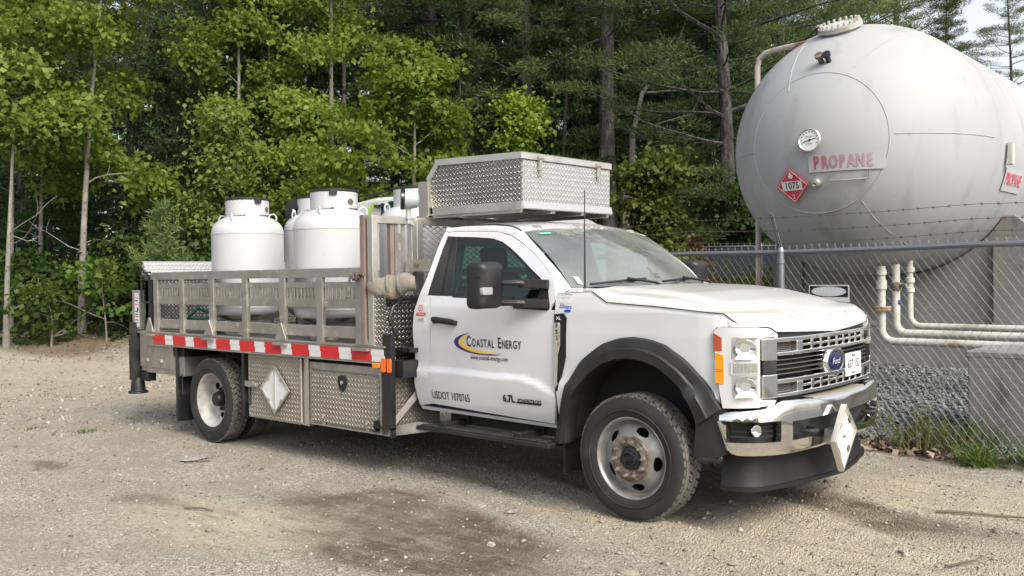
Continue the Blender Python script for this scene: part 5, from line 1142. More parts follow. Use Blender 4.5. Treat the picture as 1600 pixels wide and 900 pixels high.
px_, py_ = CXY[0]+dd*(FH[0]*np.cos(ang)+RH[0]*np.sin(ang)), CXY[1]+dd*(FH[1]*np.cos(ang)+RH[1]*np.sin(ang)); keep = (fbm(px_, py_, .6, 3, 78)+.4*rg.random(n) > .62); px_, py_, dd = px_[keep], py_[keep], dd[keep]
o = rocks('bank_stones', np.stack([px_, py_, gh(px_, py_)+.005], -1), .008+.026*rg.random(len(px_))**4+.008*rg.random(len(px_)), peb_m, 19); tag(o, 'loose stones and grit on the bank in front of the wood', 'pebbles', kind='stuff')
n = 26000; px_ = -5+9*rg.random(n); py_ = fence_y(px_)+.2+4.5*rg.random(n)**1.3; sz_ = .010+.018*rg.random(n)**1.5
crush_m = island_mat('crushed_grey_stone', [(.035, .038, .044), (.10, .11, .12), (.15, .16, .172), (.075, .082, .09), (.27, .28, .29), (.12, .125, .13)])
o = rocks('crushed_stones', np.stack([px_, py_, gb(px_, py_)+.012], -1), sz_, crush_m, 10, .75); tag(o, 'angular grey crushed stones inside the fence', 'gravel', kind='stuff')
# single stones
def stone(x, y, r, sx_, sz2, seed, label, m, name='stone'):
    rr = np.random.default_rng(seed); mb = MB(); bmv = []
    pr = [(math.sin(t)*(1+.12*rr.normal()), -math.cos(t)) for t in np.linspace(.05, math.pi-.05, 8)]
    mb.lathe(pr, (0, 0, 0), n=12); z0 = float(gh(x, y)); a = rr.random()*3
    out = []
    for p in mb.v:
        f = 1+.22*math.sin(3*p[0]+seed)*math.cos(4*p[1]+2*p[2]); qx, qy = p[0]*r*sx_*f, p[1]*r*f; out.append((x+qx*math.cos(a)-qy*math.sin(a), y+qx*math.sin(a)+qy*math.cos(a), z0+p[2]*r*sz2*f+.25*r*sz2))
    mb.v = out; return tag(mb.build(name, m, smooth=25, loc=(x, y, z0)), label, 'stone')
st_t = mat('tan_stone', (.33, .275, .21), .85, var=[((.26, .22, .17), 20, .4, .6)], bump=(60, .6, .01)); st_g = mat('grey_stone', (.17, .163, .15), .85, var=[((.26, .25, .235), 25, .45, .65)], bump=(60, .6, .01)); st_w = mat('pale_stone', (.38, .35, .30), .85, var=[((.26, .24, .20), 30, .4, .65)], bump=(60, .5, .01))
for a in ((-4.20, -1.75, .070, 1.8, .5, 1, 'flat grey slab of stone lying beside the rear wheel', st_g), (-.73, -1.40, .030, 1.2, .75, 2, 'rounded grey stone on the gravel beside the damp patch', st_g), (-.98, -1.42, .035, 1.7, .4, 3, 'pale flat stone at the edge of the damp patch', st_w), (-.35, -2.0, .025, 1.3, .6, 4, 'small pale stone on the dark damp earth', st_w), (.63, -1.98, .035, 1.5, .45, 5, 'buff stone near the bottom edge right of the damp patch', st_t), (.95, -1.45, .022, 1.4, .6, 6, 'small tan stone on the tyre tracks', st_t), (.46, 2.55, .13, 1.3, .55, 7, 'grey boulder among the weeds at the fence foot', st_g), (-2.2, -2.9, .03, 1.4, .5, 8, 'pale stone in the bottom left of the lot', st_w), (-13.0, -.6, .16, 1.3, .5, 9, 'grey rock at the edge of the trees', st_g), (.20, 2.25, .10, 1.4, .4, 12, 'tan rock beside the leaf pile behind the bumper', st_t)): stone(*a)
def stick(pts, r, label):
    mb = MB(); P = [(x, y, float(gh(x, y))+.012+dz) for x, y, dz in pts]; mb.tube(P, [r*(1-.5*k/len(P)) for k in range(len(P))], 6); tag(mb.build('stick', bpy.data.materials.get('dry_wood') or mat('dry_wood', (.14, .105, .075), .9), loc=P[0]), label, 'stick')
stick([(1.45, .36, 0), (1.62, .42, .01), (1.80, .52, 0), (1.95, .55, .015), (2.15, .62, 0)], .010, 'crooked dark stick on the tan dirt at the right edge')
stick([(-2.62, -2.72, 0), (-2.5, -2.66, .008), (-2.38, -2.64, 0)], .008, 'short brown stick in the lower left gravel')
stick([(-2.1, -.82, 0), (-1.98, -.76, .006)], .006, 'thin twig lying below the running board')
stick([(1.86, -.80, 0), (1.98, -.74, .012), (2.02, -.66, 0)], .007, 'forked twig at the bottom right corner')
stick([(-4.26, -1.83, 0), (-4.0, -1.72, .0)], .008, 'thin stick beside the flat stone slab')

# ================================================================ storage tank
TC = np.array((-.834, 5.151, 3.025)); TRd = 1.483; TL = 15.0
grey_tank = mat('grey_white_tank_paint', (.33, .338, .350), .62, var=[((.295, .298, .298), .7, .38, .70), ((.215, .213, .198), 3.0, .54, .80, (1, 1, .12)), ((.20, .195, .18), 9, .68, .85), ((.33, .335, .335), 3, .5, .85)])
TK = empty('storage_tank', 'huge pale grey propane storage tank with a rounded end, behind the fence', 'storage tank', (TC[0], TC[1], 0))
b = MB(); prof = [(TRd*math.sin(a), -TRd*math.cos(a)) for a in np.linspace(.02, math.pi/2, 28)]+[(TRd, k) for k in np.linspace(.3, TL, 18)]+[(TRd*math.cos(a), TL+TRd*math.sin(a)) for a in np.linspace(.1, math.pi/2-.02, 14)]
b.lathe(prof, TC, (0, 1, 0), 120); b.build('shell', grey_tank, TK, smooth=60)
def td(az, el): a, e = R_(az), R_(el); return np.array((math.sin(a)*math.cos(e), -math.cos(a)*math.cos(e), math.sin(e)))
def tp(az, el, o=0.): return TC+td(az, el)*(TRd+o)
def tpl(v, o=0.): v = np.array(v, float); return TC+v/np.linalg.norm(v)*(TRd+o)
def seam(name, pts): s_ = MB(); s_.tube(pts, .0065, 6); return s_.build(name, grey_tank, TK)
ca_ = R_(31.3)
seam('weld_seam', [tpl((math.sin(ca_)*math.cos(t), -math.cos(ca_), math.sin(ca_)*math.sin(t)-.02)) for t in np.linspace(0, 2*math.pi, 72)])
seam('weld_seam', [tp(a, 0) for a in np.linspace(33, 86, 20)]); seam('weld_seam', [tp(a, -2) for a in np.linspace(-29, -60, 12)])
seam('weld_seam', [tpl(v) for v in ((.31, -.83, -.46), (.36, -.73, -.58), (.42, -.60, -.68), (.48, -.43, -.766), (.5, -.25, -.83))])
seam('weld_seam', [tpl((-.213-.05*t, -.893+.35*t, .395+.5*t)) for t in np.linspace(0, 1, 10)])
seam('weld_seam', [tpl((.26+.22*t, -.82+.36*t, .52+.32*t)) for t in np.linspace(0, 1, 10)])
def frame(n):
    n = n/np.linalg.norm(n); r = np.cross((0, 0, 1.), n); r /= np.linalg.norm(r); return r, np.cross(n, r), n
def disc(name, n, r, d, mts, parts, par=TK):
    return None
# big dial gauge, small fitting, valves
n_ = td(.8, -.6); c = TC+n_*TRd; s_ = MB(); s_.lathe([(.05, -.02), (.06, .03), (.112, .04), (.124, .052), (.124, .075), (.116, .082), (.108, .072)], c, n_, 36); ga = s_.build('dial_gauge', alum_b, TK)
s_ = MB(); s_.lathe([(.109, .072), (.0, .073)], c, n_, 36); s_.build('dial_face', mat('dial_face_white', (.62, .64, .62), .3), ga)
r_, u_, n_ = frame(n_); s_ = MB(); s_.obox(c+n_*.076, r_*.072+u_*.018, (-r_*.018+u_*.072)*.05, n_*.002); s_.lathe([(.014, .072), (.012, .080), (0, .080)], c, n_, 12)
for k in range(11):
    t = R_(200-22*k); s_.obox(c+n_*.075+(r_*math.cos(t)+u_*math.sin(t))*.090, (r_*math.cos(t)+u_*math.sin(t))*.008, (-r_*math.sin(t)+u_*math.cos(t))*.003, n_*.001)
put_text(s_, 'PERCENT', lambda u, v: c+n_*.076+r_*u+u_*(v+.038), .023, .003); put_text(s_, 'LIQUID', lambda u, v: c+n_*.076+r_*u+u_*(v-.04), .022, .003); s_.build('dial_marks', inkblk, ga)
n_ = td(1.7, -18.2); c = TC+n_*TRd; s_ = MB(); s_.lathe([(.055, -.01), (.055, .04), (.042, .05), (.040, .09), (.02, .095), (0, .08)], c, n_, 20); s_.build('thermowell', alum, TK)
for az in (.7, 4.5):
    n_ = td(az, 36.3); c = TC+n_*TRd; s_ = MB(); s_.lathe([(.03, -.01), (.03, .08), (.045, .085), (.045, .12), (.02, .125), (0, .125)], c, n_, 14); s_.build('pressure_valve', rust if az < 2 else black_st, TK)
# PROPANE sign on the head, faded letter by letter
sgn = MB(); azs = np.linspace(-1.1, 29.9, 14); sgn.grid(np.array([[tp(a, e, .014) for a in azs] for e in (-13.8, -6.65)]), 0, None)
so3 = sgn.build('tank_sign', mat('faded_sign_white', (.37, .37, .375), .6), TK, smooth=60)
for k, ch in enumerate('PROPANE'):
    t = MB(); az0 = 2.4+3.55*k; put_text(t, ch, lambda u, v: tp(az0+u, -10.2+v, .017), 7.3, .034, sx=.62)
    f = [.12, .32, .52, .60, .72, .78, .88][k]; col = tuple(a*(1-f)+b_*f for a, b_ in zip((.36, .04, .07), (.345, .285, .30))); t.build('sign_letter', mat('faded_red_letter', col, .6), so3)
s_ = MB()
for P in ((tpl((.150, -.940, -.245), .03), tpl((.128, -.945, -.302), .03), tpl((.25, -.915, -.303), .03), tpl((.377, -.877, -.298), .03), tpl((.386, -.889, -.245), .03)),): s_.tube(P, .009, 6)
s_.build('sign_bracket', alum, TK)
# red diamond 1075 placard
n_ = td(-9.6, -18.5); c = TC+n_*(TRd+.035); r_, u_, n_ = frame(n_); W = .205
dp = lambda u, v, o=0.: c+r_*u+u_*v+n_*o
s_ = MB(); s_.prism([(W, 0), (0, W), (-W, 0), (0, -W)], lambda p, d: dp(p[0], p[1], d), (-.006, 0)); po2 = s_.build('hazard_placard', mat('placard_red', (.52, .045, .08), .45), TK)
s_ = MB(); w2 = W*.90
for a, b_ in (((w2, 0), (0, w2)), ((0, w2), (-w2, 0)), ((-w2, 0), (0, -w2)), ((0, -w2), (w2, 0))):
    a, b_ = np.array(a), np.array(b_); s_.bar(dp(*a, .002), dp(*b_, .002), .004, .003, upv=n_)
s_.prism([(-.125, -.052), (.125, -.052), (.125, .052), (-.125, .052)], lambda p, d: dp(p[0], p[1], d), (.001, .003))
s_.prism([(0, .165), (.018, .128), (.030, .120), (.026, .092), (.0, .080), (-.026, .092), (-.032, .118), (-.014, .125), (-.012, .14)], lambda p, d: dp(p[0], p[1], d), (.001, .003))
put_text(s_, '2', lambda u, v: dp(u, v-.125, .003), .065, .008); s_.build('placard_panel', label, po2)
s_ = MB(); put_text(s_, '1075', lambda u, v: dp(u, v, .005), .108, .012, sx=.86); s_.build('placard_number', inkblk, po2)
# second sign, level gauge on the side of the tank
cyl = lambda y, deg, o=0.: np.array((TC[0]+(TRd+o)*math.cos(R_(deg)), y, TC[2]+(TRd+o)*math.sin(R_(deg))))
s_ = MB(); y0, y1, a0, a1 = 5.62, 6.42, -21, -10.5
s_.grid(np.array([[cyl(y, a, .012) for y in (y0, y1)] for a in np.linspace(a0, a1, 6)])); so4 = s_.build('tank_sign', bpy.data.materials['faded_sign_white'], TK)
t = MB(); put_text(t, 'PROPANE', lambda u, v: cyl((y0+y1)/2+u, (a0+a1)/2+v*39/1.0, .016), .20, .012, sx=.78); t.build('sign_letter', mat('red_sign_letter', (.50, .06, .10), .6), so4)
s_ = MB(); s_.obox(cyl(5.55, -5, .05), (.02, 0, .0), (0, .05, 0), (-.0, 0, .12)); s_.tube([cyl(5.55, -9.5, .03), cyl(5.55, -9.5, .09), cyl(5.55, -1, .07), cyl(5.55, -.5, .0)], .015, 6); s_.build('level_gauge', alum_b, TK)
t = MB(); put_text(t, '1075', lambda u, v: cyl(5.82+u, -6.5+v*39, .006), .14, .012, sx=.8); t.build('side_number', greyink, TK)
# manway on top
n_ = np.array((-.0, -.42, .908)); n_ /= np.linalg.norm(n_); c = TC+n_*TRd; s_ = MB(); s_.lathe([(.19, -.05), (.19, .015), (.245, .015), (.245, .042), (.0, .045)], c, n_, 36); s_.lathe([(.242, .045), (.242, .068), (.0, .072)], c, n_, 36); mw = s_.build('manway', mat('pale_manway_paint', (.42, .415, .40), .6, var=[((.30, .27, .23), 9, .5, .7)]), TK)
r_, u_, n_ = frame(n_)
for k in range(20):
    t = 2*math.pi*k/20; p = c+(r_*math.cos(t)+u_*math.sin(t))*.214; s_ = MB(); s_.cyl(p+n_*.06, p+n_*.105, .016, n=6); s_.build('manway_bolt', bpy.data.materials['pale_manway_paint'], mw)
# relief pipe running off the manway and down
pipe_m = mat('chipped_white_pipe', (.47, .46, .42), .5, var=[((.26, .13, .06), 5, .57, .64), ((.33, .315, .28), 2.5, .42, .68)])
pipe_r = mat('rusty_white_pipe', (.42, .39, .35), .6, var=[((.25, .13, .075), 3.5, .50, .60)])
s_ = MB(); s_.tube([(-1.0, 4.55, 4.36), (-1.42, 4.95, 4.40), (-1.95, 5.16, 4.44), (-2.10, 5.20, 4.43), (-2.19, 5.22, 4.38), (-2.22, 5.22, 4.28), (-2.225, 5.22, 3.6), (-2.24, 5.22, .1)], .037, 12)
tag(s_.build('relief_pipe', pipe_r, loc=(-2.24, 5.22, .1)), 'rusty white pipe rising beside the tank and bending over its top', 'pipe')
# liquid lines below the tank
def line(name, pts, r, label_, m, extra=None, loc=None):
    t = empty(name, label_, 'pipe', loc or pts[0], 'white pipes under the storage tank'); s2 = MB(); s2.tube(pts, r, 14); s2.build('pipe', m, t)
    if extra: extra(t)
    return t
def bend(x0, y, z1, z0, x1, R, y1=None):
    P = [(x0, y, z1), (x0, y, z0+R)]+[(x0+R-R*math.cos(a), y, z0+R-R*math.sin(a)) for a in np.linspace(.15, math.pi/2, 8)]; return P+[(x0+R+.4, y, z0), (x1, y if y1 is None else y1, z0)]
def fl1(t):
    s2 = MB(); s2.lathe([(.043, -.022), (.10, -.022), (.10, -.004), (.088, -.003), (.088, .003), (.10, .004), (.10, .022), (.043, .022)], (-.40, 4.55, 1.165), n=28); s2.build('flange', mat('rusty_yellow_flange', (.34, .28, .18), .8, var=[((.20, .10, .05), 12, .45, .6)]), t)
    s2 = MB(); s2.lathe([(.043, 0), (.057, .0), (.057, .10), (.043, .10)], (-.40, 4.55, 1.38), n=20); s2.lathe([(.043, 0), (.055, .0), (.055, .06), (.043, .06)], (-.40, 4.55, 1.54), n=20); s2.build('coupling', pipe_m, t)
line('propane_line', bend(-.40, 4.55, 1.64, .795, 6.5, .14, 4.2), .043, 'white pipe nearest the fence, with a rusty flange, dropping from the tank', pipe_m, fl1)
def fl2(t):
    s2 = MB(); s2.lathe([(.043, 0), (.062, .01), (.062, .09), (.043, .10)], (-.30, 4.72, 1.36), n=16); s2.cyl((-.30, 4.72, 1.42), (-.16, 4.66, 1.42), .02, n=8); s2.build('valve', rust, t)
    s2 = MB(); s2.box(-.355, -.245, 4.69, 4.75, 1.205, 1.255); s2.build('blue_handle', mat('blue_valve_paint', (.02, .03, .22), .5), t)
line('propane_line', bend(-.30, 4.72, 1.66, .880, 6.5, .12, 4.4), .044, 'middle white pipe with a blue valve handle under the tank', pipe_m, fl2)
def fl3(t):
    s2 = MB()
    for z in (1.33, 1.44, 1.56): s2.lathe([(.035, 0), (.052, .01), (.052, .06), (.035, .07)], (-.205, 4.9, z), n=16)
    s2.build('coupling', pipe_m, t)
line('propane_line', bend(-.205, 4.9, 1.70, .955, 6.5, .12, 4.6), .035, 'thin white pipe at the back of the bundle under the tank', pipe_m, fl3)
s_ = MB(); s_.tube([(-.40, 4.62, .98), (-1.2, 4.9, .985), (-3.2, 5.3, .99)], .035, 10); tag(s_.build('cross_pipe', pipe_m, loc=(-.4, 4.62, .98)), 'thin grey pipe running left from the tank pipes towards the truck', 'pipe', 'white pipes under the storage tank')
# concrete supports
conc = mat('weathered_concrete', (.235, .23, .22), .85, var=[((.15, .147, .14), 1.6, .42, .68, (1, 1, .2)), ((.22, .195, .165), 1.1, .62, .80, (1.2, 1.2, .15)), ((.12, .12, .115), 6, .62, .75)], bump=(30, .4, .01))
def saddle(yc, label_):
    s2 = MB(); x0, x1 = -2.50, .84; arc = []
    for a in np.linspace(R_(-148), R_(-32), 30): arc.append((TC[0]+(TRd+.012)*math.cos(a), TC[2]+(TRd+.012)*math.sin(a)))
    out = [(x0, .1), (x1, .1), (x1, 1.98), (arc[-1][0]+.12, 2.24), arc[-1]]+arc[::-1][1:]+[(arc[0][0]-.12, 2.24), (x0, 1.98)]
    s2.prism(out, lambda p, d: (p[0], d, p[1]), (yc, yc+.95)); 
    for xa, xb in ((x0-.03, x0+.40), (x1-.52, x1+.03)): s2.box(xa, xb, yc-.05, yc+.02, .1, 1.90)
    return tag(s2.build('concrete_saddle', conc, loc=(TC[0], yc, .1), smooth=20, bevel=.012), label_, 'tank support', 'concrete saddles under the storage tank')
saddle(6.30, 'stained concrete saddle directly under the near end of the tank'); saddle(15.5, 'concrete saddle under the far end of the tank')
s_ = MB(); s_.box(.95, 3.3, 2.905, 3.7, -.1, .86); s_.box(.93, 3.32, 2.90, 3.72, .80, .862)
tag(s_.build('concrete_block', mat('dark_concrete', (.185, .185, .172), .9, var=[((.21, .205, .185), 2.2, .45, .7), ((.10, .10, .09), 5, .5, .7)], bump=(40, .5, .01)), loc=(2.1, 3.3, 0), bevel=.015), 'dark square concrete block behind the fence at the right edge', 'block')

# ================================================================ fences
galv = mat('galvanised_steel', (.25, .257, .275), .42, .75, var=[((.25, .26, .28), 8, .4, .7)])
wire_m = mat('galvanised_wire', (.27, .262, .245), .5, .5)
def chain_link(name, label_, p0, p1, h, posts, z0f, mesh=(.040, .050), r=.0019, barbs=True, fabric=None, rail_r=.026, ground=0):
    p0, p1 = np.array(p0, float), np.array(p1, float); L = np.linalg.norm(p1-p0); u = (p1-p0)/L; nrm = np.array((u[1], -u[0])); mid = p0
    t = empty(name, label_, 'fence', (mid[0], mid[1], 0))
    P = lambda s, z, o=0.: (p0[0]+u[0]*s+nrm[0]*o, p0[1]+u[1]*s+nrm[1]*o, z)
    for s in posts:
        m = MB(); m.cyl(P(s, z0f-.3, -.03), P(s, h+.01, -.03), .034, n=14); m.lathe([(.038, 0), (.040, .02), (.02, .055), (0, .06)], P(s, h-.02, -.03), n=14); m.lathe([(.036, 0), (.041, .005), (.041, .04), (.036, .045)], P(s, h-.13, -.03), n=14)
        if barbs: m.bar(P(s, h+.02, -.03), P(s, h+.36, -.19), .03, .012, upv=(*u, 0)); m.bar(P(s, h+.02, -.03), P(s, h+.36, -.19), .008, .035, upv=(*u, 0))
        m.build('post', galv, t)
    m = MB(); m.tube([P(s, h+.004*math.sin(s)-.012*math.sin(math.pi*((s % 3.)/3)), -.005) for s in np.linspace(0, L, 30)], rail_r, 10); m.build('top_rail', galv, t)
    dx, dz = mesh; nw = int(L/dx); rows = int((h+.05-z0f)/dz); V, F = [], []; ph = 4
    rj = np.random.default_rng(8)
    for i in range(nw):
        pts = []
        for k in range(rows+1):
            fl_ = (k+i) % 2; s = dx*(i+(1.03 if fl_ else -.03))+.0015*rj.normal(); pts.append(P(s+.010*math.sin(k*.3)+.006*math.sin(i*.21), z0f+k*dz+.004*math.sin(i*.3), -.034*0+.004*(1 if fl_ else -1)+.010*math.sin(.2*i+.2*k)))
        s = pts[-1]; pts.append((s[0]+u[0]*(.012 if i % 2 else -.004), s[1]+u[1]*(.012 if i % 2 else -.004), s[2]+.032))
        m2 = MB(); m2.tube(pts, r, 4, caps=False); b0 = len(V); V += m2.v; F += [tuple(b0+q for q in f) for f in m2.f]
    m = MB(); m.v = V; m.f = F; m.m = [0]*len(F); m.build('chain_link_mesh', wire_m, t, smooth=0)
    if barbs:
        for k, (zz, o) in enumerate(((.11, -.08), (.22, -.13), (.335, -.18))):
            m = MB(); n = int(L/.10); m.tube([P(s, h+zz+.012*math.sin(s*1.1+k)-.03*math.sin(math.pi*((s % 3.)/3)), o) for s in np.linspace(0, L, n)], .0021, 4)
            for q in range(int(L/.13)):
                s = .13*q+.03*k; z = h+zz+.012*math.sin(s*1.1+k)-.03*math.sin(math.pi*((s % 3.)/3)); m.bar(P(s-.014, z-.014, o), P(s+.014, z+.014, o), .0022, .0022); m.bar(P(s+.010, z-.014, o+.01), P(s-.010, z+.014, o-.01), .0022, .0022); m.obox(P(s, z, o), (u[0]*.009, u[1]*.009, 0), (0, 0, .004), (nrm[0]*.004, nrm[1]*.004, 0))
            m.build('barbed_wire', mat('rusted_barbed_wire', (.10, .085, .07), .7, .3) if 'rusted_barbed_wire' not in bpy.data.materials else bpy.data.materials['rusted_barbed_wire'], t)
    if fabric:
        m = MB(); m.grid(np.array([[P(s, z, -.03) for s in np.linspace(0, L, 20)] for z in (z0f, h-.03)])); m.build('privacy_mesh', fabric, t)
    return t
xA, xB = 4.2, -3.6
PA, PB = (xA, fence_y(xA)), (xB, fence_y(xB)); Lf = math.hypot(xA-xB, PA[1]-PB[1])
sp0 = (xA+.634)/(xA-xB)*Lf
chain_link('chain_link_fence', 'galvanised chain-link fence with three barbed wires in front of the tank', PA, PB, 1.80, [sp0-3.05, sp0, sp0+2.9], .02)
fabm, n2, l2, b2 = new_mat('dark_privacy_cloth'); b2.inputs['Base Color'].default_value = (.035, .045, .05, 1); b2.inputs['Roughness'].default_value = .8
chain_link('chain_link_fence', 'far chain-link fence covered in dark cloth, behind the tank compound', (-3.1, 11.2), (-10.5, 9.4), 2.1, [.3, 1.9, 3.5, 5.6, 7.5], .1, mesh=(.06, .07), r=.003, barbs=False, fabric=fabm, rail_r=.022)
# danger sign wired to the fence
DG = empty('danger_sign', 'white danger sign with a black header wired to the fence above the hood', 'sign', (-.12, fence_y(-.12)-.05, 1.0))
u = np.array((-.9917, .129)); dirn = np.array((.9917, -.129)); nrm = np.array((-.129, -.9917))
c0 = np.array((-.124, fence_y(-.124)))+nrm*.035
dg = lambda a, z, o=0.: (c0[0]+dirn[0]*a+nrm[0]*o, c0[1]+dirn[1]*a+nrm[1]*o, z)
s_ = MB(); s_.prism(rpoly(-.205, .205, 1.02, 1.465, .012, 3), lambda p, d: dg(p[0], p[1], d), (0, .004)); s_.build('panel', label, DG)
s_ = MB(); s_.prism([(-.195, 1.352), (.195, 1.352), (.195, 1.455), (-.195, 1.455)], lambda p, d: dg(p[0], p[1], d), (.0041, .005)); s_.build('header', inkblk, DG)
s_ = MB(); s_.prism([(.178*math.cos(a), 1.404+.046*math.sin(a)) for a in np.linspace(0, 6.2832, 33)[:-1]], lambda p, d: dg(p[0], p[1], d), (.0052, .006)); s_.build('oval', mat('faded_oval', (.55, .56, .58), .5), DG)
s_ = MB(); put_text(s_, 'DANGER', lambda a, z: dg(a, 1.404+z, .0065), .072, .006, sx=1.05); s_.build('heading', mat('faded_heading', (.68, .68, .69), .5), DG)
s_ = MB(); put_text(s_, 'FLAMMABLE GAS', lambda a, z: dg(a, 1.27+z, .0052), .05, .006, sx=.85); put_text(s_, 'NO SMOKING', lambda a, z: dg(a, 1.18+z, .0052), .05, .006, sx=.95); s_.build('wording', greyink, DG)
# far small white tank and the service truck parked behind
FT = empty('small_tank', 'small white tank far behind the fence post', 'storage tank', (-4.6, 11.4, 0))
s_ = MB(); s_.lathe([(.0, -.95), (.22, -.92), (.38, -.78), (.44, -.55), (.44, .55), (.38, .78), (.22, .92), (0, .95)], (-4.75, 11.9, 1.42), (1, .35, 0), 32); s_.build('shell', tankwhite, FT); s_ = MB(); s_.lathe([(.14, 0), (.14, .16), (.10, .22), (0, .24)], (-4.65, 11.9, 1.84), n=18); s_.build('dome', tankwhite, FT)
s_ = MB()
for x in (-5.2, -4.3): s_.box(x-.08, x+.08, 11.6, 12.2, .2, 1.1)
s_.build('support', conc, FT)
VN = empty('service_truck', 'white service truck with a dark side window parked behind the gas cylinders', 'truck', (-6.6, 4.2, 0))
zg = float(gh(-6.6, 4.2)); s_ = MB(); prof = [(-9.0, .75), (-4.6, .75), (-4.6, 1.25), (-4.62, 2.30), (-4.85, 2.42), (-5.6, 2.72), (-6.3, 2.84), (-7.6, 2.86), (-8.3, 2.80), (-8.75, 2.5), (-9.0, 1.6)]
s_.prism(prof, lambda p, d: (p[0], d, p[1]+zg*.3), (3.25, 5.15)); s_.build('body', white, VN, smooth=30, bevel=.06)
s_ = MB(); s_.box(-7.30, -6.62, 3.235, 3.248, 2.05, 2.74); s_.build('side_window', mat('dark_green_window', (.012, .035, .028), .1), VN, bevel=.004); s_ = MB(); s_.box(-9.02, -4.7, 3.24, 3.252, 1.05, 1.12); s_.build('side_moulding', black_pl, VN)
s_ = MB(); s_.box(-7.46, -7.42, 3.225, 3.25, 2.3, 2.72); s_.box(-7.6, -7.34, 3.20, 3.25, 2.66, 2.70); s_.build('window_hinge', black_st, VN)
s_ = MB(); g = []
for k in range(16): a = R_(70+130*k/15); w_ = .09*math.sin(math.pi*k/15); g.append([(-7.62+.17*math.cos(a), 3.244, 2.57+.17*math.sin(a)), (-7.62+(.17-w_)*math.cos(a), 3.244, 2.57+(.17-w_)*math.sin(a))])
s_.grid(np.array(g)); s_.build('green_swoosh', mat('lime_green_paint', (.35, .55, .05), .4), VN)
s_ = MB(); s_.box(-4.64, -4.56, 3.3, 3.5, 2.12, 2.34); s_.build('rear_lamp', mat('red_lamp', (.45, .01, .015), .3), VN, bevel=.01)
s_ = MB(); s_.tube([(-8.2, 3.3, 2.90+zg*.3), (-7.4, 3.3, 2.93+zg*.3), (-6.3, 3.3, 2.91+zg*.3), (-5.5, 3.3, 2.80+zg*.3)], .015, 6); s_.build('roof_rail', black_st, VN)
for x in (-8.1, -5.4):
    for y in (3.35, 5.05): s_ = MB(); s_.lathe([(.0, -.11), (.22, -.11), (.24, -.13), (.37, -.12), (.40, -.09), (.40, .09), (.37, .12), (.24, .13), (.22, .11), (0, .11)], (x, y, .42), (0, 1, 0), 28); s_.build('wheel', rubber, VN)
# ================================================================ vegetation
bark_pine = mat('pine_bark', (.038, .034, .031), .95, var=[((.085, .077, .07), 7, .45, .65, (1, 1, .25)), ((.02, .018, .016), 16, .5, .62, (1, 1, .3))], bump=(14, 1., .03))
bark_pale = mat('pale_aspen_bark', (.185, .17, .145), .85, var=[((.10, .09, .075), 9, .52, .66, (1, 1, 1.6)), ((.27, .25, .22), 4, .5, .75)], bump=(20, .5, .01))
bark_dead = mat('dead_grey_wood', (.13, .12, .11), .9)
lf_aspen = foliage('aspen_leaf', (.185, .27, .038), (.30, .385, .066), (.145, .22, .036), .56)
lf_maple = foliage('maple_leaf', (.18, .275, .028), (.27, .365, .048), (.145, .23, .028), .54)
lf_lime = foliage('young_lime_leaf', (.13, .20, .03), (.20, .26, .055), (.10, .16, .03), .42)
lf_olive = foliage('olive_leaf', (.105, .135, .016), (.175, .185, .030), (.065, .105, .016), .40)
lf_seed = foliage('seedling_leaf', (.055, .105, .014), (.095, .155, .020), (.045, .085, .012), .4)
lf_dark = foliage('undergrowth_leaf', (.035, .075, .013), (.062, .112, .016), (.028, .058, .012), .4)
nd_pine = foliage('pine_needle', (.078, .118, .034), (.150, .200, .056), (.056, .095, .034), .40, .5)
nd_fir = foliage('fir_needle', (.042, .088, .028), (.080, .135, .040), (.034, .070, .026), .34, .5)
nd_young = foliage('young_pine_needle', (.10, .16, .05), (.19, .25, .09), (.07, .13, .035), .3, .5)
nd_rust = foliage('dead_fir_needle', (.13, .065, .028), (.19, .10, .04), (.10, .06, .03), .2, .6)
def unit(v): return v/(np.linalg.norm(v, axis=-1, keepdims=True)+1e-9)
def leaves(P, L, W, r, up=.6, out=None, fold=.18, droop=.25):
    n = len(P); nrm = unit(r.normal(size=(n, 3))+np.array((0, 0, up*1.6))+(out*1.0 if out is not None else 0)); a = unit(np.cross(nrm, r.normal(size=(n, 3)))); a[:, 2] -= droop; a = unit(a); t = unit(np.cross(nrm, a)); nrm = np.cross(a, t)
    L = (L*(.42+1.1*r.random(n)))[:, None]; W = L*W
    return np.stack([P, P+a*L*.42+t*W+nrm*L*fold, P+a*L, P+a*L*.42-t*W+nrm*L*fold], 1)
def wander(p, d, L, n, r, wob=.12, lift=0.):
    P = [np.array(p, float)]; d = unit(np.array(d, float))
    for k in range(n): d = unit(d+wob*r.normal(size=3)+np.array((0, 0, lift))); P.append(P[-1]+d*L/n)
    return P
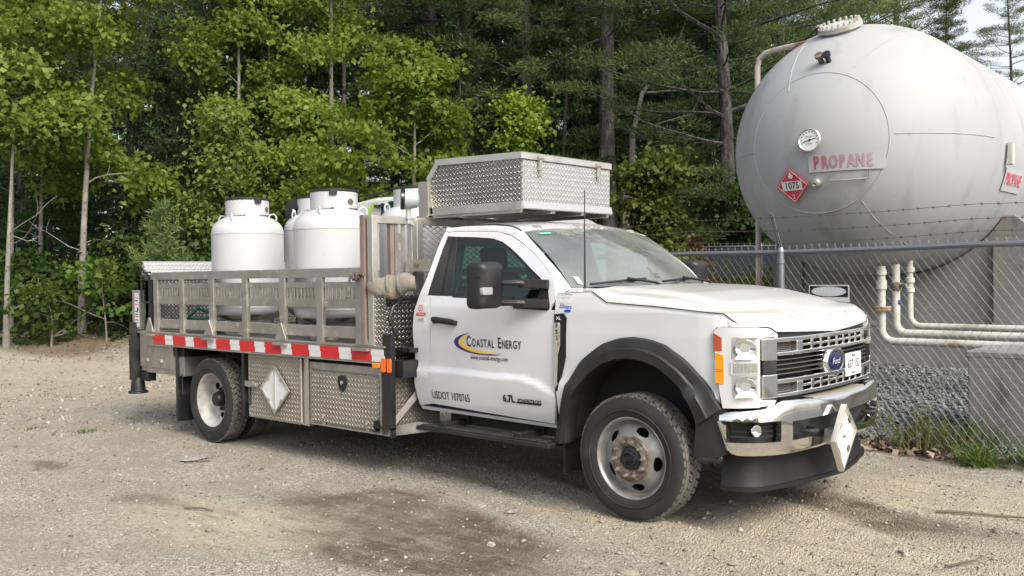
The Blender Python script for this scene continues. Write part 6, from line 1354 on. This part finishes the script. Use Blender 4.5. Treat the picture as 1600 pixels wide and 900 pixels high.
def broadleaf(seed, H, z0, rad, nclump, per, leaf, lf, bark, r0=.075, lean=(0, 0), sd=.25, wr=.40, flat=.5, bare=2, top_r=.35):
    """trunk with limbs, and leaves in loose sprays round the twig ends; local origin at the trunk foot"""
    r = np.random.default_rng(seed); tr = MB(); n = 12; tp_ = []
    for k in range(n+1):
        t = k/n; tp_.append((lean[0]*t**1.4*H+.10*math.sin(4.2*t+seed)*t, lean[1]*t**1.4*H+.10*math.cos(3.3*t+seed*2)*t, H*t-.15*(k == 0)))
    tr.tube(tp_, [r0*(1.25-1.1*(k/n)**.8) if k else r0*1.5 for k in range(n+1)], 9); A = np.array(tp_)
    at = lambda z: np.array([np.interp(z, A[:, 2], A[:, i]) for i in range(3)])
    ends = []
    nl = max(8, nclump//6)
    for k in range(nl):
        z = z0+(H*.97-z0)*((k+.5*r.random())/nl); t = (z-z0)/(H-z0); R = rad*(1-(1-top_r)*t)*(.55+.6*r.random())*(1. if t > .12 else .75); a = 2.4*k+r.random(); d = np.array((math.cos(a), math.sin(a), .35+.5*t))
        P = wander(at(z), d, R, 6, r, .16, .05); tr.tube(P, [max(.005, r0*.30*(1-t*.6))*(1-.13*j) for j in range(7)], 5)
        for q in range(max(2, nclump//nl)):
            j = 2+int(4.99*r.random()); d2 = unit(P[j]-P[j-1])+.9*r.normal(size=3)*np.array((1, 1, .6)); Q = wander(P[j], d2, R*(.22+.35*r.random()), 3, r, .2, .03); tr.tube(Q, [.007, .006, .004, .003], 4); ends += [Q[-1], (Q[-1]+Q[-2])/2]
        ends.append(P[-1])
    for k in range(bare):
        z = z0*(.35+.6*r.random()); a = r.random()*6.28; P = wander(at(z), (math.cos(a), math.sin(a), .2), .5+.9*r.random(), 5, r, .25, -.02); tr.tube(P, [.012, .010, .008, .006, .005, .003], 5)
        d2 = unit(P[3]-P[2])+.8*r.normal(size=3); tr.tube(wander(P[3], d2, .4, 3, r, .25), [.006, .005, .004, .003], 4)
    E_ = np.array(ends); Ls = []
    for e in E_:
        m = int(per*(.5+r.random())); P = e+r.normal(size=(m, 3))*np.array((sd, sd, sd*flat)); out = unit(P-np.array((at(e[2])[0], at(e[2])[1], e[2]-.5))); Ls.append(leaves(P, leaf, wr, r, .3, out*.7))
    return tr, np.concatenate(Ls)
def plant(name, label_, cat, gen, loc, lf, bark, group, rz=0, stem='trunk'):
    t = empty(name, label_, cat, (0, 0, 0), group); gen[0].build(stem, bark, t); quads_object('crown', gen[1], lf, t); t.location = loc; t.rotation_euler = (0, 0, rz); return t

def conifer(seed, H, z0, Lmax, whorl=.55, nb=5, tufts=13, blades=8, bl=.20, bw=.024, r0=.15, droop=-.10, power=.75, plume=.5, dead=10, lowfrac=.55):
    r = np.random.default_rng(seed); tr = MB(); n = 14
    pts = [(.12*math.sin(1.7*k/n*3+seed), .12*math.cos(2.1*k/n*3+seed), H*k/n-.2*(k == 0)) for k in range(n+1)]; tr.tube(pts, [r0*(1.25-1.2*(k/n)**.9) if k else r0*1.4 for k in range(n+1)], 10); A = np.array(pts)
    at = lambda z: np.array([np.interp(z, A[:, 2], A[:, i]) for i in range(3)])
    B0, D0 = [], []; z = z0
    while z < H-.15:
        t = (z-z0)/(H-z0); L0 = Lmax*(1-t)**power*(.70+.45*r.random())*(lowfrac+(1-lowfrac)*min(1, t/.18))
        for k in range(nb):
            if r.random() < .14: continue
            a = r.random()*1.1+6.283*k/nb; L = L0*(.6+.55*r.random()); d = np.array((math.cos(a), math.sin(a), droop+.35*t+.12*r.normal())); P = wander(at(z+.2*r.random()), d, L, 6, r, .07, .035); tr.tube(P, [max(.004, .035*(L/3)*(1-.13*j)) for j in range(7)], 4); P = np.array(P)
            m = max(5, int(tufts*L/Lmax*1.4)); s = (.28+.74*r.random(m))*6; i0 = np.minimum(s.astype(int), 5); f = (s-i0)[:, None]; C = P[i0]*(1-f)+P[i0+1]*f; side = unit(np.cross(P[i0+1]-P[i0], np.array((0, 0, 1.)))); w = (r.random((m, 1))-.5)*.75*L*(1.15-s[:, None]/6*.8)
            C = C+side*w+np.array((0, 0, 1.))*(.10*r.random((m, 1))*L*.3); ax = unit(unit(P[i0+1]-P[i0])*.8+side*np.sign(w)*.6+np.array((0, 0, plume))+.3*r.normal(size=(m, 3))); B0.append(C); D0.append(ax)
        z += whorl*(.75+.5*r.random())*(1-.35*t)
    for k in range(dead):
        zz = 1.2+(z0*1.15-1.2)*r.random() if z0 > 1.8 else z0; a = r.random()*6.283; P = wander(at(zz), (math.cos(a), math.sin(a), -.05), .5+1.5*r.random(), 5, r, .16); tr.tube(P, [.018, .014, .011, .008, .006, .003], 4)
        tr.tube(wander(P[3], unit(P[3]-P[2])+.7*r.normal(size=3), .5, 3, r, .2), [.007, .005, .004, .002], 4)
    C, ax = np.concatenate(B0), np.concatenate(D0); n = len(C); C = np.repeat(C, blades, 0); ax = np.repeat(ax, blades, 0); m = len(C)
    C = C+ax*(r.random((m, 1))-.35)*bl*1.6; d = unit(ax*(.55)+r.normal(size=(m, 3))*.62); t = unit(np.cross(d, r.normal(size=(m, 3)))); L = bl*(.6+.7*r.random((m, 1))); w = bw*(.7+.6*r.random((m, 1)))
    return tr, np.stack([C-t*w*.3, C+d*L*.5+t*w, C+d*L, C+d*L*.5-t*w], 1)
def pine(seed, H, z0, Lmax, whorl=.60, nb=5, puffs=6, blades=130, bl=.13, bw=.010, r0=.17, dead=7):
    """white pine: tiers of long limbs carrying flat plumes of fine needles"""
    r = np.random.default_rng(seed); tr = MB(); n = 14
    pts = [(.14*math.sin(1.7*k/n*3+seed), .14*math.cos(2.1*k/n*3+seed), H*k/n-.2*(k == 0)) for k in range(n+1)]; tr.tube(pts, [r0*(1.25-1.2*(k/n)**.9) if k else r0*1.4 for k in range(n+1)], 10); A = np.array(pts)
    at = lambda z: np.array([np.interp(z, A[:, 2], A[:, i]) for i in range(3)])
    C0, S0, X0 = [], [], []; z = z0
    while z < H-.2:
        t = (z-z0)/(H-z0); L0 = Lmax*(1-t)**.7*(.75+.35*r.random())*(.6+.4*min(1, t/.15))
        for k in range(nb):
            if r.random() < .16: continue
            a = r.random()*1.2+6.283*k/nb; L = L0*(.55+.6*r.random()); d = np.array((math.cos(a), math.sin(a), -.06+.4*t+.12*r.normal())); P = wander(at(z+.25*r.random()), d, L, 6, r, .08, .03); tr.tube(P, [max(.005, .04*(L/3)*(1-.13*j)) for j in range(7)], 4); P = np.array(P)
            m = max(3, int(puffs*L/Lmax*1.5)); s = (.42+.60*r.random(m))*6; s[0] = 6; i0 = np.clip(s.astype(int), 0, 5); f = (s-i0)[:, None]; fw_ = unit(P[i0+1]-P[i0]); C = P[i0]*(1-f)+P[i0+1]*f; side = unit(np.cross(fw_, np.array((0, 0, 1.)))); w = (r.random((m, 1))-.5)*.8*L*(1.2-s[:, None]/6*.85)
            C0.append(C+side*w+np.array((0, 0, .06))); S0.append(.22+.17*r.random(m)); X0.append(unit(fw_+side*np.sign(w)*.5*(s[:, None] < 5.9)))
        z += whorl*(.75+.5*r.random())*(1-.3*t)
    for k in range(dead):
        zz = 1.5+(z0*1.1-1.5)*r.random(); a = r.random()*6.283; P = wander(at(zz), (math.cos(a), math.sin(a), -.02), .8+1.7*r.random(), 6, r, .16); tr.tube(P, [.022, .017, .013, .010, .007, .005, .003], 4)
        for q in (3, 4): tr.tube(wander(P[q], unit(P[q]-P[q-1])+.7*r.normal(size=3), .6, 4, r, .2), [.009, .007, .005, .003, .002], 4)
    C, S_, ax = np.concatenate(C0), np.concatenate(S0), np.concatenate(X0); C = np.repeat(C, blades, 0); S_ = np.repeat(S_, blades)[:, None]; ax = np.repeat(ax, blades, 0); m = len(C)
    o = r.normal(size=(m, 3)); o = o/np.linalg.norm(o, axis=1, keepdims=True)*(r.random((m, 1))**.5)*np.array((1, 1, .42)); along = (o*ax).sum(1, keepdims=True); P = C+S_*(o+.5*ax*along)
    d = unit(ax*.45+o*1.0+np.array((0, 0, .40))+.5*r.normal(size=(m, 3))); t = unit(np.cross(d, r.normal(size=(m, 3)))); L = bl*(.6+.7*r.random((m, 1))); w = bw*(.7+.6*r.random((m, 1)))
    return tr, np.stack([P-t*w*.3, P+d*L*.5+t*w, P+d*L, P+d*L*.5-t*w], 1)
def ground_at(Z, px):
    """foot of a tree Z metres ahead of the viewpoint, at a bearing"""
    a = (px-800)/1439.23*Z; p = CXY+FH*Z+RH*a; return (float(p[0]), float(p[1]), float(gh(*p)))

# -- pines: four built, the rest copied
pines = []
PG = 'dark pines of the wood behind the lot'
for k, (H, z0, Lm) in enumerate(((17, 4.5, 3.6), (19, 2.6, 4.0), (15, 2.0, 3.4), (18, 6.2, 3.6))):
    pines.append(plant('pine_tree', 'pine', 'pine tree', pine(20+k, H, z0, Lm, r0=.145+.015*k), (0, 0, 0), nd_pine, bark_pine, PG))
firs = []
for k, (H, Lm) in enumerate(((7.5, 1.9), (5.0, 1.5), (9.5, 2.3))):
    firs.append(plant('fir_tree', 'fir', 'fir tree', conifer(40+k, H, .25, Lm, whorl=.32, nb=6, tufts=26, blades=10, bl=.12, bw=.016, r0=.07, droop=-.18, power=1.0, plume=.05, dead=0, lowfrac=.9), (0, 0, 0), nd_fir, bark_pine, 'dark young firs under the pines'))
rf = np.random.default_rng(12)
def put(o, k, used, Z, px, rz=None, sc=1., label_=None):
    loc = ground_at(Z, px); rz = rf.random()*6.28 if rz is None else rz
    if k not in used: used.add(k); o.location = loc; o.rotation_euler = (0, 0, rz); o.scale = (sc,)*3; o['label'] = label_ or o['label']; return o
    return copy_tree(o, loc, rz, (sc,)*3, label_)
up_, uf = set(), set()
# three pines stand at the front of the wood and can be told apart
put(pines[3], 3, up_, 20.5, 962, 1.2, 1.0, 'thick dark pine trunk with bare grey side limbs, rising right of the roof toolbox')
put(pines[3], 3, up_, 21.5, 832, 3.0, .9, 'straight dark pine trunk rising above the roof toolbox')
put(pines[0], 0, up_, 23, 497, .4, 1.15, 'stout dark pine trunk behind the pale thin stems above the cylinders')
put(pines[1], 1, up_, 19.5, 1130, 2.0, .95, 'pine with layered drooping branches standing left of the storage tank')
put(pines[2], 2, up_, 22.5, 742, 1.0, 1.0, 'pine with low spreading boughs behind the bright maple')
put(pines[2], 2, up_, 23, 898, 4.0, .95, 'pine with low spreading boughs between the two bare pine trunks')
put(pines[2], 2, up_, 22, 1058, 2.2, .9, 'pine with low boughs between the olive shrub and the tank pipe')
put(pines[2], 2, up_, 23.5, 670, 5.0, 1.05, 'pine with low spreading boughs just left of the roof toolbox')
put(pines[2], 2, up_, 21.5, 1105, .3, .85, 'pine with low boughs directly beside the bent tank pipe')
far_label = 'tall dark pine deep in the wood, its trunk lost among its neighbours'
tops = 'broad pine crown showing above the storage tank'
n_p = 0
for Z, pxs in ((25.5, (-90, 60, 200, 330, 640, 740, 1060, 1250)), (29, (-160, 0, 120, 265, 420, 560, 700, 800, 900, 1010, 1140, 1330, 1480)), (33.5, (-80, 70, 180, 360, 480, 610, 770, 870, 980, 1090, 1210, 1400, 1560)), (39, (-40, 110, 240, 380, 520, 660, 820, 940, 1060, 1180, 1290, 1450, 1620)), (46, (0, 150, 300, 450, 600, 750, 900, 1050, 1200, 1350, 1500))):
    for px in pxs:
        k = int(rf.integers(0, 4)); k = 2 if (k == 3 and Z > 30 and rf.random() < .5) else k; right = px > 1230
        put(pines[k], k, up_, Z+rf.normal()*.9, px+rf.normal()*22, None, (.86 if px < 1440 else .63)+(.30 if px < 1440 else .12)*rf.random(), tops if right else far_label); n_p += 1
for Z, pxs in ((21, (70, 205, 300, 430, 700, 905, 1090)), (23, (-30, 160, 350, 560, 650, 790, 870, 1010, 1150)), (26, (20, 250, 500, 720, 950, 1100, 1200))):
    for px in pxs:
        k = int(rf.integers(0, 3)); put(firs[k], k, uf, Z+rf.normal()*.6, px+rf.normal()*18, None, .75+.5*rf.random(), 'dark young fir filling the shade between the pine trunks')
# forest mass beyond
n = 36000; r = np.random.default_rng(77); Zs = 50+16*r.random(n); ax_ = (r.random(n)*1.95-1.2)*Zs; hh = 17*r.random(n)**1.0; keepm = (hh < np.interp(ax_/Zs*1439+800, [900, 1250, 1430, 1500, 1700], [17, 15, 12, 8.5, 7.5])+1.5*np.sin(ax_)) & (fbm(ax_, hh, .35, 3, 5) > .47)
P = CXY+FH[None]*Zs[:, None]+RH[None]*ax_[:, None]; P3 = np.stack([P[:, 0], P[:, 1], hh+.5], -1)[keepm]
tag(quads_object('far_wood', leaves(P3, .75, .22, r, .3), nd_fir), 'far mass of dark conifer foliage deep in the wood', 'wood', kind='stuff')

# -- leafy trees at the edge of the lot
LG = 'pale young leafy trees at the edge of the wood'
def leafy(label_, Z, px, H, z0, rad, nclump, per, leaf, lf, seed, lean=(0, 0), r0=.055, name='aspen_tree', cat='tree', **kw):
    return plant(name, label_, cat, broadleaf(seed, H, z0, rad, nclump, per, leaf, lf, bark_pale, r0, lean, **kw), ground_at(Z, px), lf, bark_pale, LG)
rl = np.array((RH[0], RH[1]))
leafy('slender aspen with a thin pale trunk at the left edge of the photo', 18.5, 14, 7.6, 3.1, 1.30, 48, 86, 0.100, lf_aspen, 101, tuple(rl*.06), .055)
leafy('aspen with a slightly leaning pale trunk and the widest bright crown, left of the cylinders', 18, 126, 8.6, 2.9, 1.95, 76, 105, 0.104, lf_aspen, 102, tuple(rl*.085), .062)
leafy('aspen with hanging leaf sprays above the rear gas cylinder', 19.5, 372, 8.8, 2.2, 1.5, 56, 96, 0.096, lf_aspen, 103, tuple(rl*.02), .06)
leafy('tall aspen with a bare white stem above the front gas cylinder', 20, 522, 9.5, 3.6, 1.25, 46, 86, 0.100, lf_aspen, 104, tuple(rl*.015), .075)
leafy('second thin grey aspen stem beside the stout pine trunk', 21.5, 545, 10, 6.0, .9, 30, 38, 0.096, lf_aspen, 105, tuple(rl*-.01), .085, bare=5)
leafy('bright yellow-green maple spreading between the cylinders and the roof toolbox', 18.5, 640, 5.6, 1.4, 1.75, 95, 80, 0.100, lf_maple, 106, tuple(rl*.02), .06, name='maple_tree', flat=.38)
leafy('small bright maple sapling peeping over the roof toolbox', 20, 826, 4.9, 2.2, .75, 40, 54, 0.096, lf_maple, 107, (0, 0), .04, name='maple_tree')
leafy('olive-green shrub between the roof toolbox and the storage tank', 17.5, 1022, 3.9, .8, 1.0, 66, 46, .105, lf_olive, 108, (0, 0), .045, name='leafy_shrub', cat='shrub')
leafy('pale yellow-green young oak whose leaves hang in front of the left aspen', 17, 8, 5.3, 3.5, .85, 42, 36, .12, lf_lime, 109, tuple(rl*.05), .05, name='oak_tree')
leafy('leafy birch with small pale leaves beside the tailgate', 18.2, 352, 4.2, 1.0, .85, 66, 40, .085, lf_lime, 110, tuple(rl*.03), .035, name='birch_tree')
leafy('dark-leaved sapling behind the two near cylinders', 19, 470, 4.8, 1.6, 1.15, 60, 67, 0.096, lf_aspen, 111, (0, 0), .045)
leafy('leafy bush below the left end of the storage tank', 19.5, 1150, 3.4, .5, 1.1, 60, 44, .11, lf_dark, 112, (0, 0), .04, name='leafy_shrub', cat='shrub')
leafy('maple seedling with flat bright leaves at the left edge', 17.2, 78, 1.15, .30, .70, 18, 14, .11, lf_seed, 113, (0, 0), .018, name='maple_seedling', cat='shrub', flat=.25)
leafy('low maple seedling beside the leaning aspen trunk', 17.3, 165, 1.5, .5, .65, 16, 13, .11, lf_seed, 114, (0, 0), .018, name='maple_seedling', cat='shrub', flat=.25)
leafy('aspen leaves overhanging from the left edge above the oak', 20.5, -60, 9.0, 3.5, 1.6, 50, 86, 0.104, lf_aspen, 116, (0, 0), .05)
leafy('aspen with a full bright crown between the left edge and the leaning aspen', 19.5, 62, 8.4, 2.6, 1.3, 54, 92, 0.100, lf_aspen, 131, tuple(rl*.03), .045)
leafy('aspen sapling with pale sprays to the right of the hanging aspen', 20.5, 430, 8.6, 3.4, 1.2, 44, 86, 0.096, lf_aspen, 133, (0, 0), .045)
leafy('green shrub low behind the truck tailgate', 18, 300, 1.9, .2, .95, 48, 40, .10, lf_dark, 117, (0, 0), .02, name='leafy_shrub', cat='shrub')
leafy('shrub in the shade under the aspens', 18.6, 205, 1.5, .15, .9, 40, 34, .11, lf_dark, 118, (0, 0), .02, name='leafy_shrub', cat='shrub')
leafy('dark shrub left of the aspen trunks', 18.8, 50, 1.4, .15, .9, 40, 34, .11, lf_dark, 119, (0, 0), .02, name='leafy_shrub', cat='shrub')
leafy('yellow-green weed bush seen through the fence beside the post', 15.5, 1198, 1.55, .25, .7, 50, 50, .07, lf_olive, 120, (0, 0), .02, name='weed_bush', cat='shrub')
leafy('low green bush seen through the fence left of the post', 14.0, 1118, 1.35, .2, .7, 46, 44, .07, lf_olive, 121, (0, 0), .02, name='weed_bush', cat='shrub')
# sapling pine behind the tailgate, dead fir
plant('young_pine', 'young white pine with upright pale shoots behind the tailgate', 'pine tree', conifer(61, 2.6, .2, .85, whorl=.30, nb=6, tufts=16, blades=12, bl=.15, bw=.008, r0=.03, droop=.35, power=.8, plume=1.0, dead=0), ground_at(17.2, 258), nd_young, bark_pine, None)
plant('dead_fir', 'small rust-brown dead fir beside the olive shrub', 'fir tree', conifer(62, 2.5, .2, .7, whorl=.24, nb=5, tufts=14, blades=8, bl=.10, bw=.012, r0=.025, droop=-.1, power=1., plume=.1, dead=0), ground_at(18.0, 1092), nd_rust, bark_dead, None)
# bare grey limb forking from the front pine
g0 = ground_at(20.2, 968); r = np.random.default_rng(9); m = MB(); base = np.array(g0); ur = np.array((RH[0], RH[1], 0))
T0 = [base+ur*.15+np.array((0, 0, z)) for z in (2.2, 2.9)]+[base+ur*.30+np.array((0, 0, 3.6)), base+ur*.33+np.array((0, 0, 4.3)), base+ur*.55+np.array((0, 0, 5.2)), base+ur*1.0+np.array((0, 0, 5.75)), base+ur*1.9+np.array((0, 0, 6.0))]; m.tube(T0, [.09, .085, .075, .06, .045, .03, .012], 8)
for j, d in ((3, ur*1.3+np.array((0, 0, .25))), (4, ur+np.array((0, 0, 1.1))), (4, ur*1.2), (5, ur+np.array((0, 0, -.4))), (2, ur*1.2+np.array((0, 0, -.1))), (1, ur*1.4+np.array((0, 0, -.05))), (1, -ur)):
    P = wander(T0[j], d, 1.3+.8*r.random(), 6, r, .14); m.tube(P, [.026, .02, .016, .012, .009, .006, .003], 5)
    for q in (2, 3, 4): m.tube(wander(P[q], unit(P[q]-P[q-1])+.6*r.normal(size=3), .6, 4, r, .2), [.009, .007, .005, .004, .002], 4)
tag(m.build('bare_limb', bark_dead, loc=g0), 'dead grey forked stem with bare branches leaning beside the thick pine trunk', 'dead tree')
# undergrowth and litter
n = 16000; r = np.random.default_rng(31); Zs = 17.3+9*r.random(n)**1.4; ax_ = (-.62+.92*r.random(n))*Zs; P = CXY+FH[None]*Zs[:, None]+RH[None]*ax_[:, None]
keepm = (fbm(P[:, 0], P[:, 1], .8, 3, 90) > .50) & (P[:, 1] > -1.5) & (np.abs(ax_) > 0); P = P[keepm]; zz = gh(P[:, 0], P[:, 1])+(.02+.30*r.random(len(P))**1.8)*sm((Zs[keepm]-17.2)/1.2)
tag(quads_object('undergrowth', leaves(np.stack([P[:, 0], P[:, 1], zz], -1), .12, .34, r, .9), lf_dark), 'low dark green undergrowth along the edge of the wood', 'undergrowth', kind='stuff')
lit = island_mat('dead_leaf', [(.10, .072, .052), (.19, .14, .105), (.27, .21, .165), (.15, .105, .08), (.33, .275, .225)])
r = np.random.default_rng(32); n = 900; x = -2.0+5*r.random(n); y = fence_y(x)-.02+.17*r.normal(size=n); k1 = fbm(x, y, 1.6, 2, 15) > .40; x, y = x[k1], y[k1]; nn = 260; x = np.concatenate([x, .20+.16*r.normal(size=nn), .9+.3*r.normal(size=nn)]); y = np.concatenate([y, 2.42+.10*r.normal(size=nn), 2.30+.09*r.normal(size=nn)])
P = np.stack([x, y, np.maximum(gh(x, y), np.where(y > fence_y(x)+.2, gb(x, y), -9))+.012+.035*r.random(len(x))], -1); tag(quads_object('leaf_litter', leaves(P, .060, .34, r, .9, fold=.3), lit), 'curled brown dead leaves along the foot of the fence', 'leaves', kind='stuff')
n = 1300; Zs = 15.9+2.3*r.random(n); ax_ = (-.62+.40*r.random(n))*Zs; P = CXY+FH[None]*Zs[:, None]+RH[None]*ax_[:, None]
tag(quads_object('forest_litter', leaves(np.stack([P[:, 0], P[:, 1], gh(P[:, 0], P[:, 1])+.015], -1), .045, .3, r, 1.2), lit), 'brown dead leaves strewn on the bank in front of the wood', 'leaves', kind='stuff')
# weeds and grass along the fence
def blades_q(c, n, h, spread, w, r, lean=.45):
    P = np.stack([c[0]+spread*r.normal(size=n), c[1]+spread*r.normal(size=n), np.full(n, c[2])], -1); d = unit(np.stack([lean*r.normal(size=n), lean*r.normal(size=n), np.ones(n)], -1)); t = unit(np.cross(d, r.normal(size=(n, 3)))); L = (h*(.45+.7*r.random(n)))[:, None]; sag = d*np.array((1, 1, 0))
    m1 = P+d*L*.55; m2 = P+d*L*.95+sag*L*.45-np.array((0, 0, .12))*L
    q1 = np.stack([P-t*w, P+t*w, m1+t*w*.8, m1-t*w*.8], 1); q2 = np.stack([m1-t*w*.8, m1+t*w*.8, m2+t*w*.1, m2-t*w*.1], 1); return np.concatenate([q1, q2])
def grass(label_, x, y, n, h, spread, mt, seed, name='grass_clump'):
    r = np.random.default_rng(seed); z = float(max(gh(x, y), gb(x, y) if y > fence_y(x)+.2 else -9))-.01; o = quads_object(name, blades_q((x, y, z), n, h, spread, .0042, r), mt, loc=(x, y, z)); return tag(o, label_, 'grass' if 'grass' in name else 'weed', 'weeds along the fence')
gr_m = foliage('grass_blade', (.06, .115, .022), (.115, .18, .04), (.05, .095, .018), .35); gr_y = foliage('dry_weed', (.20, .17, .07), (.30, .25, .12), (.15, .13, .05), .3)
grass('bright green grass clump at the fence foot in front of the concrete block', 1.25, 2.12, 260, .25, .075, gr_m, 1)
grass('tall green grass leaning against the left corner of the concrete block', 1.08, 2.62, 120, .42, .14, gr_m, 2)
grass('green grass clump at the right edge of the photo', 1.66, 2.36, 220, .32, .10, gr_m, 3)
grass('small tuft of grass on the gravel left of the truck', -6.5, -1.72, 60, .06, .06, gr_m, 6)
grass('sparse tuft of grass near the flat stone, far left of the lot', -7.1, -2.0, 40, .05, .08, gr_m, 7)
def weed(label_, x, y, n, h, seed, lf, name='weed_plant', dry=120):
    r = np.random.default_rng(seed); z = float(max(gh(x, y), gb(x, y) if y > fence_y(x)+.2 else -9)); t = empty(name, label_, 'weed', (x, y, z), 'weeds along the fence'); m = MB(); Q = []
    for k in range(n):
        p = (x+.10*r.normal(), y+.07*r.normal(), z-.02); P = wander(p, (.25*r.normal(), .25*r.normal(), 1), h*(.55+.6*r.random()), 6, r, .08); m.tube(P, [.005, .0045, .004, .0035, .003, .002, .001], 4)
        for j in range(1, 7): Q.append(leaves(P[j]+.012*r.normal(size=(5, 3)), .042, .15, r, .5))
    m.build('stem', bpy.data.materials.get('weed_stem') or mat('weed_stem', (.16, .13, .06), .8), t); quads_object('foliage', np.concatenate(Q), lf, t)
    if dry: quads_object('dry_stalks', blades_q((x, y, z), dry, h*.8, .10, .0028, r, .3), gr_y, t)
weed('upright light green weed just right of the bumper', .50, 2.40, 14, .42, 11, lf_lime, dry=30)
weed('dry reddish weed clump in the middle of the fence foot', .80, 2.42, 14, .40, 12, lf_olive, dry=200)
weed('thin straggling weeds beside the left corner of the concrete block', .98, 2.46, 9, .32, 13, lf_olive, dry=120)
# wood on the near side of the lot, mirrored in the chrome, the glass and the tread plate
n = 9000; r = np.random.default_rng(78); aa = R_(-175)+R_(150)*r.random(n); Rr = 46+10*r.random(n); hh = 9.5*r.random(n)**1.2*(.6+.4*np.sin(aa*9)**2)
tag(quads_object('near_wood', leaves(np.stack([Rr*np.cos(aa), Rr*np.sin(aa), hh+.3], -1), 1.5, .3, r, .3), nd_fir), 'line of trees on the near side of the lot', 'wood', kind='stuff')
